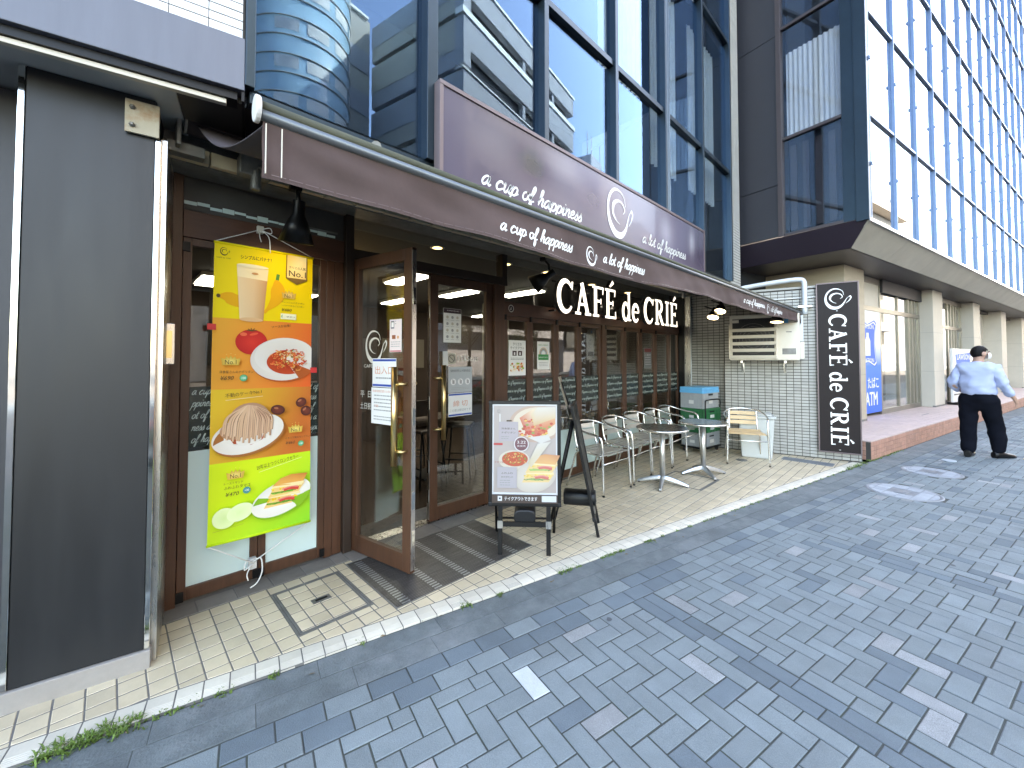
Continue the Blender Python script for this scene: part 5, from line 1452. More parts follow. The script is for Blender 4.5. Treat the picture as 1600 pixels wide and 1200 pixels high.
ba.ell(u_(.36), v_(.93), u_(.155), .012, Hx('f5e6bc')); ba.ell(u_(.355), v_(.742), u_(.115), .014, Hx('e3b684'))
ba.ell(u_(.38), v_(.905), .02, .007, Hx('c98d55'))
# ribbon badge
ba.poly([(u_(.70), BH-.002), (u_(.70), v_(.905)), (u_(.82), v_(.885)), (u_(.935), v_(.905)), (u_(.935), BH-.002)], Hx('7a5a22'))
ba.poly([(u_(.71), BH-.004), (u_(.71), v_(.909)), (u_(.82), v_(.89)), (u_(.925), v_(.909)), (u_(.925), BH-.004)], None, [Hx('e0b858'), Hx('f4d488'), Hx('d0a048'), Hx('f4d080'), Hx('ffecb0')])
ba.ribbon([(u_(.795), v_(.966)), (u_(.84), v_(.966))], .011, DK, 0)
ba.text('クリエの人気', u_(.73), v_(.942), .02, DK, w=.11, bold=.0008); ba.text('No.1', u_(.73), v_(.914), .042, DK, w=.112, bold=.001)
def crown(cu, cv, w_, col='f0d878'):
    h = w_*.62; c1, c2 = Hx(col), Hx('d6aa3e')
    pts = [(cu-w_*.42, cv-h*.5), (cu+w_*.42, cv-h*.5), (cu+w_*.5, cv+h*.22), (cu+w_*.3, cv+h*.1), (cu+w_*.22, cv+h*.4), (cu+w_*.1, cv+h*.16), (cu, cv+h*.5), (cu-w_*.1, cv+h*.16), (cu-w_*.22, cv+h*.4), (cu-w_*.3, cv+h*.1), (cu-w_*.5, cv+h*.22)]
    for i in range(1, len(pts)-1):
        pass
    ba.z += ba.step; k = len(ba.mb.v); ba.mb.v.append(ba._p(cu, cv-h*.1))
    for p in pts: ba.mb.v.append(ba._p(*p))
    for i in range(len(pts)): ba.mb.face((k, k+1+i, k+1+(i+1) % len(pts)), 0, (c1, c2, c2))
    for dx in (-.22, 0, .22): ba.ell(cu+w_*dx, cv+h*(.55 if dx else .65), w_*.02, w_*.02, c1, 8)
    ba.text('No.1', cu, cv-h*.4, h*.42, DK, w=w_*.58, anchor='c')
crown(u_(.735), v_(.845), .095, 'ecc880')
ba.text('フレッシュバナナオレ', u_(.655), v_(.812), .014, DK, w=.15); ba.text('〜バナナまるごと1本〜', u_(.655), v_(.80), .012, DK, w=.15)
ba.text('¥480', u_(.655), v_(.782), .02, DK, w=.065, shear=.2)
ba.rect(u_(.65), v_(.752), u_(.82), v_(.773), Hx('f3efc8')); ba.ell(u_(.682), v_(.7625), .014, .014, Hx('4aa05a')); ba.ell(u_(.682), v_(.7625), .009, .009, Hx('f3efc8')); ba.text('糖質 脂質 OFF', u_(.715), v_(.759), .011, DK, w=.055)
# tomato
ba.ell(u_(.36), v_(.664), .092, .083, Hx('e23424'), 30, edge=Hx('c81e18')); ba.ell(u_(.28), v_(.69), .02, .012, Hx('ee6a44')); ba.ell(u_(.38), v_(.692), .026, .008, Hx('ea5a3a'), rot=.3)
for a in (60, 100, 20, 140, 170): ba.ribbon([(u_(.36), v_(.702)), (u_(.36)+.03*math.cos(rad(a)), v_(.702)+.02*math.sin(rad(a)))], .005, Hx('5b4a1a'), 0)
ba.text('ソースが自慢！', u_(.56), v_(.716), .018, DK, w=.12, rot=rad(9))
# bowl with noodles, clipped by the banner edge
def bell(cu, cv, ru, rv, col, rot=0, edge=None, n=40):
    ba.z += ba.step; k = len(ba.mb.v); ba.mb.v.append(ba._p(min(BW-.001, cu), cv)); e = edge or col
    for i in range(n):
        a = 2*math.pi*i/n; x = math.cos(a)*ru; y = math.sin(a)*rv; X0 = cu+x*math.cos(rot)-y*math.sin(rot); Y0 = cv+x*math.sin(rot)+y*math.cos(rot)
        ba.mb.v.append(ba._p(max(.001, min(BW-.001, X0)), Y0))
    for i in range(n): ba.mb.face((k, k+1+i, k+1+(i+1) % n), 0, (col, e, e))
bell(u_(.70), v_(.598), .205, .145, Hx('b8551c')); bell(u_(.70), v_(.606), .208, .148, Hx('f2ece2'), .08, Hx('ddd4c8'))
bell(u_(.71), v_(.617), .19, .125, Hx('d9d0c4'), .08, Hx('e6dfd4'))
bell(u_(.74), v_(.595), .135, .085, Hx('b8330f'), 0, Hx('c8451a'))
rs = random.Random(5)
def clampu(x): return max(.004, min(BW-.004, x))
for q in range(120):
    a = rs.uniform(0, 6.28); r = rs.uniform(.1, 1)**.6; cu = u_(.74)+math.cos(a)*.115*r; cv = v_(.597)+math.sin(a)*.075*r+.012
    t = rs.uniform(0, 6.28); L = rs.uniform(.01, .025); c = rs.choice(['e8622a', 'd84a1a', 'f08a4a', 'c93a14', 'ee7838', 'e0a050', '8a2a10'])
    ba.ribbon([(clampu(cu+L*math.cos(t+w2)*(1 if w2 else .2)), cv+L*math.sin(t+w2)*.7) for w2 in (0, 1.1, 2.2)], rs.uniform(.004, .008), Hx(c), 3)
for q in range(60):
    a = rs.uniform(0, 6.28); r = rs.uniform(0, 1)**.6; cu = u_(.74)+math.cos(a)*.085*r; cv = v_(.618)+math.sin(a)*.045*r
    ba.ribbon([(clampu(cu), cv), (clampu(cu+rs.uniform(-.014, .014)), cv+rs.uniform(-.01, .01))], rs.uniform(.004, .009), Hx(rs.choice(['f2dca0', 'e8c070', 'fbefc8', 'd84020', '7a8a3a', 'e8a050'])), 0)
crown(u_(.16), v_(.60), .105)
ba.text('洋食屋さんのナポリタン', u_(.06), v_(.556), .018, DK, w=.185); ba.text('¥690', u_(.065), v_(.534), .026, DK, w=.07, shear=.25)
def eco(cu, cv, r=.022): ba.ell(cu, cv, r, r, Hx('3c9c62')); ba.ell(cu, cv, r*.8, r*.8, Hx('64b484')); ba.text('+30', cu, cv-r*.3, r*.55, (1, 1, 1), w=r*1.1, anchor='c')
eco(u_(.28), v_(.54))
# chestnut cake
ba.text('不動のケーキNo.1', u_(.12), v_(.475), .026, DK, w=.2, rot=rad(6)); ba.ribbon([(u_(.12), v_(.467)), (u_(.47), v_(.476))], .002, Hx('fff0c0'), 0)
bell(u_(.36), v_(.343), .205, .118, Hx('a8662c'), .25); bell(u_(.345), v_(.351), .205, .118, Hx('f4efe8'), .25, Hx('e4dccf'))
bell(u_(.36), v_(.356), .15, .078, Hx('e8e1d6'), .2)
ba.poly([(u_(.14), v_(.352)), (u_(.2), v_(.322)), (u_(.36), v_(.313)), (u_(.47), v_(.328)), (u_(.53), v_(.36))], Hx('b04a24'))
ba.ell(u_(.335), v_(.375), .13, .05, Hx('4a2c22'), 24); ba.ell(u_(.35), v_(.40), .115, .105, Hx('b58868'), 30)
ba.ell(u_(.2), v_(.365), .075, .055, Hx('b98a68'), 20)
for q in range(26):
    f = q/25; x0 = u_(.35)+(-.03+.05*f); 
    e = (u_(.10+.46*f), v_(.352-.022*math.sin(f*3.1)+.01*math.sin(q*2.3)))
    top = (u_(.30+.1*f), v_(.448-.01*abs(f-.4)))
    mid = ((top[0]+e[0])/2+(f-.5)*.08, (top[1]+e[1])/2+.02)
    ba.ribbon([top, mid, e], 0, Hx(rs.choice(['d8b08c', 'e2bf9c', 'caa080', 'dcb694'])), 5, wfn=lambda z: .0085+.003*z)
    ba.ribbon([(top[0]+.004, top[1]-.003), (mid[0]+.005, mid[1]-.003), (e[0]+.005, e[1])], .003, Hx('8a5e46'), 5)
for (a, b, r1, r2, rt) in ((.62, .425, .044, .033, -.2), (.87, .447, .036, .032, .5), (.925, .415, .034, .036, .8)):
    ba.ell(u_(a), v_(b), r1, r2, Hx('7c3420'), 24, rt, Hx('4a1c12')); ba.ell(u_(a)-.01, v_(b)+.012, .014, .007, Hx('b06848'), 12, rt)
crown(u_(.81), v_(.355), .095); ba.text('イタリア栗のモンブラン', u_(.70), v_(.318), .014, DK, w=.16); ba.text('¥460', u_(.70), v_(.30), .02, DK, w=.06, shear=.25); eco(u_(.87), v_(.298), .019)
# egg sandwich
ba.text('20年以上つづくロングセラー', u_(.42), v_(.226), .028, DK, w=.255, rot=rad(9)); ba.ribbon([(u_(.44), v_(.218)), (u_(.88), v_(.248))], .002, Hx('f0f8b0'), 0)
crown(u_(.22), v_(.225), .098); ba.text('トーストサンド', u_(.12), v_(.193), .014, DK, w=.10); ba.text('ふわふわタマゴ', u_(.12), v_(.178), .02, DK, w=.14); ba.text('¥470', u_(.13), v_(.155), .024, DK, w=.07, shear=.25)
ba.ell(u_(.325), v_(.166), .021, .021, Hx('3a8c8c')); ba.text('+30', u_(.325), v_(.163), .012, (1, 1, 1), w=.024, anchor='c')
ba.ell(u_(.13), v_(.088), .062, .062, Hx('d2e89c'), edge=Hx('e2f0b4')); ba.ell(u_(.27), v_(.098), .072, .052, Hx('d8eca6'), 28, .3, Hx('e4f2bc'))
bell(u_(.68), v_(.112), .185, .105, Hx('7cae1c'), .3); bell(u_(.675), v_(.118), .185, .105, Hx('f5f1ea'), .3, Hx('e2ddd0'))
def sandwich(ar, ox, oy, k, rs, wash=0.0):
    W2 = (1, .97, .93)
    def c(h): return mixc(Hx(h), W2, wash)
    P = lambda pts: [(ox+a*k, oy+b*k) for a, b in pts]
    for (dy, dx, top) in ((0, 0, False), (.33, .12, True)):
        ar.poly(P([(-.5+dx, -.32+dy), (.42+dx, -.30+dy), (.62+dx, -.02+dy), (-.35+dx, -.02+dy)]), c('f0c878'))
        for q in range(26): ar.ell(ox+k*(dx-.42+.95*rs.random()), oy+k*(dy-.12+.09*rs.random()), .035*k, .028*k, c(rs.choice(['f4cc28', 'f8dc50', 'eab818'])), 8)
        for q in range(14): ar.ribbon(P([(dx-.45+.9*rs.random(), dy-.22+.04*rs.random()), (dx-.4+.85*rs.random(), dy-.24+.05*rs.random())]), .03*k, c(rs.choice(['6aa02c', '90c040', '4e8a22'])), 0)
        ar.ribbon(P([(dx-.05, dy-.15), (dx+.15, dy-.12), (dx+.42, dy-.17)]), .10*k, c('d84434'), 4); ar.ribbon(P([(dx-.1, dy-.12), (dx+.2, dy-.08), (dx+.4, dy-.12)]), .04*k, c('e88478'), 4)
        ar.poly(P([(-.38+dx, -.02+dy), (.6+dx, -.04+dy), (.6+dx, .04+dy), (-.38+dx, .06+dy)]), c('f4dca0'))
    ar.poly(P([(-.28, .36), (.66, .30), (.82, .62), (.3, .66), (-.02, .58)]), None, [c('e8a850'), c('e8a850'), c('c8742c'), c('d88a38'), c('e09a48')])
    ar.poly(P([(-.28, .30), (.66, .24), (.66, .30), (-.28, .36)]), c('f4dca0'))
sandwich(ba, u_(.66), v_(.125), .2, rs)
ba.ribbon([(u_(.03), v_(.052)), (u_(.3), v_(.060))], .002, Hx('a8b040'), 0)
ban = ba.build('printed_cloth', P_cloth, bt)
# cloth backing with hems, rods, cords, tape
k = MB()
NX = 10; NZ = 30
for i in range(NX+1):
    for j in range(NZ+1):
        u, v = BW*i/NX, BH*j/NZ; k.v.append(BXm @ Vector((u, v, -.0012+.006*math.sin(v*3.1+u*2)+.004*math.sin(u*9))))
for i in range(NX):
    for j in range(NZ): a = i*(NZ+1)+j; k.face((a, a+NZ+1, a+NZ+2, a+1), 0, None, True)
k.build('cloth_back', M_white, bt)
for v in (.008, BH-.008):
    MB().tube([BXm @ Vector((-.004, v, .004)), BXm @ Vector((BW+.004, v, .004))], .0075, 8).build('rod_sleeve', [mat('sleeve_%d' % int(v), Gr if v < 1 else Yw, .7)], bt)
hook = Vector((.715, 3.175, 2.385)); tl = BXm @ Vector((0, BH-.004, 0)); tr_ = BXm @ Vector((BW, BH-.004, 0)); bl = BXm @ Vector((0, .006, 0)); br_ = BXm @ Vector((BW, .006, 0))
def cord(pts, nm='cord', r=.003): return MB().tube(catmull(pts, 4) if len(pts) > 2 else pts, r, 6).build(nm, M_cord, bt)
cord([hook, tl]); cord([hook+Vector((.01, 0, 0)), tr_])
MB().box((hook.x-.02, 3.165, 2.36), (hook.x+.02, 3.199, 2.41)).build('hook_block', M_cream, bt, bevel=.004)
cord([hook, hook+Vector((.05, -.03, .015)), hook+Vector((.06, -.03, -.02)), hook+Vector((.01, -.02, -.012))]); cord([hook, hook+Vector((-.01, -.03, -.05)), hook+Vector((.0, -.03, -.09))]); cord([hook, hook+Vector((.045, -.03, -.05)), hook+Vector((.05, -.05, -.16))])
tie = Vector((.69, 3.13, .17))
cord([bl, tie], r=.004); cord([br_, tie], r=.004)
MB().box((tie.x-.018, 3.14, .12), (tie.x+.03, 3.185, .19)).build('hook_block', M_white, bt, bevel=.006)
cord([tie, tie+Vector((-.04, -.03, .03)), tie+Vector((-.05, -.03, -.02)), tie+Vector((0, -.02, -.0))], r=.004); cord([tie, tie+Vector((.04, -.03, .03)), tie+Vector((.05, -.03, -.06)), tie+Vector((.02, -.04, -.12)), tie+Vector((-.02, -.05, -.135))], r=.0045); cord([tie, tie+Vector((-.035, -.03, -.05)), tie+Vector((-.03, -.04, -.09))], r=.004)
for u, v in ((-.028, v_(.70)), (BW-.01, v_(.555))): MB().box((u, v, .006), (u+.045, v+.038, .0075), X=BXm).build('red_tape', M_red, bt)

# ------------------------------------------------------------------ notices
def sheet(name, lab, X, w_, h_, draw, cat='notice', grp='notices on the shop front', base=(.8, .8, .78), m=None, dep=.0012):
    t = tag(empty(name, X.to_translation()), lab, cat, grp)
    MB().box((0, 0, -dep), (w_, h_, 0), X=X).build('sheet', M_white, t)
    ar = Art(X, step=.00006); ar.z = .0002; ar.rect(.001, .001, w_-.001, h_-.001, base)
    draw(ar, w_, h_); ar.build('print', m or P_matte, t); return t
G1 = (.35, .35, .35); OR_ = Hx('d89070'); BL = Hx('2a50a8')
def lines(ar, w_, v0, v1, n, col=G1, m=.12, th=.3):
    dv = (v0-v1)/n
    for i in range(n):
        v = v0-dv*i; x = w_*m; r_ = random.Random(i+int(w_*1e4))
        while x < w_*(1-m):
            L = min(r_.uniform(.01, .03), w_*(1-m)-x)
            if L < .004: break
            ar.rect(x, v-dv*th, x+L, v, col); x += L+.004
def bars(ar, w_, h_): ar.rect(.004, h_-.022, w_-.004, h_-.006, BL); ar.rect(.004, .006, w_-.004, .022, BL)
def d_exit(ar, w_, h_): bars(ar, w_, h_); ar.text('出入口', w_*.12, h_*.45, h_*.28, OR_, w=w_*.76); lines(ar, w_, h_*.34, h_*.26, 1, m=.15, th=.6)
def d_close(ar, w_, h_): bars(ar, w_, h_); ar.text('締 切', w_*.2, h_*.42, h_*.26, OR_, w=w_*.6); ar.text('この扉は締切中です', w_*.06, h_*.2, h_*.12, G1, w=w_*.88)
def d_info(ar, w_, h_):
    ar.text('営業時間変更のお知らせ', w_*.05, h_*.87, h_*.07, OR_, w=w_*.9); lines(ar, w_, h_*.8, h_*.3, 5); ar.text('7:30', w_*.15, h_*.46, h_*.07, OR_); lines(ar, w_, h_*.22, h_*.06, 2)
def d_phone(ar, w_, h_):
    ar.rect(w_*.1, h_*.72, w_*.38, h_*.95, Hx('6a6a72')); ar.rect(w_*.14, h_*.76, w_*.34, h_*.91, (.85, .83, .8)); ar.rect(w_*.2, h_*.4, w_*.5, h_*.52, Hx('9a5a3a')); ar.ell(w_*.7, h_*.45, w_*.09, w_*.09, Hx('d8a070')); lines(ar, w_, h_*.32, h_*.12, 3); lines(ar, w_, h_*.95, h_*.8, 2, m=.45); ar.rect(w_*.05, .004, w_*.95, .012, Hx('c03040'))
def d_icons(ar, w_, h_):
    ar.rect(0.002, h_*.86, w_-.002, h_-.002, Hx('352228')); ar.text('店内感染症対策のお願い', w_*.2, h_*.92, h_*.03, (.8, .8, .8), w=w_*.7)
    for i in range(3):
        for j in range(4):
            ar.ell(w_*(.22+.28*i), h_*(.74-.19*j), w_*.07, w_*.07, G1 if (i+j) % 2 else (.55, .5, .42), 12); ar.rect(w_*(.12+.28*i), h_*(.65-.19*j), w_*(.32+.28*i), h_*(.665-.19*j), (.5, .5, .5))
def d_reg(ar, w_, h_):
    ar.text('受動喫煙防止対策実施店', w_*.08, h_*.8, h_*.1, (.05, .05, .05), w=w_*.84)
    for i in range(3):
        ar.ell(w_*(.2+.3*i), h_*.42, w_*.11, w_*.11, (.75, .75, .75)); ar.rect(w_*(.17+.3*i), h_*.34, w_*(.19+.3*i), h_*.52, (.02, .02, .02)); ar.rect(w_*(.21+.3*i), h_*.34, w_*(.24+.3*i), h_*.48, (.02, .02, .02))
    lines(ar, w_, h_*.2, h_*.08, 2)
def door_frame(door, depth=.008):
    return frame_of(bld) @ Matrix.Translation(door.location) @ door.rotation_euler.to_matrix().to_4x4()
# open leaf seen from its outer face; the outer face looks towards the viewer's side
D1 = frame_of(door1)
hv = Vector((1.385, YF-.01, 0)); dirv = Vector((math.cos(DA), math.sin(DA), 0)); outn = Vector((dirv.y, -dirv.x, 0))
if outn.dot(Vector((-1, -1, 0))) < 0: outn = -outn
def D1X(u, z, off=.0065): return axes(hv+dirv*u+outn*off+Vector((0, 0, z)), dirv, (0, 0, 1))
sheet('notice', 'entrance notice with orange characters between blue bars on the open door glass', D1X(.245, 1.295), .27, .215, d_exit)
sheet('notice', 'opening hours notice hanging below the entrance notice on the open door', D1X(.235, 1.02), .27, .27, d_info)
sheet('notice', 'small pinkish phone payment leaflet at the top of the open door glass', D1X(.44, 1.555), .13, .24, d_phone, base=(.8, .7, .68))
def decal(name, lab, X, items):
    t = tag(empty(name, X.to_translation()), lab, 'decal', 'lettering on the door glass')
    for nm, fn in items:
        ar = Art(X, step=.0001); fn(ar)
        o = ar.mb.build(nm, P_matte, t); o['kind'] = 'thing'
CR = (.62, .6, .53)
decal('door_decal', 'cream cup logo and opening day lettering printed on the open door glass', D1X(0, 0, .0062), [
    ('logo', lambda ar: ar.logo(.27, 1.60, .125, CR)), ('lettering', lambda ar: ar.text('CAFÉ de CRIÉ', .14, 1.44, .03, CR, w=.27)),
    ('lettering', lambda ar: ar.text('平  日', .10, 1.21, .05, CR, w=.13)), ('lettering', lambda ar: ar.text('土日祝', .10, 1.12, .05, CR, w=.13))])
D2 = lambda x, z: axes((x, YF+.005, z), (1, 0, 0), (0, 0, 1))
sheet('notice', 'closed door notice with two orange characters between blue bars', D2(2.315, .95), .29, .225, d_close)
sheet('notice', 'grey notice with three pictograms above the closed door notice', D2(2.315, 1.18), .29, .25, d_reg, base=(.42, .45, .47))
sheet('notice', 'white icon poster with dark header near the top of the closed door leaf', D2(2.255, 1.665), .21, .33, d_icons)
CR2 = (.7, .68, .62)
def ns_(ar): ar.rect(2.305, 1.46, 2.40, 1.56, (.45, .42, .34)); ar.ell(2.352, 1.51, .04, .04, (.12, .11, .1)); ar.ell(2.352, 1.51, .031, .031, (.45, .42, .34)); ar.ribbon([(2.325, 1.535), (2.38, 1.485)], .008, (.12, .11, .1), 0)
def seat_(ar): ar.ell(2.51, 1.54, .01, .01, CR2, 10); ar.poly([(2.503, 1.485), (2.528, 1.485), (2.528, 1.515), (2.517, 1.53), (2.503, 1.53)], CR2)
decal('door_decal', 'no smoking sign and 32 Seats lettering on the closed door glass', D2(0, 0), [('no_smoking_sign', ns_), ('lettering', lambda ar: ar.text('32', 2.415, 1.485, .055, CR2, w=.075)), ('seat_symbol', seat_), ('lettering', lambda ar: ar.text('Seats', 2.54, 1.485, .055, CR2, w=.145))])
bx('white_sign_holder', (2.23, YF-.03, 1.44), (2.285, YF-.02, 1.58), M_white).name = 'paper_tag'
tag(bpy.data.objects['paper_tag'] if 'paper_tag' in bpy.data.objects else None, 'small white paper tag tied to the top of the closed door handle', 'tag') if False else None
for o in bpy.data.objects:
    if o.parent is None and o.name.startswith('paper_tag'): o.name = 'handle_tag'; tag(o, 'small white paper tag tied to the top of the closed door handle', 'tag')
def d_take(ar, w_, h_):
    ar.text('クリエの', w_*.25, h_*.85, h_*.085, (.03, .03, .03), w=w_*.5); ar.text('テイクアウト', w_*.1, h_*.74, h_*.085, (.03, .03, .03), w=w_*.8)
    for i in (0, 1): ar.rect(w_*(.22+.32*i), h_*.56, w_*(.46+.32*i), h_*.70, (.05, .02, .02)); ar.rect(w_*(.3+.32*i), h_*.58, w_*(.38+.32*i), h_*.66, (.8, .8, .8))
    lines(ar, w_, h_*.5, h_*.42, 2, (.1, .1, .1))
    rs2 = random.Random(3)
    for i in range(40): a, b = rs2.uniform(.12, .85), rs2.uniform(.13, .34); ar.ell(w_*a, h_*b, w_*.06, h_*.03, Hx(rs2.choice(['e0a040', 'd05030', '90b040', 'f0e0c0', 'b86030'])), 8)
    ar.rect(w_*.32, h_*.12, w_*.36, h_*.36, (.85, .85, .82)); ar.rect(w_*.62, h_*.12, w_*.66, h_*.36, (.85, .85, .82))
def d_rain(ar, w_, h_):
    ar.text('感染防止徹底宣言', w_*.1, h_*.85, h_*.05, Hx('3a9a5a'), w=w_*.8)
    for r, c in ((.34, 'e0b040'), (.30, '8ab0d8'), (.26, 'b89040'), (.21, '9ab8c8')): ar.ell(w_*.5, h_*.56, w_*r, w_*r, Hx(c), 28)
    ar.ell(w_*.5, h_*.56, w_*.16, w_*.16, (.8, .8, .78)); ar.rect(w_*.08, h_*.34, w_*.92, h_*.54, Hx('2a8a4c')); ar.text('徹底点検 TOKYO', w_*.14, h_*.41, h_*.05, (.8, .85, .8), w=w_*.72); lines(ar, w_, h_*.26, h_*.08, 3)
sheet('poster', 'white takeout poster with food photos on the first folding window', axes((3.09, YF-.022, 1.325), (1, 0, 0), (0, 0, 1)), .27, .39, d_take, 'poster')
sheet('poster', 'narrow poster with rainbow arch and green band on the second folding window', axes((3.555, YF-.022, 1.385), (1, 0, 0), (0, 0, 1)), .22, .33, d_rain, 'poster')
def d_dark(ar, w_, h_): ar.rect(0.003, h_*.8, w_-.003, h_*.97, Hx('6a2a2a')); ar.text('ご案内', w_*.1, h_*.6, h_*.12, (.5, .5, .5), w=w_*.8); lines(ar, w_, h_*.55, h_*.1, 4, (.4, .4, .4))
sheet('poster', 'dim translucent notice with reddish header on the seventh folding window', axes((6.12, YF-.022, 1.36), (1, 0, 0), (0, 0, 1)), .24, .33, d_dark, 'poster', base=(.13, .14, .14))
ar = Art(axes((3.12, YF-.032, 2.06), (1, 0, 0), (0, 0, 1)), step=.0001); ar.ell(0, 0, .04, .04, CR2); ar.ell(0, 0, .033, .033, (.04, .02, .015)); ar.ribbon([(-.012, -.012), (.002, .018), (.006, -.008), (-.014, -.012)], .006, CR2, 0)
tag(ar.mb.build('round_decal', P_matte), 'small round white emblem on the timber head board above the folding windows', 'decal')

# ------------------------------------------------------------------ standing signs
def standing_sign(lab, loc, rz, w_, z0, z1, lean, draw=None, card=False, plain=False):
    t = thing('standing_sign', lab, 'standing sign', loc, rz, 'standing signs by the entrance')
    R = Matrix.Translation((0, 0, 0)) @ Matrix.Rotation(-lean, 4, 'X')
    x0 = -.06; fw = .028
    mb = MB()
    for a, b in (((x0, -.012, z0), (x0+fw, .012, z1)), ((x0+w_-fw, -.012, z0), (x0+w_, .012, z1)), ((x0+fw, -.0115, z0), (x0+w_-fw, .0115, z0+fw)), ((x0+fw, -.0115, z1-fw), (x0+w_-fw, .0115, z1))): mb.box(a, b, X=R)
    mb.build('frame', M_black, t, world=False, bevel=.004)
    for a in (x0, x0+w_-.03):
        for z in (z0, z1-.03): MB().box((a-.002, -.015, z-.002), (a+.032, .015, z+.032), X=R).build('corner_cap', M_blackpl, t, world=False, bevel=.008)
    MB().box((x0+fw, -.004, z0+fw), (x0+w_-fw, .006, z1-fw), X=R).build('backboard', M_white if not plain else M_black, t, world=False)
    if draw:
        ar = Art(R @ Matrix(((1, 0, 0, x0+fw), (0, 0, -1, -.0042), (0, 1, 0, z0+fw), (0, 0, 0, 1))), step=.00006); draw(ar, w_-2*fw, z1-z0-2*fw); ar.mb.build('poster', P_gloss, t, world=False)
    for xx in (x0+.075, x0+w_-.115):
        MB().box((xx, -.012, -.0), (xx+.034, .012, z0-.001), X=R).build('leg', M_black, t, world=False, bevel=.003)
        MB().box((xx-.004, -.017, .2), (xx+.038, .0, .255), X=R).build('clamp', M_steel, t, world=False)
    MB().box((x0+.11, -.009, .21), (x0+w_-.117, .009, .245), X=R).build('crossbar', M_black, t, world=False)
    for xx in (x0+.02, x0+w_-.045):
        MB().tube([R @ Vector((xx+.01, .02, z1-.12)), (xx+.01, .42, 0)], .012, 8).build('rear_leg', M_black, t, world=False)
    MB().tube([(x0+.03, .36, .14), (x0+w_-.03, .36, .14)], .01, 8).build('rear_bar', M_black, t, world=False)
    # water weight hanging between the legs
    mb = MB(); n = 14
    for y in (.02, .30):
        for i in range(n):
            a = 2*math.pi*i/n; ca, sa = math.cos(a), math.sin(a)
            mb.v.append(Vector((x0+w_*.5+.085*math.copysign(abs(ca)**.6, ca), y, .27+.062*math.copysign(abs(sa)**.6, sa))))
    for i in range(n): j = (i+1) % n; mb.face((i, j, n+j, n+i), 0, None, True)
    mb.face(range(n)[::-1]); mb.face([n+i for i in range(n)])
    mb.build('water_weight', M_blackpl, t, world=False, bevel=.012)
    return t
def d_menu(ar, w_, h_):
    rs3 = random.Random(11)
    ar.rect(0, 0, w_, h_, (.8, .82, .85)); ar.rect(w_*.02, h_*.10, w_*.98, h_*.985, Hx('bdb0aa'), Hx('c4b9b6'))
    def c(h, t=.25): return mixc(Hx(h), (.8, .74, .66), t*.45)
    # top plate with sandwich, the cover sheet's haze mixed into its colours
    def clampell(cu, cv, ru, rv, col, edge=None, rot=0):
        n = 30; ar.z += ar.step; k = len(ar.mb.v); ar.mb.v.append(ar._p(min(cu, w_*.97), min(cv, h_*.97))); e = edge or col
        for i in range(n):
            a = 2*math.pi*i/n; x = math.cos(a)*ru; y = math.sin(a)*rv; ar.mb.v.append(ar._p(min(w_*.975, max(w_*.025, cu+x*math.cos(rot)-y*math.sin(rot))), max(h_*.105, min(h_*.98, cv+x*math.sin(rot)+y*math.cos(rot)))))
        for i in range(n): ar.mb.face((k, k+1+i, k+1+(i+1) % n), 0, (col, e, e))
    clampell(w_*.68, h_*.80, w_*.42, h_*.19, c('c8a898', .2)); clampell(w_*.70, h_*.81, w_*.38, h_*.16, c('e8d8c4', .1))
    ar.poly([(w_*.42, h_*.86), (w_*.52, h_*.70), (w_*.70, h_*.66), (w_*.97, h_*.80), (w_*.97, h_*.93), (w_*.62, h_*.95)], None, [c('d86848'), c('d04830'), c('d85840'), c('e88a50'), c('f0d0a0'), c('f4e0c0')])
    for q in range(60):
        a, b = rs3.uniform(.42, .92), rs3.uniform(.66, .84); ar.ell(w_*a, h_*(b+.06*(a-.5)), w_*.025, h_*.012, c(rs3.choice(['d03828', 'e05838', '8aa848', 'f0c060', 'c83020']), .15), 8)
    ar.poly([(w_*.60, h_*.90), (w_*.64, h_*.78), (w_*.975, h_*.86), (w_*.975, h_*.975), (w_*.7, h_*.97)], None, [c('e8d0a8', .3), c('e0b880', .3), c('e4c89c', .3), (.74, .7, .64), (.78, .75, .7)])
    ar.poly([(w_*.55, h_*.66), (w_*.75, h_*.60), (w_*.9, h_*.64), (w_*.86, h_*.69)], (.72, .69, .66))
    ar.rect(w_*.10, h_*.62, w_*.40, h_*.82, (.5, .45, .49)); ar.text('洋食屋さん', w_*.14, h_*.74, h_*.02, DK, w=w_*.22); ar.text('ナポリタン', w_*.14, h_*.70, h_*.02, DK, w=w_*.22); lines(ar, w_*.4, h_*.67, h_*.63, 2, m=.35)
    ar.logo(w_*.1, h_*.93, w_*.03, G1); ar.rect(w_*.11, h_*.82, w_*.125, h_*.9, (.9, .9, .9)); ar.ribbon([(w_*.22, h_*.83), (w_*.3, h_*.83)], h_*.014, DK, 0)
    # lower plates
    ar.rect(w_*.02, h_*.58, w_*.16, h_*.602, Hx('d05050')); clampell(w_*.34, h_*.43, w_*.24, h_*.10, c('ded4c4', .1)); clampell(w_*.35, h_*.44, w_*.2, h_*.075, c('c84818', .15))
    for q in range(70):
        a = rs3.uniform(0, 6.3); r = rs3.random()**.5; x, y = w_*(.36+.17*r*math.cos(a)), h_*(.45+.06*r*math.sin(a)); tt_ = rs3.uniform(0, 6)
        ar.ribbon([(x, y), (x+w_*.03*math.cos(tt_), y+h_*.02*math.sin(tt_))], w_*.013, c(rs3.choice(['e05018', 'f08038', 'c83010', '80a040', 'f0c070']), .1), 0)
    clampell(w_*.66, h_*.27, w_*.33, h_*.16, c('e6dcd0', .1), c('cfc4b8', .1), .3)
    sandwich(ar, w_*.68, h_*.30, w_*.44, rs3, .15)
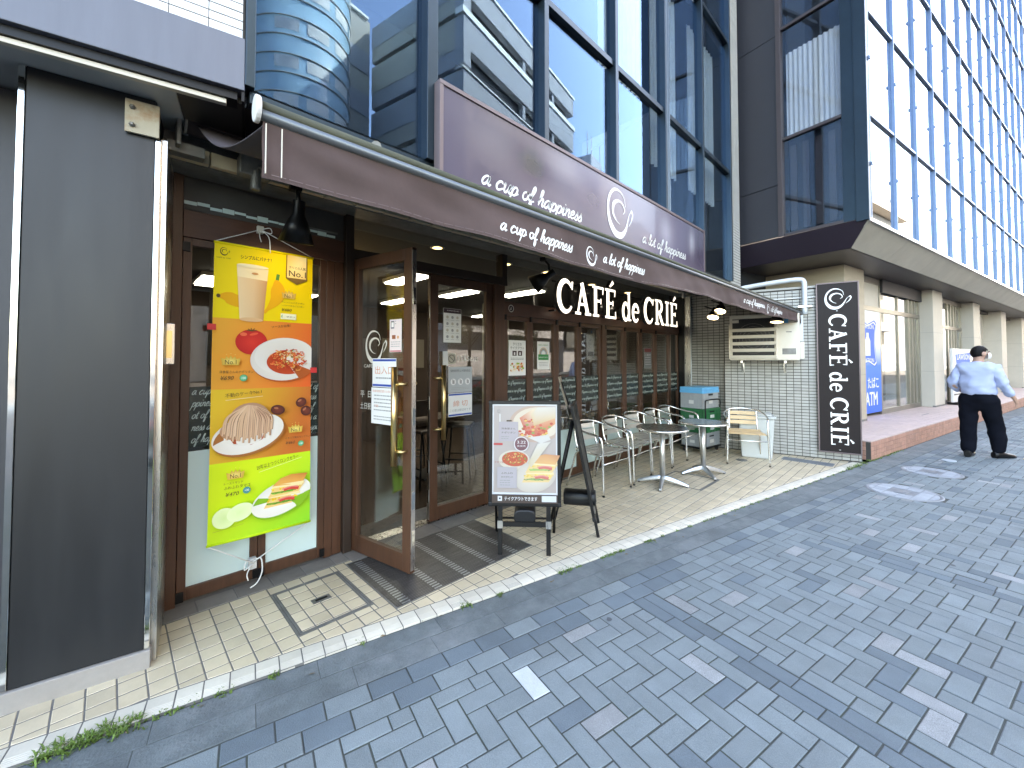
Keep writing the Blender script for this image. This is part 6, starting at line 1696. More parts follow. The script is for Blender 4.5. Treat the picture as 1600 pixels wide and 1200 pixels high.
    ar.poly([(w_*.55, h_*.40), (w_*.6, h_*.36), (w_*.9, h_*.62), (w_*.7, h_*.60)], None, [(.7, .58, .4), (.7, .6, .45), (.72, .68, .62), (.74, .71, .66)])
    ar.rect(w_*.08, h_*.15, w_*.38, h_*.36, (.5, .46, .49)); ar.text('ふわふわ', w_*.14, h_*.29, h_*.02, DK, w=w_*.18); ar.text('タマゴサンド', w_*.14, h_*.25, h_*.02, DK, w=w_*.18); lines(ar, w_*.4, h_*.23, h_*.16, 3, m=.3)
    ar.ell(w_*.45, h_*.595, w_*.115, w_*.115, (.85, .8, .82)); ar.ell(w_*.45, h_*.595, w_*.10, w_*.10, Hx('7a4c56')); ar.text('3.22', w_*.45, h_*.60, h_*.028, (.85, .82, .82), w=w_*.13, anchor='c', bold=.001); ar.text('新発売', w_*.45, h_*.565, h_*.02, (.85, .82, .82), w=w_*.13, anchor='c')
    ar.text('ナポリ風', w_*.04, h_*.40, h_*.02, Hx('b05050'), w=w_*.14)
    ar.rect(w_*.0, 0, w_, h_*.085, Hx('4a3a34')); ar.rect(w_*.09, h_*.02, w_*.155, h_*.07, (.8, .8, .8)); ar.ell(w_*.122, h_*.045, w_*.015, w_*.015, Hx('2a4a5a')); ar.text('テイクアウトできます', w_*.19, h_*.025, h_*.038, (.85, .85, .85), w=w_*.5, bold=.0012); ar.rect(w_*.76, h_*.015, w_*.98, h_*.075, (.72, .74, .74)); lines(ar, w_*.22, h_*.06, h_*.03, 2, Hx('4a7a9a')) if False else None
standing_sign('black framed standing sign with food poster on two legs beside the door grating', (2.137, 2.350, ZT), math.atan2(2.051-2.350, 2.412-2.137), .56, .363, 1.17, rad(2.5), d_menu)
s2 = standing_sign('second black standing sign seen edge on with a dark water weight', (2.93, 1.955, ZT), rad(33.5), .5, .16, 1.12, rad(11), None, plain=True)
MB().box((-.02, -.012, 1.02), (.2, -.008, 1.36), X=Matrix.Rotation(-rad(15), 4, 'X') @ Matrix.Translation((0, -.02, .02))).build('card_sleeve', M_innerl, s2, world=False)
for xx in (.0,): MB().tube([(xx, .24, 1.1), (xx, .30, 1.3)], .008, 6).build('clip_post', M_black, s2, world=False)

# ------------------------------------------------------------------ bank building to the right
bk = thing('bank_building', 'tall mirror glass building overhanging pale stone columns at the right', 'building', (12, 4, 0))
SB = lambda name, a, b, m, bev=0.0, par=None: MB().box(a, b, X=ST).build(name, m, par or bk, bevel=bev)
s0b = .44
zr = [3.64+1.647*i for i in range(0, 17)]
sp_ = [s0b+.06+1.165*i for i in range(0, 52)]
rest = MB()
npane = 0
for i in range(len(sp_)-1):
    for j in range(len(zr)-1):
        a, b = (sp_[i]+.03, .012, zr[j]+.03), (sp_[i+1]-.03, .022, zr[j+1]-.03)
        if i < 25 and j < 11: SB('glass_pane', a, b, G_bank); npane += 1
        else: rest.box(a, b, X=ST)
rest.build('far_glass_panes', G_bank, bk)['kind'] = 'stuff'
for i, s in enumerate(sp_):
    SB('mullion', (s-.014, -.03, 3.645), (s+.014, .03, zr[-1]), M_mullb)
mb = MB()
for i, s in enumerate(sp_[:40]):
    for z in zr[:12]:
        zz = z+.83+(i % 2)*.0
        mb.box((s-.022, -.05, zz), (s+.022, -.034, zz+.05), X=ST)
mb.build('mullion_brackets', M_mullb, bk)['kind'] = 'stuff'
for j, z in enumerate(zr):
    SB('transom_bar', (s0b+.05, -.02, z-.018), (sp_[-1], .028, z+.018), M_mullt)
SB('inner_wall', (s0b+.3, 1.2, 3.7), (61, 1.3, zr[-1]), M_office)
SB('roof', (s0b+.02, .05, zr[-1]+.03), (61, 14, zr[-1]+.8), M_bankdk)
SB('corner_post', (s0b-.06, -.03, 3.62), (s0b+.03, .13, zr[-1]), M_mull, .004)
# side wall facing the cafe: panels, brown frames, curtained window
xs_ = s0b-.02
def SP(name, n0, n1, z0, z1, m, ds=0.0, th=.03, bev=.002): return MB().box((xs_+ds, n0, z0), (xs_+ds+th, n1, z1), X=ST).build(name, m, bk, bevel=bev)
SP('side_core', .14, 14, 3.66, zr[-1], M_office, .35, .1)
for (z0, z1) in ((3.68, 4.60), (4.61, 7.3), (7.31, 10.0), (10.01, 13), (13.01, 17), (17.01, 22), (22.01, 28)):
    SP('wall_panel', 1.24, 2.6, z0, z1, M_bankdk, 0.0, .2); SP('wall_panel', 2.62, 6, z0, z1, M_bankdk, 0.0, .2)
SP('frame_post', 1.16, 1.235, 3.66, zr[-1], M_bankfr, -.03, .1, .004); SP('frame_post', .135, .30, 3.66, zr[-1], M_mull, -.01, .1, .004)
for z in (3.66, 5.36, 7.35, 9.0, 10.6, 12.6): SP('frame_rail', .302, 1.158, z, z+.05, M_bankfr, -.005, .08)
for z0, z1 in ((3.712, 5.358), (5.412, 7.348), (7.402, 8.99), (9.05, 10.59), (10.65, 12.59)): SP('side_pane', .302, 1.158, z0, z1, G_bankd, .03, .008, 0)
mb = MB(); N = 60; k = 0
for i in range(N+1):
    n = .34+.79*i/N; sx = xs_+.12+.02*math.sin(i*1.1)
    mb.v += [ST @ Vector((sx, n, 5.45)), ST @ Vector((sx, n, 6.95))]
for i in range(N): mb.face((2*i, 2*i+1, 2*i+3, 2*i+2), 0, None, True)
mb.build('curtain', M_curt, bk)
for q in range(4): SP('blind_strip', .45+q*.19, .55+q*.19, 3.8, 5.3, M_bankfr, .2, .01, 0)
# bevelled bronze underside
mb = MB(); zt_, zb_ = 3.62, 3.30
k = 0; n_seg = 34
mbp = None
for i in range(24):
    a, b = s0b-.03+i*1.9, s0b-.03+(i+1)*1.9
    m2 = MB(); a2 = a if i else s0b-.03; ab = a if i else s0b+.27
    for (s, n, z) in ((a2, -.03, zt_), (b-.006, -.03, zt_), (b-.006, .30, zb_), (ab, .30, zb_), (a2, .0, zt_+.0), (b-.006, .0, zt_), (b-.006, .33, zb_), (ab, .33, zb_)): m2.v.append(ST @ Vector((s, n, z)))
    m2.face((0, 3, 2, 1)); m2.face((4, 5, 6, 7)); m2.face((0, 1, 5, 4)); m2.face((3, 7, 6, 2)); m2.face((1, 2, 6, 5)); m2.face((0, 4, 7, 3))
    m2.build('bevel_panel', M_bevel, bk)
m2 = MB()
for (s, n, z) in ((s0b-.05, -.03, zt_+.03), (s0b-.05, 6, zt_+.03), (s0b+.25, 6, zb_), (s0b+.25, .30, zb_)): m2.v.append(ST @ Vector((s, n, z)))
for (s, n, z) in ((s0b-.02, -.0, zt_+.03), (s0b-.02, 6, zt_+.03), (s0b+.28, 6, zb_), (s0b+.28, .33, zb_)): m2.v.append(ST @ Vector((s, n, z)))
m2.face((0, 1, 2, 3)); m2.face((7, 6, 5, 4)); m2.face((0, 4, 5, 1)); m2.face((3, 2, 6, 7)); m2.face((0, 3, 7, 4)); m2.face((1, 5, 6, 2))
m2.build('side_bevel', mat('bank_dark_purple', (.03, .022, .035), .5), bk)
SB('soffit', (s0b+.26, .31, zb_+.0), (61, 6, zb_+.03), M_bankfr)
SB('drip_rail', (s0b-.06, -.045, 3.595), (61, -.032, 3.64), M_steel)
# stone columns and step
def column(s, w_, n0, n1, m1, m2_):
    SB('column', (s, n0, .29), (s+w_, n1, zb_-.002), m1, .006)
    MB().box((s-.003, n0-.003, .29), (s+w_+.003, n0+.05, .33), X=ST).build('column_base', M_dirty, bk)
    for z in (1.2, 2.2): MB().box((s-.001, n0-.0008, z), (s+w_+.001, n1, z+.004), X=ST).build('stone_joint', M_dirty, bk)
column(1.95, .97, .81, 2.6, M_stone, M_stone)
for q in range(9): column(7.27+q*4.37, .90, .73, 1.7, M_stonew, M_stonew)
st_ = MB(); st_.box((.34, .004, 0), (61, 3.2, .272), X=ST); stp = st_.build('step_base', M_wallg, bk)
pcs = []
for j in range(4):
    s = .34
    o_ = 0
    while s < 24:
        L_ = .105 if (s > .35) else .105
        pcs.append(([(s+.003-.34, j*.068+.003), (s+.102-.34, j*.068+.003), (s+.102-.34, j*.068+.065), (s+.003-.34, j*.068+.065)], 0)); s += .105
BXF = ST @ Matrix(((1, 0, 0, .34), (0, 0, -1, .004), (0, 1, 0, 0), (0, 0, 0, 1)))
lay(pcs, 'brick', bk, [M_brick], .008, 0, .002, .0006, 150, BXF, 'brick_field')
pcs = []
BXS = ST @ Matrix(((0, 0, -1, .34), (-1, 0, 0, .9), (0, 1, 0, 0), (0, 0, 0, 1)))
for j in range(4):
    for i in range(8): pcs.append(([(i*.105+.003, j*.068+.003), (i*.105+.102, j*.068+.003), (i*.105+.102, j*.068+.065), (i*.105+.003, j*.068+.065)], 0))
lay(pcs, 'brick', bk, [M_brick], .006, 0, .002, .0006, 40, BXS, 'brick_field')
pcs = []
n = -.005; r = 0
while n < 1.0:
    s = .335-(r % 2)*.1
    while s < 24:
        a, b = max(s, .335), s+.2
        pcs.append((rect(a+.003, n+.003, b-.003, n+.097), 0)); s += .2
    n += .1; r += 1
lay(pcs, 'step_tile', bk, [M_brickt], .29, .272, .002, .0006, 160, ST, 'step_tile_field')
SB('floor_slot', (4.9, .45, .289), (5.4, .47, .2935), M_dirty)
# recessed ground floor: shopfront glazing
NG = .98
def fr(s0, s1, z0, z1, m=M_doorfr, n=NG, d=.06): SB('door_frame', (s0, n, z0), (s1, n+d, z1), m, .003)
SB('recess_wall', (1.0, 2.62, .29), (61, 2.7, 3.3), M_inner); SB('recess_side', (-.2, 2.2, 0), (1.94, 2.3, 3.5), M_office)
SB('back_room', (2.93, 5.2, .29), (61, 5.3, 3.3), M_innerl)
SB('interior_floor', (2.93, NG+.07, .27), (61, 5.2, .292), M_innerl)
SB('interior_ceiling', (2.93, NG+.07, 3.2), (61, 5.2, 3.26), M_ceil)
fr(2.93, 7.26, 2.56, 2.66); fr(2.93, 7.26, 3.16, 3.29); fr(2.93, 3.0, .29, 3.15)
for s in (4.38, 5.55, 6.35, 6.62, 6.85, 7.18): fr(s, s+.075, .29, 2.558); fr(s, s+.07, 2.662, 3.158)
fr(4.46, 7.18, .29, .40)
SB('dark_header', (4.4, NG-.05, 3.0), (7.25, NG-.002, 3.29), M_bankdk)
SB('pale_panel', (3.0, NG+.02, 2.662), (4.38, NG+.04, 3.158), M_banktop)
for a, b in ((4.455, 5.55), (5.625, 6.35), (6.425, 6.62), (6.695, 6.85), (6.925, 7.18)):
    SB('door_pane', (a, NG+.025, .40), (b, NG+.033, 2.56), G_clear); SB('upper_pane', (a, NG+.025, 2.662), (b, NG+.033, 3.158), G_clear)
for a, b in ((4.55, 5.4), (5.7, 6.3)): SB('paper_sheet', (a, NG+.16, 1.35), (b, NG+.164, 1.75), mat('pinkish_paper', (.6, .45, .5), .7) if 'pinkish_paper' not in MATS else MATS['pinkish_paper'])
SB('blue_counter', (4.6, 2.5, .3), (7.1, 2.9, 1.25), mat('blue_display', (.06, .16, .5), .4)); SB('counter_top', (4.6, 2.45, 1.252), (7.1, 2.95, 1.3), M_white)
for a in (4.7, 5.3, 5.9, 6.5): SB('shelf_box', (a, 2.44, .5), (a+.35, 2.448, 1.1), M_white)
# second bay and beyond
fr(8.2, 11.6, 2.40, 2.50); fr(8.2, 11.6, 3.16, 3.29)
for s in (8.18, 9.2, 9.95, 10.3, 10.6, 10.9, 11.5): fr(s, s+.07, .29, 2.398); fr(s, s+.07, 2.502, 3.158)
for a, b in ((8.25, 9.2), (9.27, 9.95), (10.02, 11.5)): SB('door_pane', (a, NG+.025, .29), (b, NG+.033, 2.40), G_clear); SB('upper_pane', (a, NG+.025, 2.502), (b, NG+.033, 3.158), G_clear)
SB('door_operator', (8.5, NG-.05, 2.3), (9.3, NG-.005, 2.4), M_white, .004)
for q in range(7):
    s = 12.56+q*4.37
    SB('shutter_panel', (s, NG+.2, .29), (s+3.45, NG+.25, 3.29), M_banktop); SB('panel_joint', (s+1.8, NG+.18, .29), (s+1.85, NG+.199, 3.29), M_black); SB('panel_foot', (s, NG+.15, .29), (s+3.45, NG+.199, .4), M_black)
# things at the bank
t = thing('atm_panel', 'tall blue and white window panel with shield emblem and ATM lettering at the bank', 'sign panel', S(3.7, NG, .3))
SB('panel_board', (3.0, NG+.005, .36), (4.38, NG+.018, 2.555), M_white, 0, t)
AX = ST @ Matrix(((1, 0, 0, 3.0), (0, 0, -1, NG+.0045), (0, 1, 0, .36), (0, 0, 0, 1)))
ar = Art(AX, step=.0003)
Bl = Hx('1c62d0'); Wt = (.78, .8, .8)
ar.rect(0, 0, 1.38, 2.19, Wt); ar.rect(.0, .0, 1.38, 1.0, Bl, Hx('2f78dc')); 
grid_rect(ar, 0, 1.0, 1.38, 1.5, lambda u, v: mixc(Hx('2f78dc'), Wt, (v-1)/.5), 4, 8)
def shield(ar, u, v, w_, h_, c1=Bl, c2=Wt):
    f = [(0, .06), (.12, 0), (.5, .1), (.88, 0), (1, .06), (.93, .3), (.9, .5), (.93, .75), (1, .94), (.88, 1), (.5, .9), (.12, 1), (0, .94), (.07, .75), (.1, .5), (.07, .3)]
    for kx, c in ((1, c1), (.94, c2), (.88, c1)):
        pts = [(u+w_/2+(a-.5)*w_*kx, v+h_/2+(b-.5)*h_*kx) for a, b in f]
        ar.z += ar.step; k = len(ar.mb.v); ar.mb.v.append(ar._p(u+w_/2, v+h_/2))
        for p in pts: ar.mb.v.append(ar._p(*p))
        for i in range(len(pts)): ar.mb.face((k, k+1+i, k+1+(i+1) % len(pts)), 0, c)
    # milk can
    ar.poly([(u+w_*.36, v+h_*.24), (u+w_*.64, v+h_*.24), (u+w_*.64, v+h_*.55), (u+w_*.56, v+h_*.64), (u+w_*.56, v+h_*.72), (u+w_*.44, v+h_*.72), (u+w_*.44, v+h_*.64), (u+w_*.36, v+h_*.55)], c2)
shield(ar, .1, .98, 1.05, 1.02)
ar.text('LAWSON', .28, 1.80, .10, Wt, w=.7, bold=.004); ar.text('STATION', .30, 1.08, .09, Wt, w=.66, bold=.004)
ar.text('酒・たばこ', .1, .52, .24, (.8, .82, .85), w=1.1, bold=.012); ar.text('ATM', .42, .16, .28, (.8, .82, .85), w=.68, bold=.02)
ar.build('print', P_matte, t)
t = thing('poster_stand', 'white board stand with blue shield emblem and LAWSON lettering behind the walking man', 'sign', S(9.2, .6, .29))
MB().box((8.35, .60, .36), (10.6, .66, 1.80), X=ST).build('board', M_white, t, bevel=.01)
for s in (8.45, 10.4): MB().box((s, .55, .29), (s+.06, .75, .36), X=ST).build('foot', M_black, t)
MB().box((8.39, .592, .55), (10.56, .5985, .58), X=ST).build('lower_line', M_black, t)
ar = Art(ST @ Matrix(((1, 0, 0, 8.35), (0, 0, -1, .5985), (0, 1, 0, .36), (0, 0, 0, 1))), step=.0004)
ar.rect(.02, .25, 2.23, 1.42, (.8, .8, .79))
ar.poly([(.3, .55), (.42, .8), (.25, 1.28), (1.95, 1.34), (1.8, .85), (1.9, .55), (1.1, .42)], Bl); ar.text('LAWSON', .42, 1.14, .15, Wt, w=1.4, bold=.01)
ar.ell(1.1, .82, .2, .22, Wt); ar.rect(1.0, .6, 1.2, .95, Wt)
ar.build('print', P_matte, t)
t = thing('door_sign', 'small red square sign on the far glass door of the bank', 'sign', S(8.45, NG, 1.6)); MB().box((8.42, NG-.03, 1.62), (8.62, NG-.02, 1.84), X=ST).build('plate', M_red, t)
# ------------------------------------------------------------------ buildings across the street (seen in the glass)
DX = ST
opp = thing('opposite_building', 'grey and beige concrete building across the street mirrored in the upper glass', 'building', S(20, -24, 0))
OB = lambda name, a, b, m, par=None: MB().box(a, b, X=ST).build(name, m, par or opp)
z_prev = 0
OB('core', (16.3, -29, 0), (35.2, -18.9, 32.3), M_oppA)
bandz = [(30.5, 32.5), (26.2, 28.7), (21.9, 24.3), (17.4, 19.9), (12.9, 15.4), (8.4, 10.9), (3.9, 6.4)]
for q, (a, b) in enumerate(bandz):
    OB('band', (15.6, -18.9, a), (35.7, -18.0, b), M_oppA if q % 2 == 0 else M_oppA)
    if q: OB('ledge', (15.4, -18.7, b+.002), (35.9, -17.9, b+.5 if q == 1 else b+.12), M_oppW if q < 3 else M_oppA)
    OB('end_band', (15.6, -29.2, a), (16.29, -18.91, b), [M_oppA, M_oppB][q % 2])
for q in range(6):
    a = bandz[q+1][1]+.5; b = bandz[q][0]
    OB('opening', (16.4, -18.88, a), (35.0, -18.6, b), M_oppD)
    for s in (24.5, 30.5): OB('pier', (s, -18.59, a), (s+.5, -18.1, b), M_oppA)
    OB('corner_pier', (15.6, -18.9, a), (16.5, -18.0, b), M_oppA)
    OB('end_band', (15.65, -29.2, a), (16.29, -18.91, b), [M_oppB, M_oppA][q % 2])
OB('wing_wall', (-8, -33, 0), (15.58, -29.5, 33.2), M_oppB)
for q, z in enumerate((28, 24, 20, 16)): OB('wing_band', (12.6, -29.5, z), (15.5, -29.4, z+2), M_oppA)
OB('parapet', (15.4, -18.75, 32.502), (35.9, -17.9, 32.75), M_oppW); OB('parapet', (-8, -29.7, 33.202), (15.3, -29.3, 33.45), M_oppW)
# glazed round stair tower
mb = MB(); mb.lathe([(3.75, 0), (3.75, 36)], 40, ST @ Matrix.Translation((8.6, -29.0, 0))); mb.build('stair_tower', M_cylg, opp)
for q in range(20):
    z = 8+q*1.35; mb = MB(); mb.lathe([(3.76, z), (3.81, z), (3.81, z+.07), (3.76, z+.07)], 40, ST @ Matrix.Translation((8.6, -29.0, 0)), cap=False); mb.build('tower_rail', M_oppB, opp)
for q in range(10):
    z = 8+q*2.7
    mb = MB(); k = 0
    for a0 in range(-100, 60, 32):
        n = 5; k = len(mb.v)
        for i in range(n+1):
            a = rad(90+a0+24*i/n); p = Vector((8.6+3.77*math.cos(a), -29.0+3.77*math.sin(a), 0)); mb.v += [ST @ Vector((p.x, p.y, z+.4)), ST @ Vector((p.x, p.y, z+1.25))]
        for i in range(n): mb.face((k+2*i, k+2*i+1, k+2*i+3, k+2*i+2))
    mb.build('tower_blinds', M_oppW, opp)['kind'] = 'stuff'
o2 = thing('lower_building', 'lower grey block with rooftop masts across the street', 'building', S(42, -24, 0))
OB('block', (36.5, -30, 0), (44, -18.4, 23.5), M_oppA, o2); OB('block', (44.01, -30, 0), (56, -18.2, 27.5), M_oppB, o2); OB('stair_head', (46, -26, 27.51), (50, -20, 31), M_oppA, o2)
for s in (47, 48.5, 52): MB().tube([S(s, -21, 27.5), S(s, -21, 35)], .06, 6).build('mast', M_dirty, o2)
for q in range(5): OB('window_band', (36.8, -18.38, 3+q*4), (55.8, -18.1, 5+q*4), M_oppD, o2)
o3 = thing('balcony_apartments', 'pale apartment block with rounded balconies mirrored low in the bank glass', 'building', S(70, -24, 0))
OB('block', (62, -32, 0), (80, -18.6, 25.5), M_oppB, o3); OB('block', (80.01, -34, 0), (118, -19, 22), M_oppA, o3)
for q in range(7):
    OB('balcony', (61.5, -18.59, 2.5+q*3.3), (76+(q % 2)*1.2, -17.2, 3.7+q*3.3), M_oppB if q > 1 else M_oppA, o3); OB('balcony_gap', (62.2, -18.58, 3.72+q*3.3), (76, -18.3, 5.5+q*3.3), M_oppD, o3)
# trees and azaleas beyond the road, mirrored in the shop windows
def tree(lab, s, n, h, r, seed):
    rr = random.Random(seed); P = S(s, n, 0.05)
    t = thing('street_tree', lab, 'tree', P, 0, 'street trees across the road')
    mb = MB(); mb.tube([(0, 0, 0), (.05, .03, h*.3), (0, .1, h*.6), (.1, 0, h*.85)], .1, 8, radii=[.16, .12, .08, .03])
    for q in range(7):
        a = q*.9; mb.tube([(0, .05, h*(.35+.06*q)), (math.cos(a)*r*.5, math.sin(a)*r*.5, h*(.5+.06*q)), (math.cos(a)*r*.8, math.sin(a)*r*.8, h*(.58+.06*q))], .04, 5, radii=[.05, .03, .012])
    mb.build('trunk', M_bark, t, world=False)
    mb = MB(); cl_ = [(rr.gauss(0, r*.4), rr.gauss(0, r*.4), h*.7+rr.gauss(0, h*.15), rr.uniform(.3, .6)) for _ in range(34)]
    for (a, b, c, q) in cl_:
        for _ in range(90):
            d = Vector((rr.gauss(0, 1), rr.gauss(0, 1), rr.gauss(0, 1))).normalized()*q*rr.uniform(.6, 1.1); p = Vector((a, b, c))+d
            e1 = Vector((rr.gauss(0, 1), rr.gauss(0, 1), rr.gauss(0, 1))).normalized()*.06; e2 = e1.orthogonal().normalized()*.03; k = len(mb.v)
            mb.v += [p-e1, p+e2, p+e1, p-e2]; mb.face((k, k+1, k+2, k+3))
    mb.build('crown', M_leaf, t, world=False)
for q, (s, n, h, r) in enumerate([(-6, -15.5, 6, 1.6), (0.5, -15.6, 6.6, 1.8), (7.5, -15.4, 5.8, 1.6), (15, -15.6, 6.4, 1.8), (24, -15.5, 6, 1.7)]):
    tree('street tree number with leafy crown across the road'.replace('number ', '')+[' left of the stair tower', ' in front of the stair tower', ' before the courtyard wall', ' before the grey building corner', ' farthest down the street'][q], s, n, h, r, q+3)
mb = MB(); rr = random.Random(9)
mf = MB()
for q in range(5200):
    s = rr.uniform(-9, 20); n = -4.95+rr.gauss(0, .22); z = .35+rr.gauss(0, .2)
    if not (.0 < z < .8): continue
    p = S(s, n, z); e1 = Vector((rr.gauss(0, 1), rr.gauss(0, 1), rr.gauss(0, 1))).normalized()*.07; e2 = e1.orthogonal().normalized()*.04; k = len(mb.v)
    if z > .5 and rr.random() < .6: k = len(mf.v); mf.v += [p-e1, p+e2, p+e1, p-e2]; mf.face((k, k+1, k+2, k+3))
    else: mb.v += [p-e1, p+e2, p+e1, p-e2]; mb.face((k, k+1, k+2, k+3))
hg = thing('azalea_hedge', 'low roadside hedge with red azalea flowers reflected in the shop windows', 'hedge', S(5, -4.95, 0))
mb.build('foliage', M_leaf, hg)['kind'] = 'stuff'; mf.build('flowers', M_flower, hg)['kind'] = 'stuff'
MB().box((-9.2, -5.35, 0), (20, -4.62, .12), X=ST).build('planter_kerb', M_edge, hg)

# ------------------------------------------------------------------ the walking man, seen from behind
def skin(name, joints, edges, m, parent, sub=2):
    me = bpy.data.meshes.new(name); names = list(joints)
    me.from_pydata([joints[k][0] for k in names], [(names.index(a), names.index(b)) for a, b in edges], [])
    o = bpy.data.objects.new(name, me); C.objects.link(o); o.parent = parent
    sk = o.modifiers.new('skin', 'SKIN'); sk.use_smooth_shade = True
    for i, k in enumerate(names):
        r = joints[k][1]; v = me.skin_vertices[0].data[i]; v.radius = (r if isinstance(r, tuple) else (r, r)); v.use_root = (i == 0)
    if sub: sb = o.modifiers.new('sub', 'SUBSURF'); sb.levels = sub; sb.render_levels = sub
    me.materials.append(m); return o
man = thing('person', 'man in pale blue shirt dark trousers and white face mask walking away along the pavement', 'person', (9.56, -.53, 0), rad(-106))
# x right, y forward, z up
HT = Vector((.02, .06, 1.60))
body = {'pelvis': ((0, 0, .93), (.11, .09)), 'waist': ((0, .0, 1.1), (.14, .11)), 'chest': ((0, .01, 1.3), (.18, .12)), 'neckbase': ((0, .02, 1.44), (.08, .07)), 'neck': ((.005, .03, 1.49), .058), 'head0': ((.012, .04, 1.54), (.07, .08)), 'head1': ((.018, .045, 1.60), (.078, .092)), 'head2': ((.02, .04, 1.65), (.066, .08)),
        'shL': ((-.18, .0, 1.38), .058), 'elL': ((-.26, -.09, 1.12), .045), 'wrL': ((-.20, .11, 1.0), .03),
        'shR': ((.18, .0, 1.38), .058), 'elR': ((.245, .0, 1.11), .045), 'wrR': ((.33, .13, .93), .028),
        'hipL': ((-.09, 0, .80), .075), 'knL': ((-.11, .0, .50), .05), 'anL': ((-.11, -.055, .11), .03), 'hipR': ((.09, .03, .80), .075), 'knR': ((.13, .165, .50), .05), 'anR': ((.165, .17, .12), .03)}
E_ = [('pelvis', 'waist'), ('waist', 'chest'), ('chest', 'neckbase'), ('neckbase', 'neck'), ('neck', 'head0'), ('head0', 'head1'), ('head1', 'head2'), ('chest', 'shL'), ('shL', 'elL'), ('elL', 'wrL'), ('chest', 'shR'), ('shR', 'elR'), ('elR', 'wrR'), ('pelvis', 'hipL'), ('hipL', 'knL'), ('knL', 'anL'), ('pelvis', 'hipR'), ('hipR', 'knR'), ('knR', 'anR')]
# hands: palm and fingers
def hand(tag_, wr, palm, dirs):
    body['pm'+tag_] = (palm, (.034, .018)); E_.append(('wr'+tag_, 'pm'+tag_))
    for i, (d, L_) in enumerate(dirs):
        p1 = Vector(palm)+Vector(d)*L_*.5; p2 = p1+(Vector(d)+Vector((-.3 if tag_ == 'R' else .3, .1, 0))).normalized()*L_*.5
        body['f%s%d' % (tag_, i)] = (tuple(p1), .0095); body['g%s%d' % (tag_, i)] = (tuple(p2), .0075)
        E_.append(('pm'+tag_, 'f%s%d' % (tag_, i))); E_.append(('f%s%d' % (tag_, i), 'g%s%d' % (tag_, i)))
hand('R', None, (.35, .17, .87), [((.12, .25, -.95), .085), ((.0, .1, -1), .092), ((-.02, -.05, -1), .088), ((-.1, -.22, -.95), .072), ((-.3, .75, -.5), .065)])
hand('L', None, (-.16, .15, .96), [((.7, .5, -.3), .08), ((.75, .4, -.5), .085), ((.7, .3, -.7), .08), ((.55, .2, -.85), .07), ((.3, .8, .2), .06)])
skin('body', body, E_, M_skin, man)
sh = {'z': ((0, .0, .93), (.19, .15)), 'a': ((0, .0, 1.0), (.205, .17)), 'b': ((0, -.0, 1.10), (.215, .18)), 'c': ((0, -.01, 1.26), (.21, .155)), 'd': ((0, .0, 1.38), (.16, .11)), 'e': ((0, .02, 1.45), (.082, .075)),
      'sl': ((-.18, -.0, 1.37), (.09, .08)), 'sm': ((-.235, -.05, 1.25), .075), 'el': ((-.275, -.09, 1.13), .064), 'wl': ((-.215, .08, 1.01), .05),
      'sr': ((.18, -.0, 1.37), (.09, .08)), 'sn': ((.22, -.01, 1.24), .075), 'er': ((.25, .0, 1.11), .064), 'wr': ((.315, .10, .965), .048)}
so_ = skin('shirt', sh, [('z', 'a'), ('a', 'b'), ('b', 'c'), ('c', 'd'), ('d', 'e'), ('d', 'sl'), ('sl', 'sm'), ('sm', 'el'), ('el', 'wl'), ('d', 'sr'), ('sr', 'sn'), ('sn', 'er'), ('er', 'wr')], M_shirt, man)
tr_j = {'z': ((0, .0, 1.03), (.19, .15)), 'a': ((0, .0, .97), (.205, .165)), 'b': ((0, -.01, .90), (.20, .16)), 'hl': ((-.105, -.01, .80), (.122, .13)), 'kl': ((-.115, .0, .50), (.088, .1)), 'al': ((-.11, -.06, .045), (.074, .09)), 'hr': ((.105, .03, .80), (.122, .13)), 'kr': ((.13, .17, .50), (.088, .1)), 'ar': ((.16, .17, .055), (.074, .09))}
to_ = skin('trousers', tr_j, [('z', 'a'), ('a', 'b'), ('b', 'hl'), ('hl', 'kl'), ('kl', 'al'), ('b', 'hr'), ('hr', 'kr'), ('kr', 'ar')], M_trous, man)
for o, st_w, sz in ((so_, .06, .11), (to_, .045, .16)):
    tx = bpy.data.textures.new('cloth_folds', 'CLOUDS'); tx.noise_scale = sz; tx.noise_depth = 1
    dm = o.modifiers.new('folds', 'DISPLACE'); dm.texture = tx; dm.strength = st_w; dm.mid_level = .5; dm.texture_coords = 'LOCAL'
    s3 = o.modifiers['sub']; s3.levels = 3; s3.render_levels = 3
for (x, y, a) in ((-.11, -.03, rad(4)), (.17, .22, rad(-28))):
    X = Matrix.Translation((x, y, 0)) @ Matrix.Rotation(a, 4, 'Z') @ Matrix.Scale(1.25, 4)
    mb = MB(); N = 16
    secs = [(-.10, .028, .05, .075), (-.06, .038, .0, .085), (.0, .042, 0, .08), (.06, .046, 0, .06), (.12, .04, 0, .05), (.165, .022, .0, .035)]
    for (yy, w2, z0, zt) in secs:
        z0 = 0
        for i in range(12): an = 2*math.pi*i/12; mb.v.append(X @ Vector((w2*math.cos(an), yy, z0+zt*.5+zt*.5*max(-1, math.sin(an)*1.1))))
    for i in range(len(secs)-1):
        for j in range(12): k2 = (j+1) % 12; mb.face((12*i+j, 12*i+12+j, 12*i+12+k2, 12*i+k2), 0, None, True)
    mb.face(range(12)); mb.face([12*(len(secs)-1)+11-i for i in range(12)]); mb.build('shoe', M_black, man, world=False)
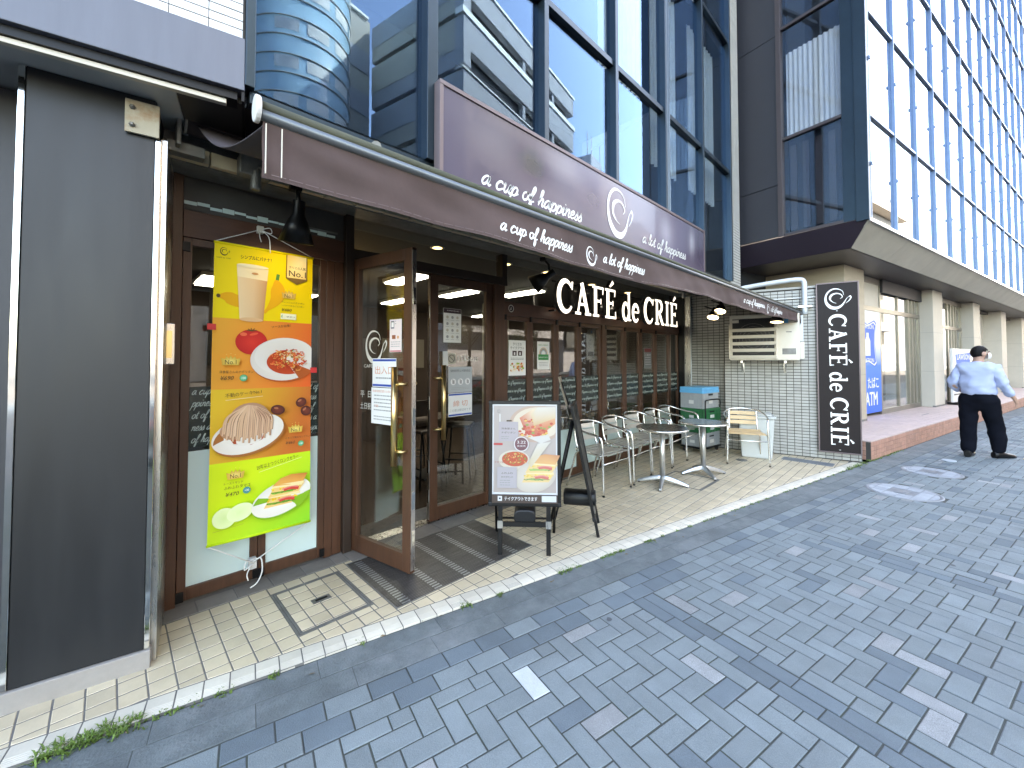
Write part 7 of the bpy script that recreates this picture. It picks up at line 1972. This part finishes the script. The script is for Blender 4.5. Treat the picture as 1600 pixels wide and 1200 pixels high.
# head turned to the right: hair cap, ears, nose, mask
HR = Matrix.Translation((.02, .046, 1.612)) @ Matrix.Rotation(rad(-48), 4, 'Z')
mb = MB(); n1, n2 = 14, 24; rr = random.Random(2)
for i in range(n1+1):
    th_ = math.pi*i/n1*.90
    for j in range(n2):
        ph = 2*math.pi*j/n2; front = max(0, math.sin(ph)); r = 1+rr.uniform(-.025, .04)
        t2 = min(th_, math.pi*(.90-.2*abs(math.cos(ph))-.48*front**.5)); mb.v.append(HR @ Vector((.087*r*math.sin(t2)*math.cos(ph), .10*r*math.sin(t2)*math.sin(ph)-.008, .0+.104*r*math.cos(t2))))
for i in range(n1):
    for j in range(n2): mb.face((i*n2+j, (i+1)*n2+j, (i+1)*n2+(j+1) % n2, i*n2+(j+1) % n2), 0, None, True)
mb.build('hair', M_hair, man, world=False)
for sx in (-1, 1): MB().lathe([(.001, 0), (.022, .004), (.026, .012), (.018, .02), (.001, .022)], 12, HR @ Matrix.Translation((sx*.078, -.005, -.025)) @ Matrix.Rotation(rad(90)*sx, 4, 'Y') @ Matrix.Scale(1.4, 4, (1, 0, 0))).build('ear', M_skin, man, world=False)
MB().lathe([(.001, -.02), (.018, -.012), (.014, .01), (.005, .035)], 10, HR @ Matrix.Translation((0, .10, -.02))).build('nose', M_skin, man, world=False)
for sx in (-1, 1): MB().lathe([(.001, -.006), (.012, 0), (.001, .006)], 8, HR @ Matrix.Translation((sx*.032, .088, .012))).build('eye', M_black, man, world=False)
mb = MB()
for i in range(5):
    for j in range(13):
        ph = rad(20+140*j/12); z = -.095+.085*i/4; b = 1+.10*math.sin(math.pi*i/4); mb.v.append(HR @ Vector((.093*b*math.cos(ph), .108*b*math.sin(ph)+.004, z)))
for i in range(4):
    for j in range(12): mb.face((i*13+j, i*13+j+1, (i+1)*13+j+1, (i+1)*13+j), 0, None, True)
mb.build('face_mask', M_white, man, world=False)
for sx in (-1, 1): MB().tube([HR @ Vector((sx*.087, .035, -.02)), HR @ Vector((sx*.089, -.01, .0)), HR @ Vector((sx*.087, -.02, -.04))], .0018, 5).build('mask_loop', M_white, man, world=False)
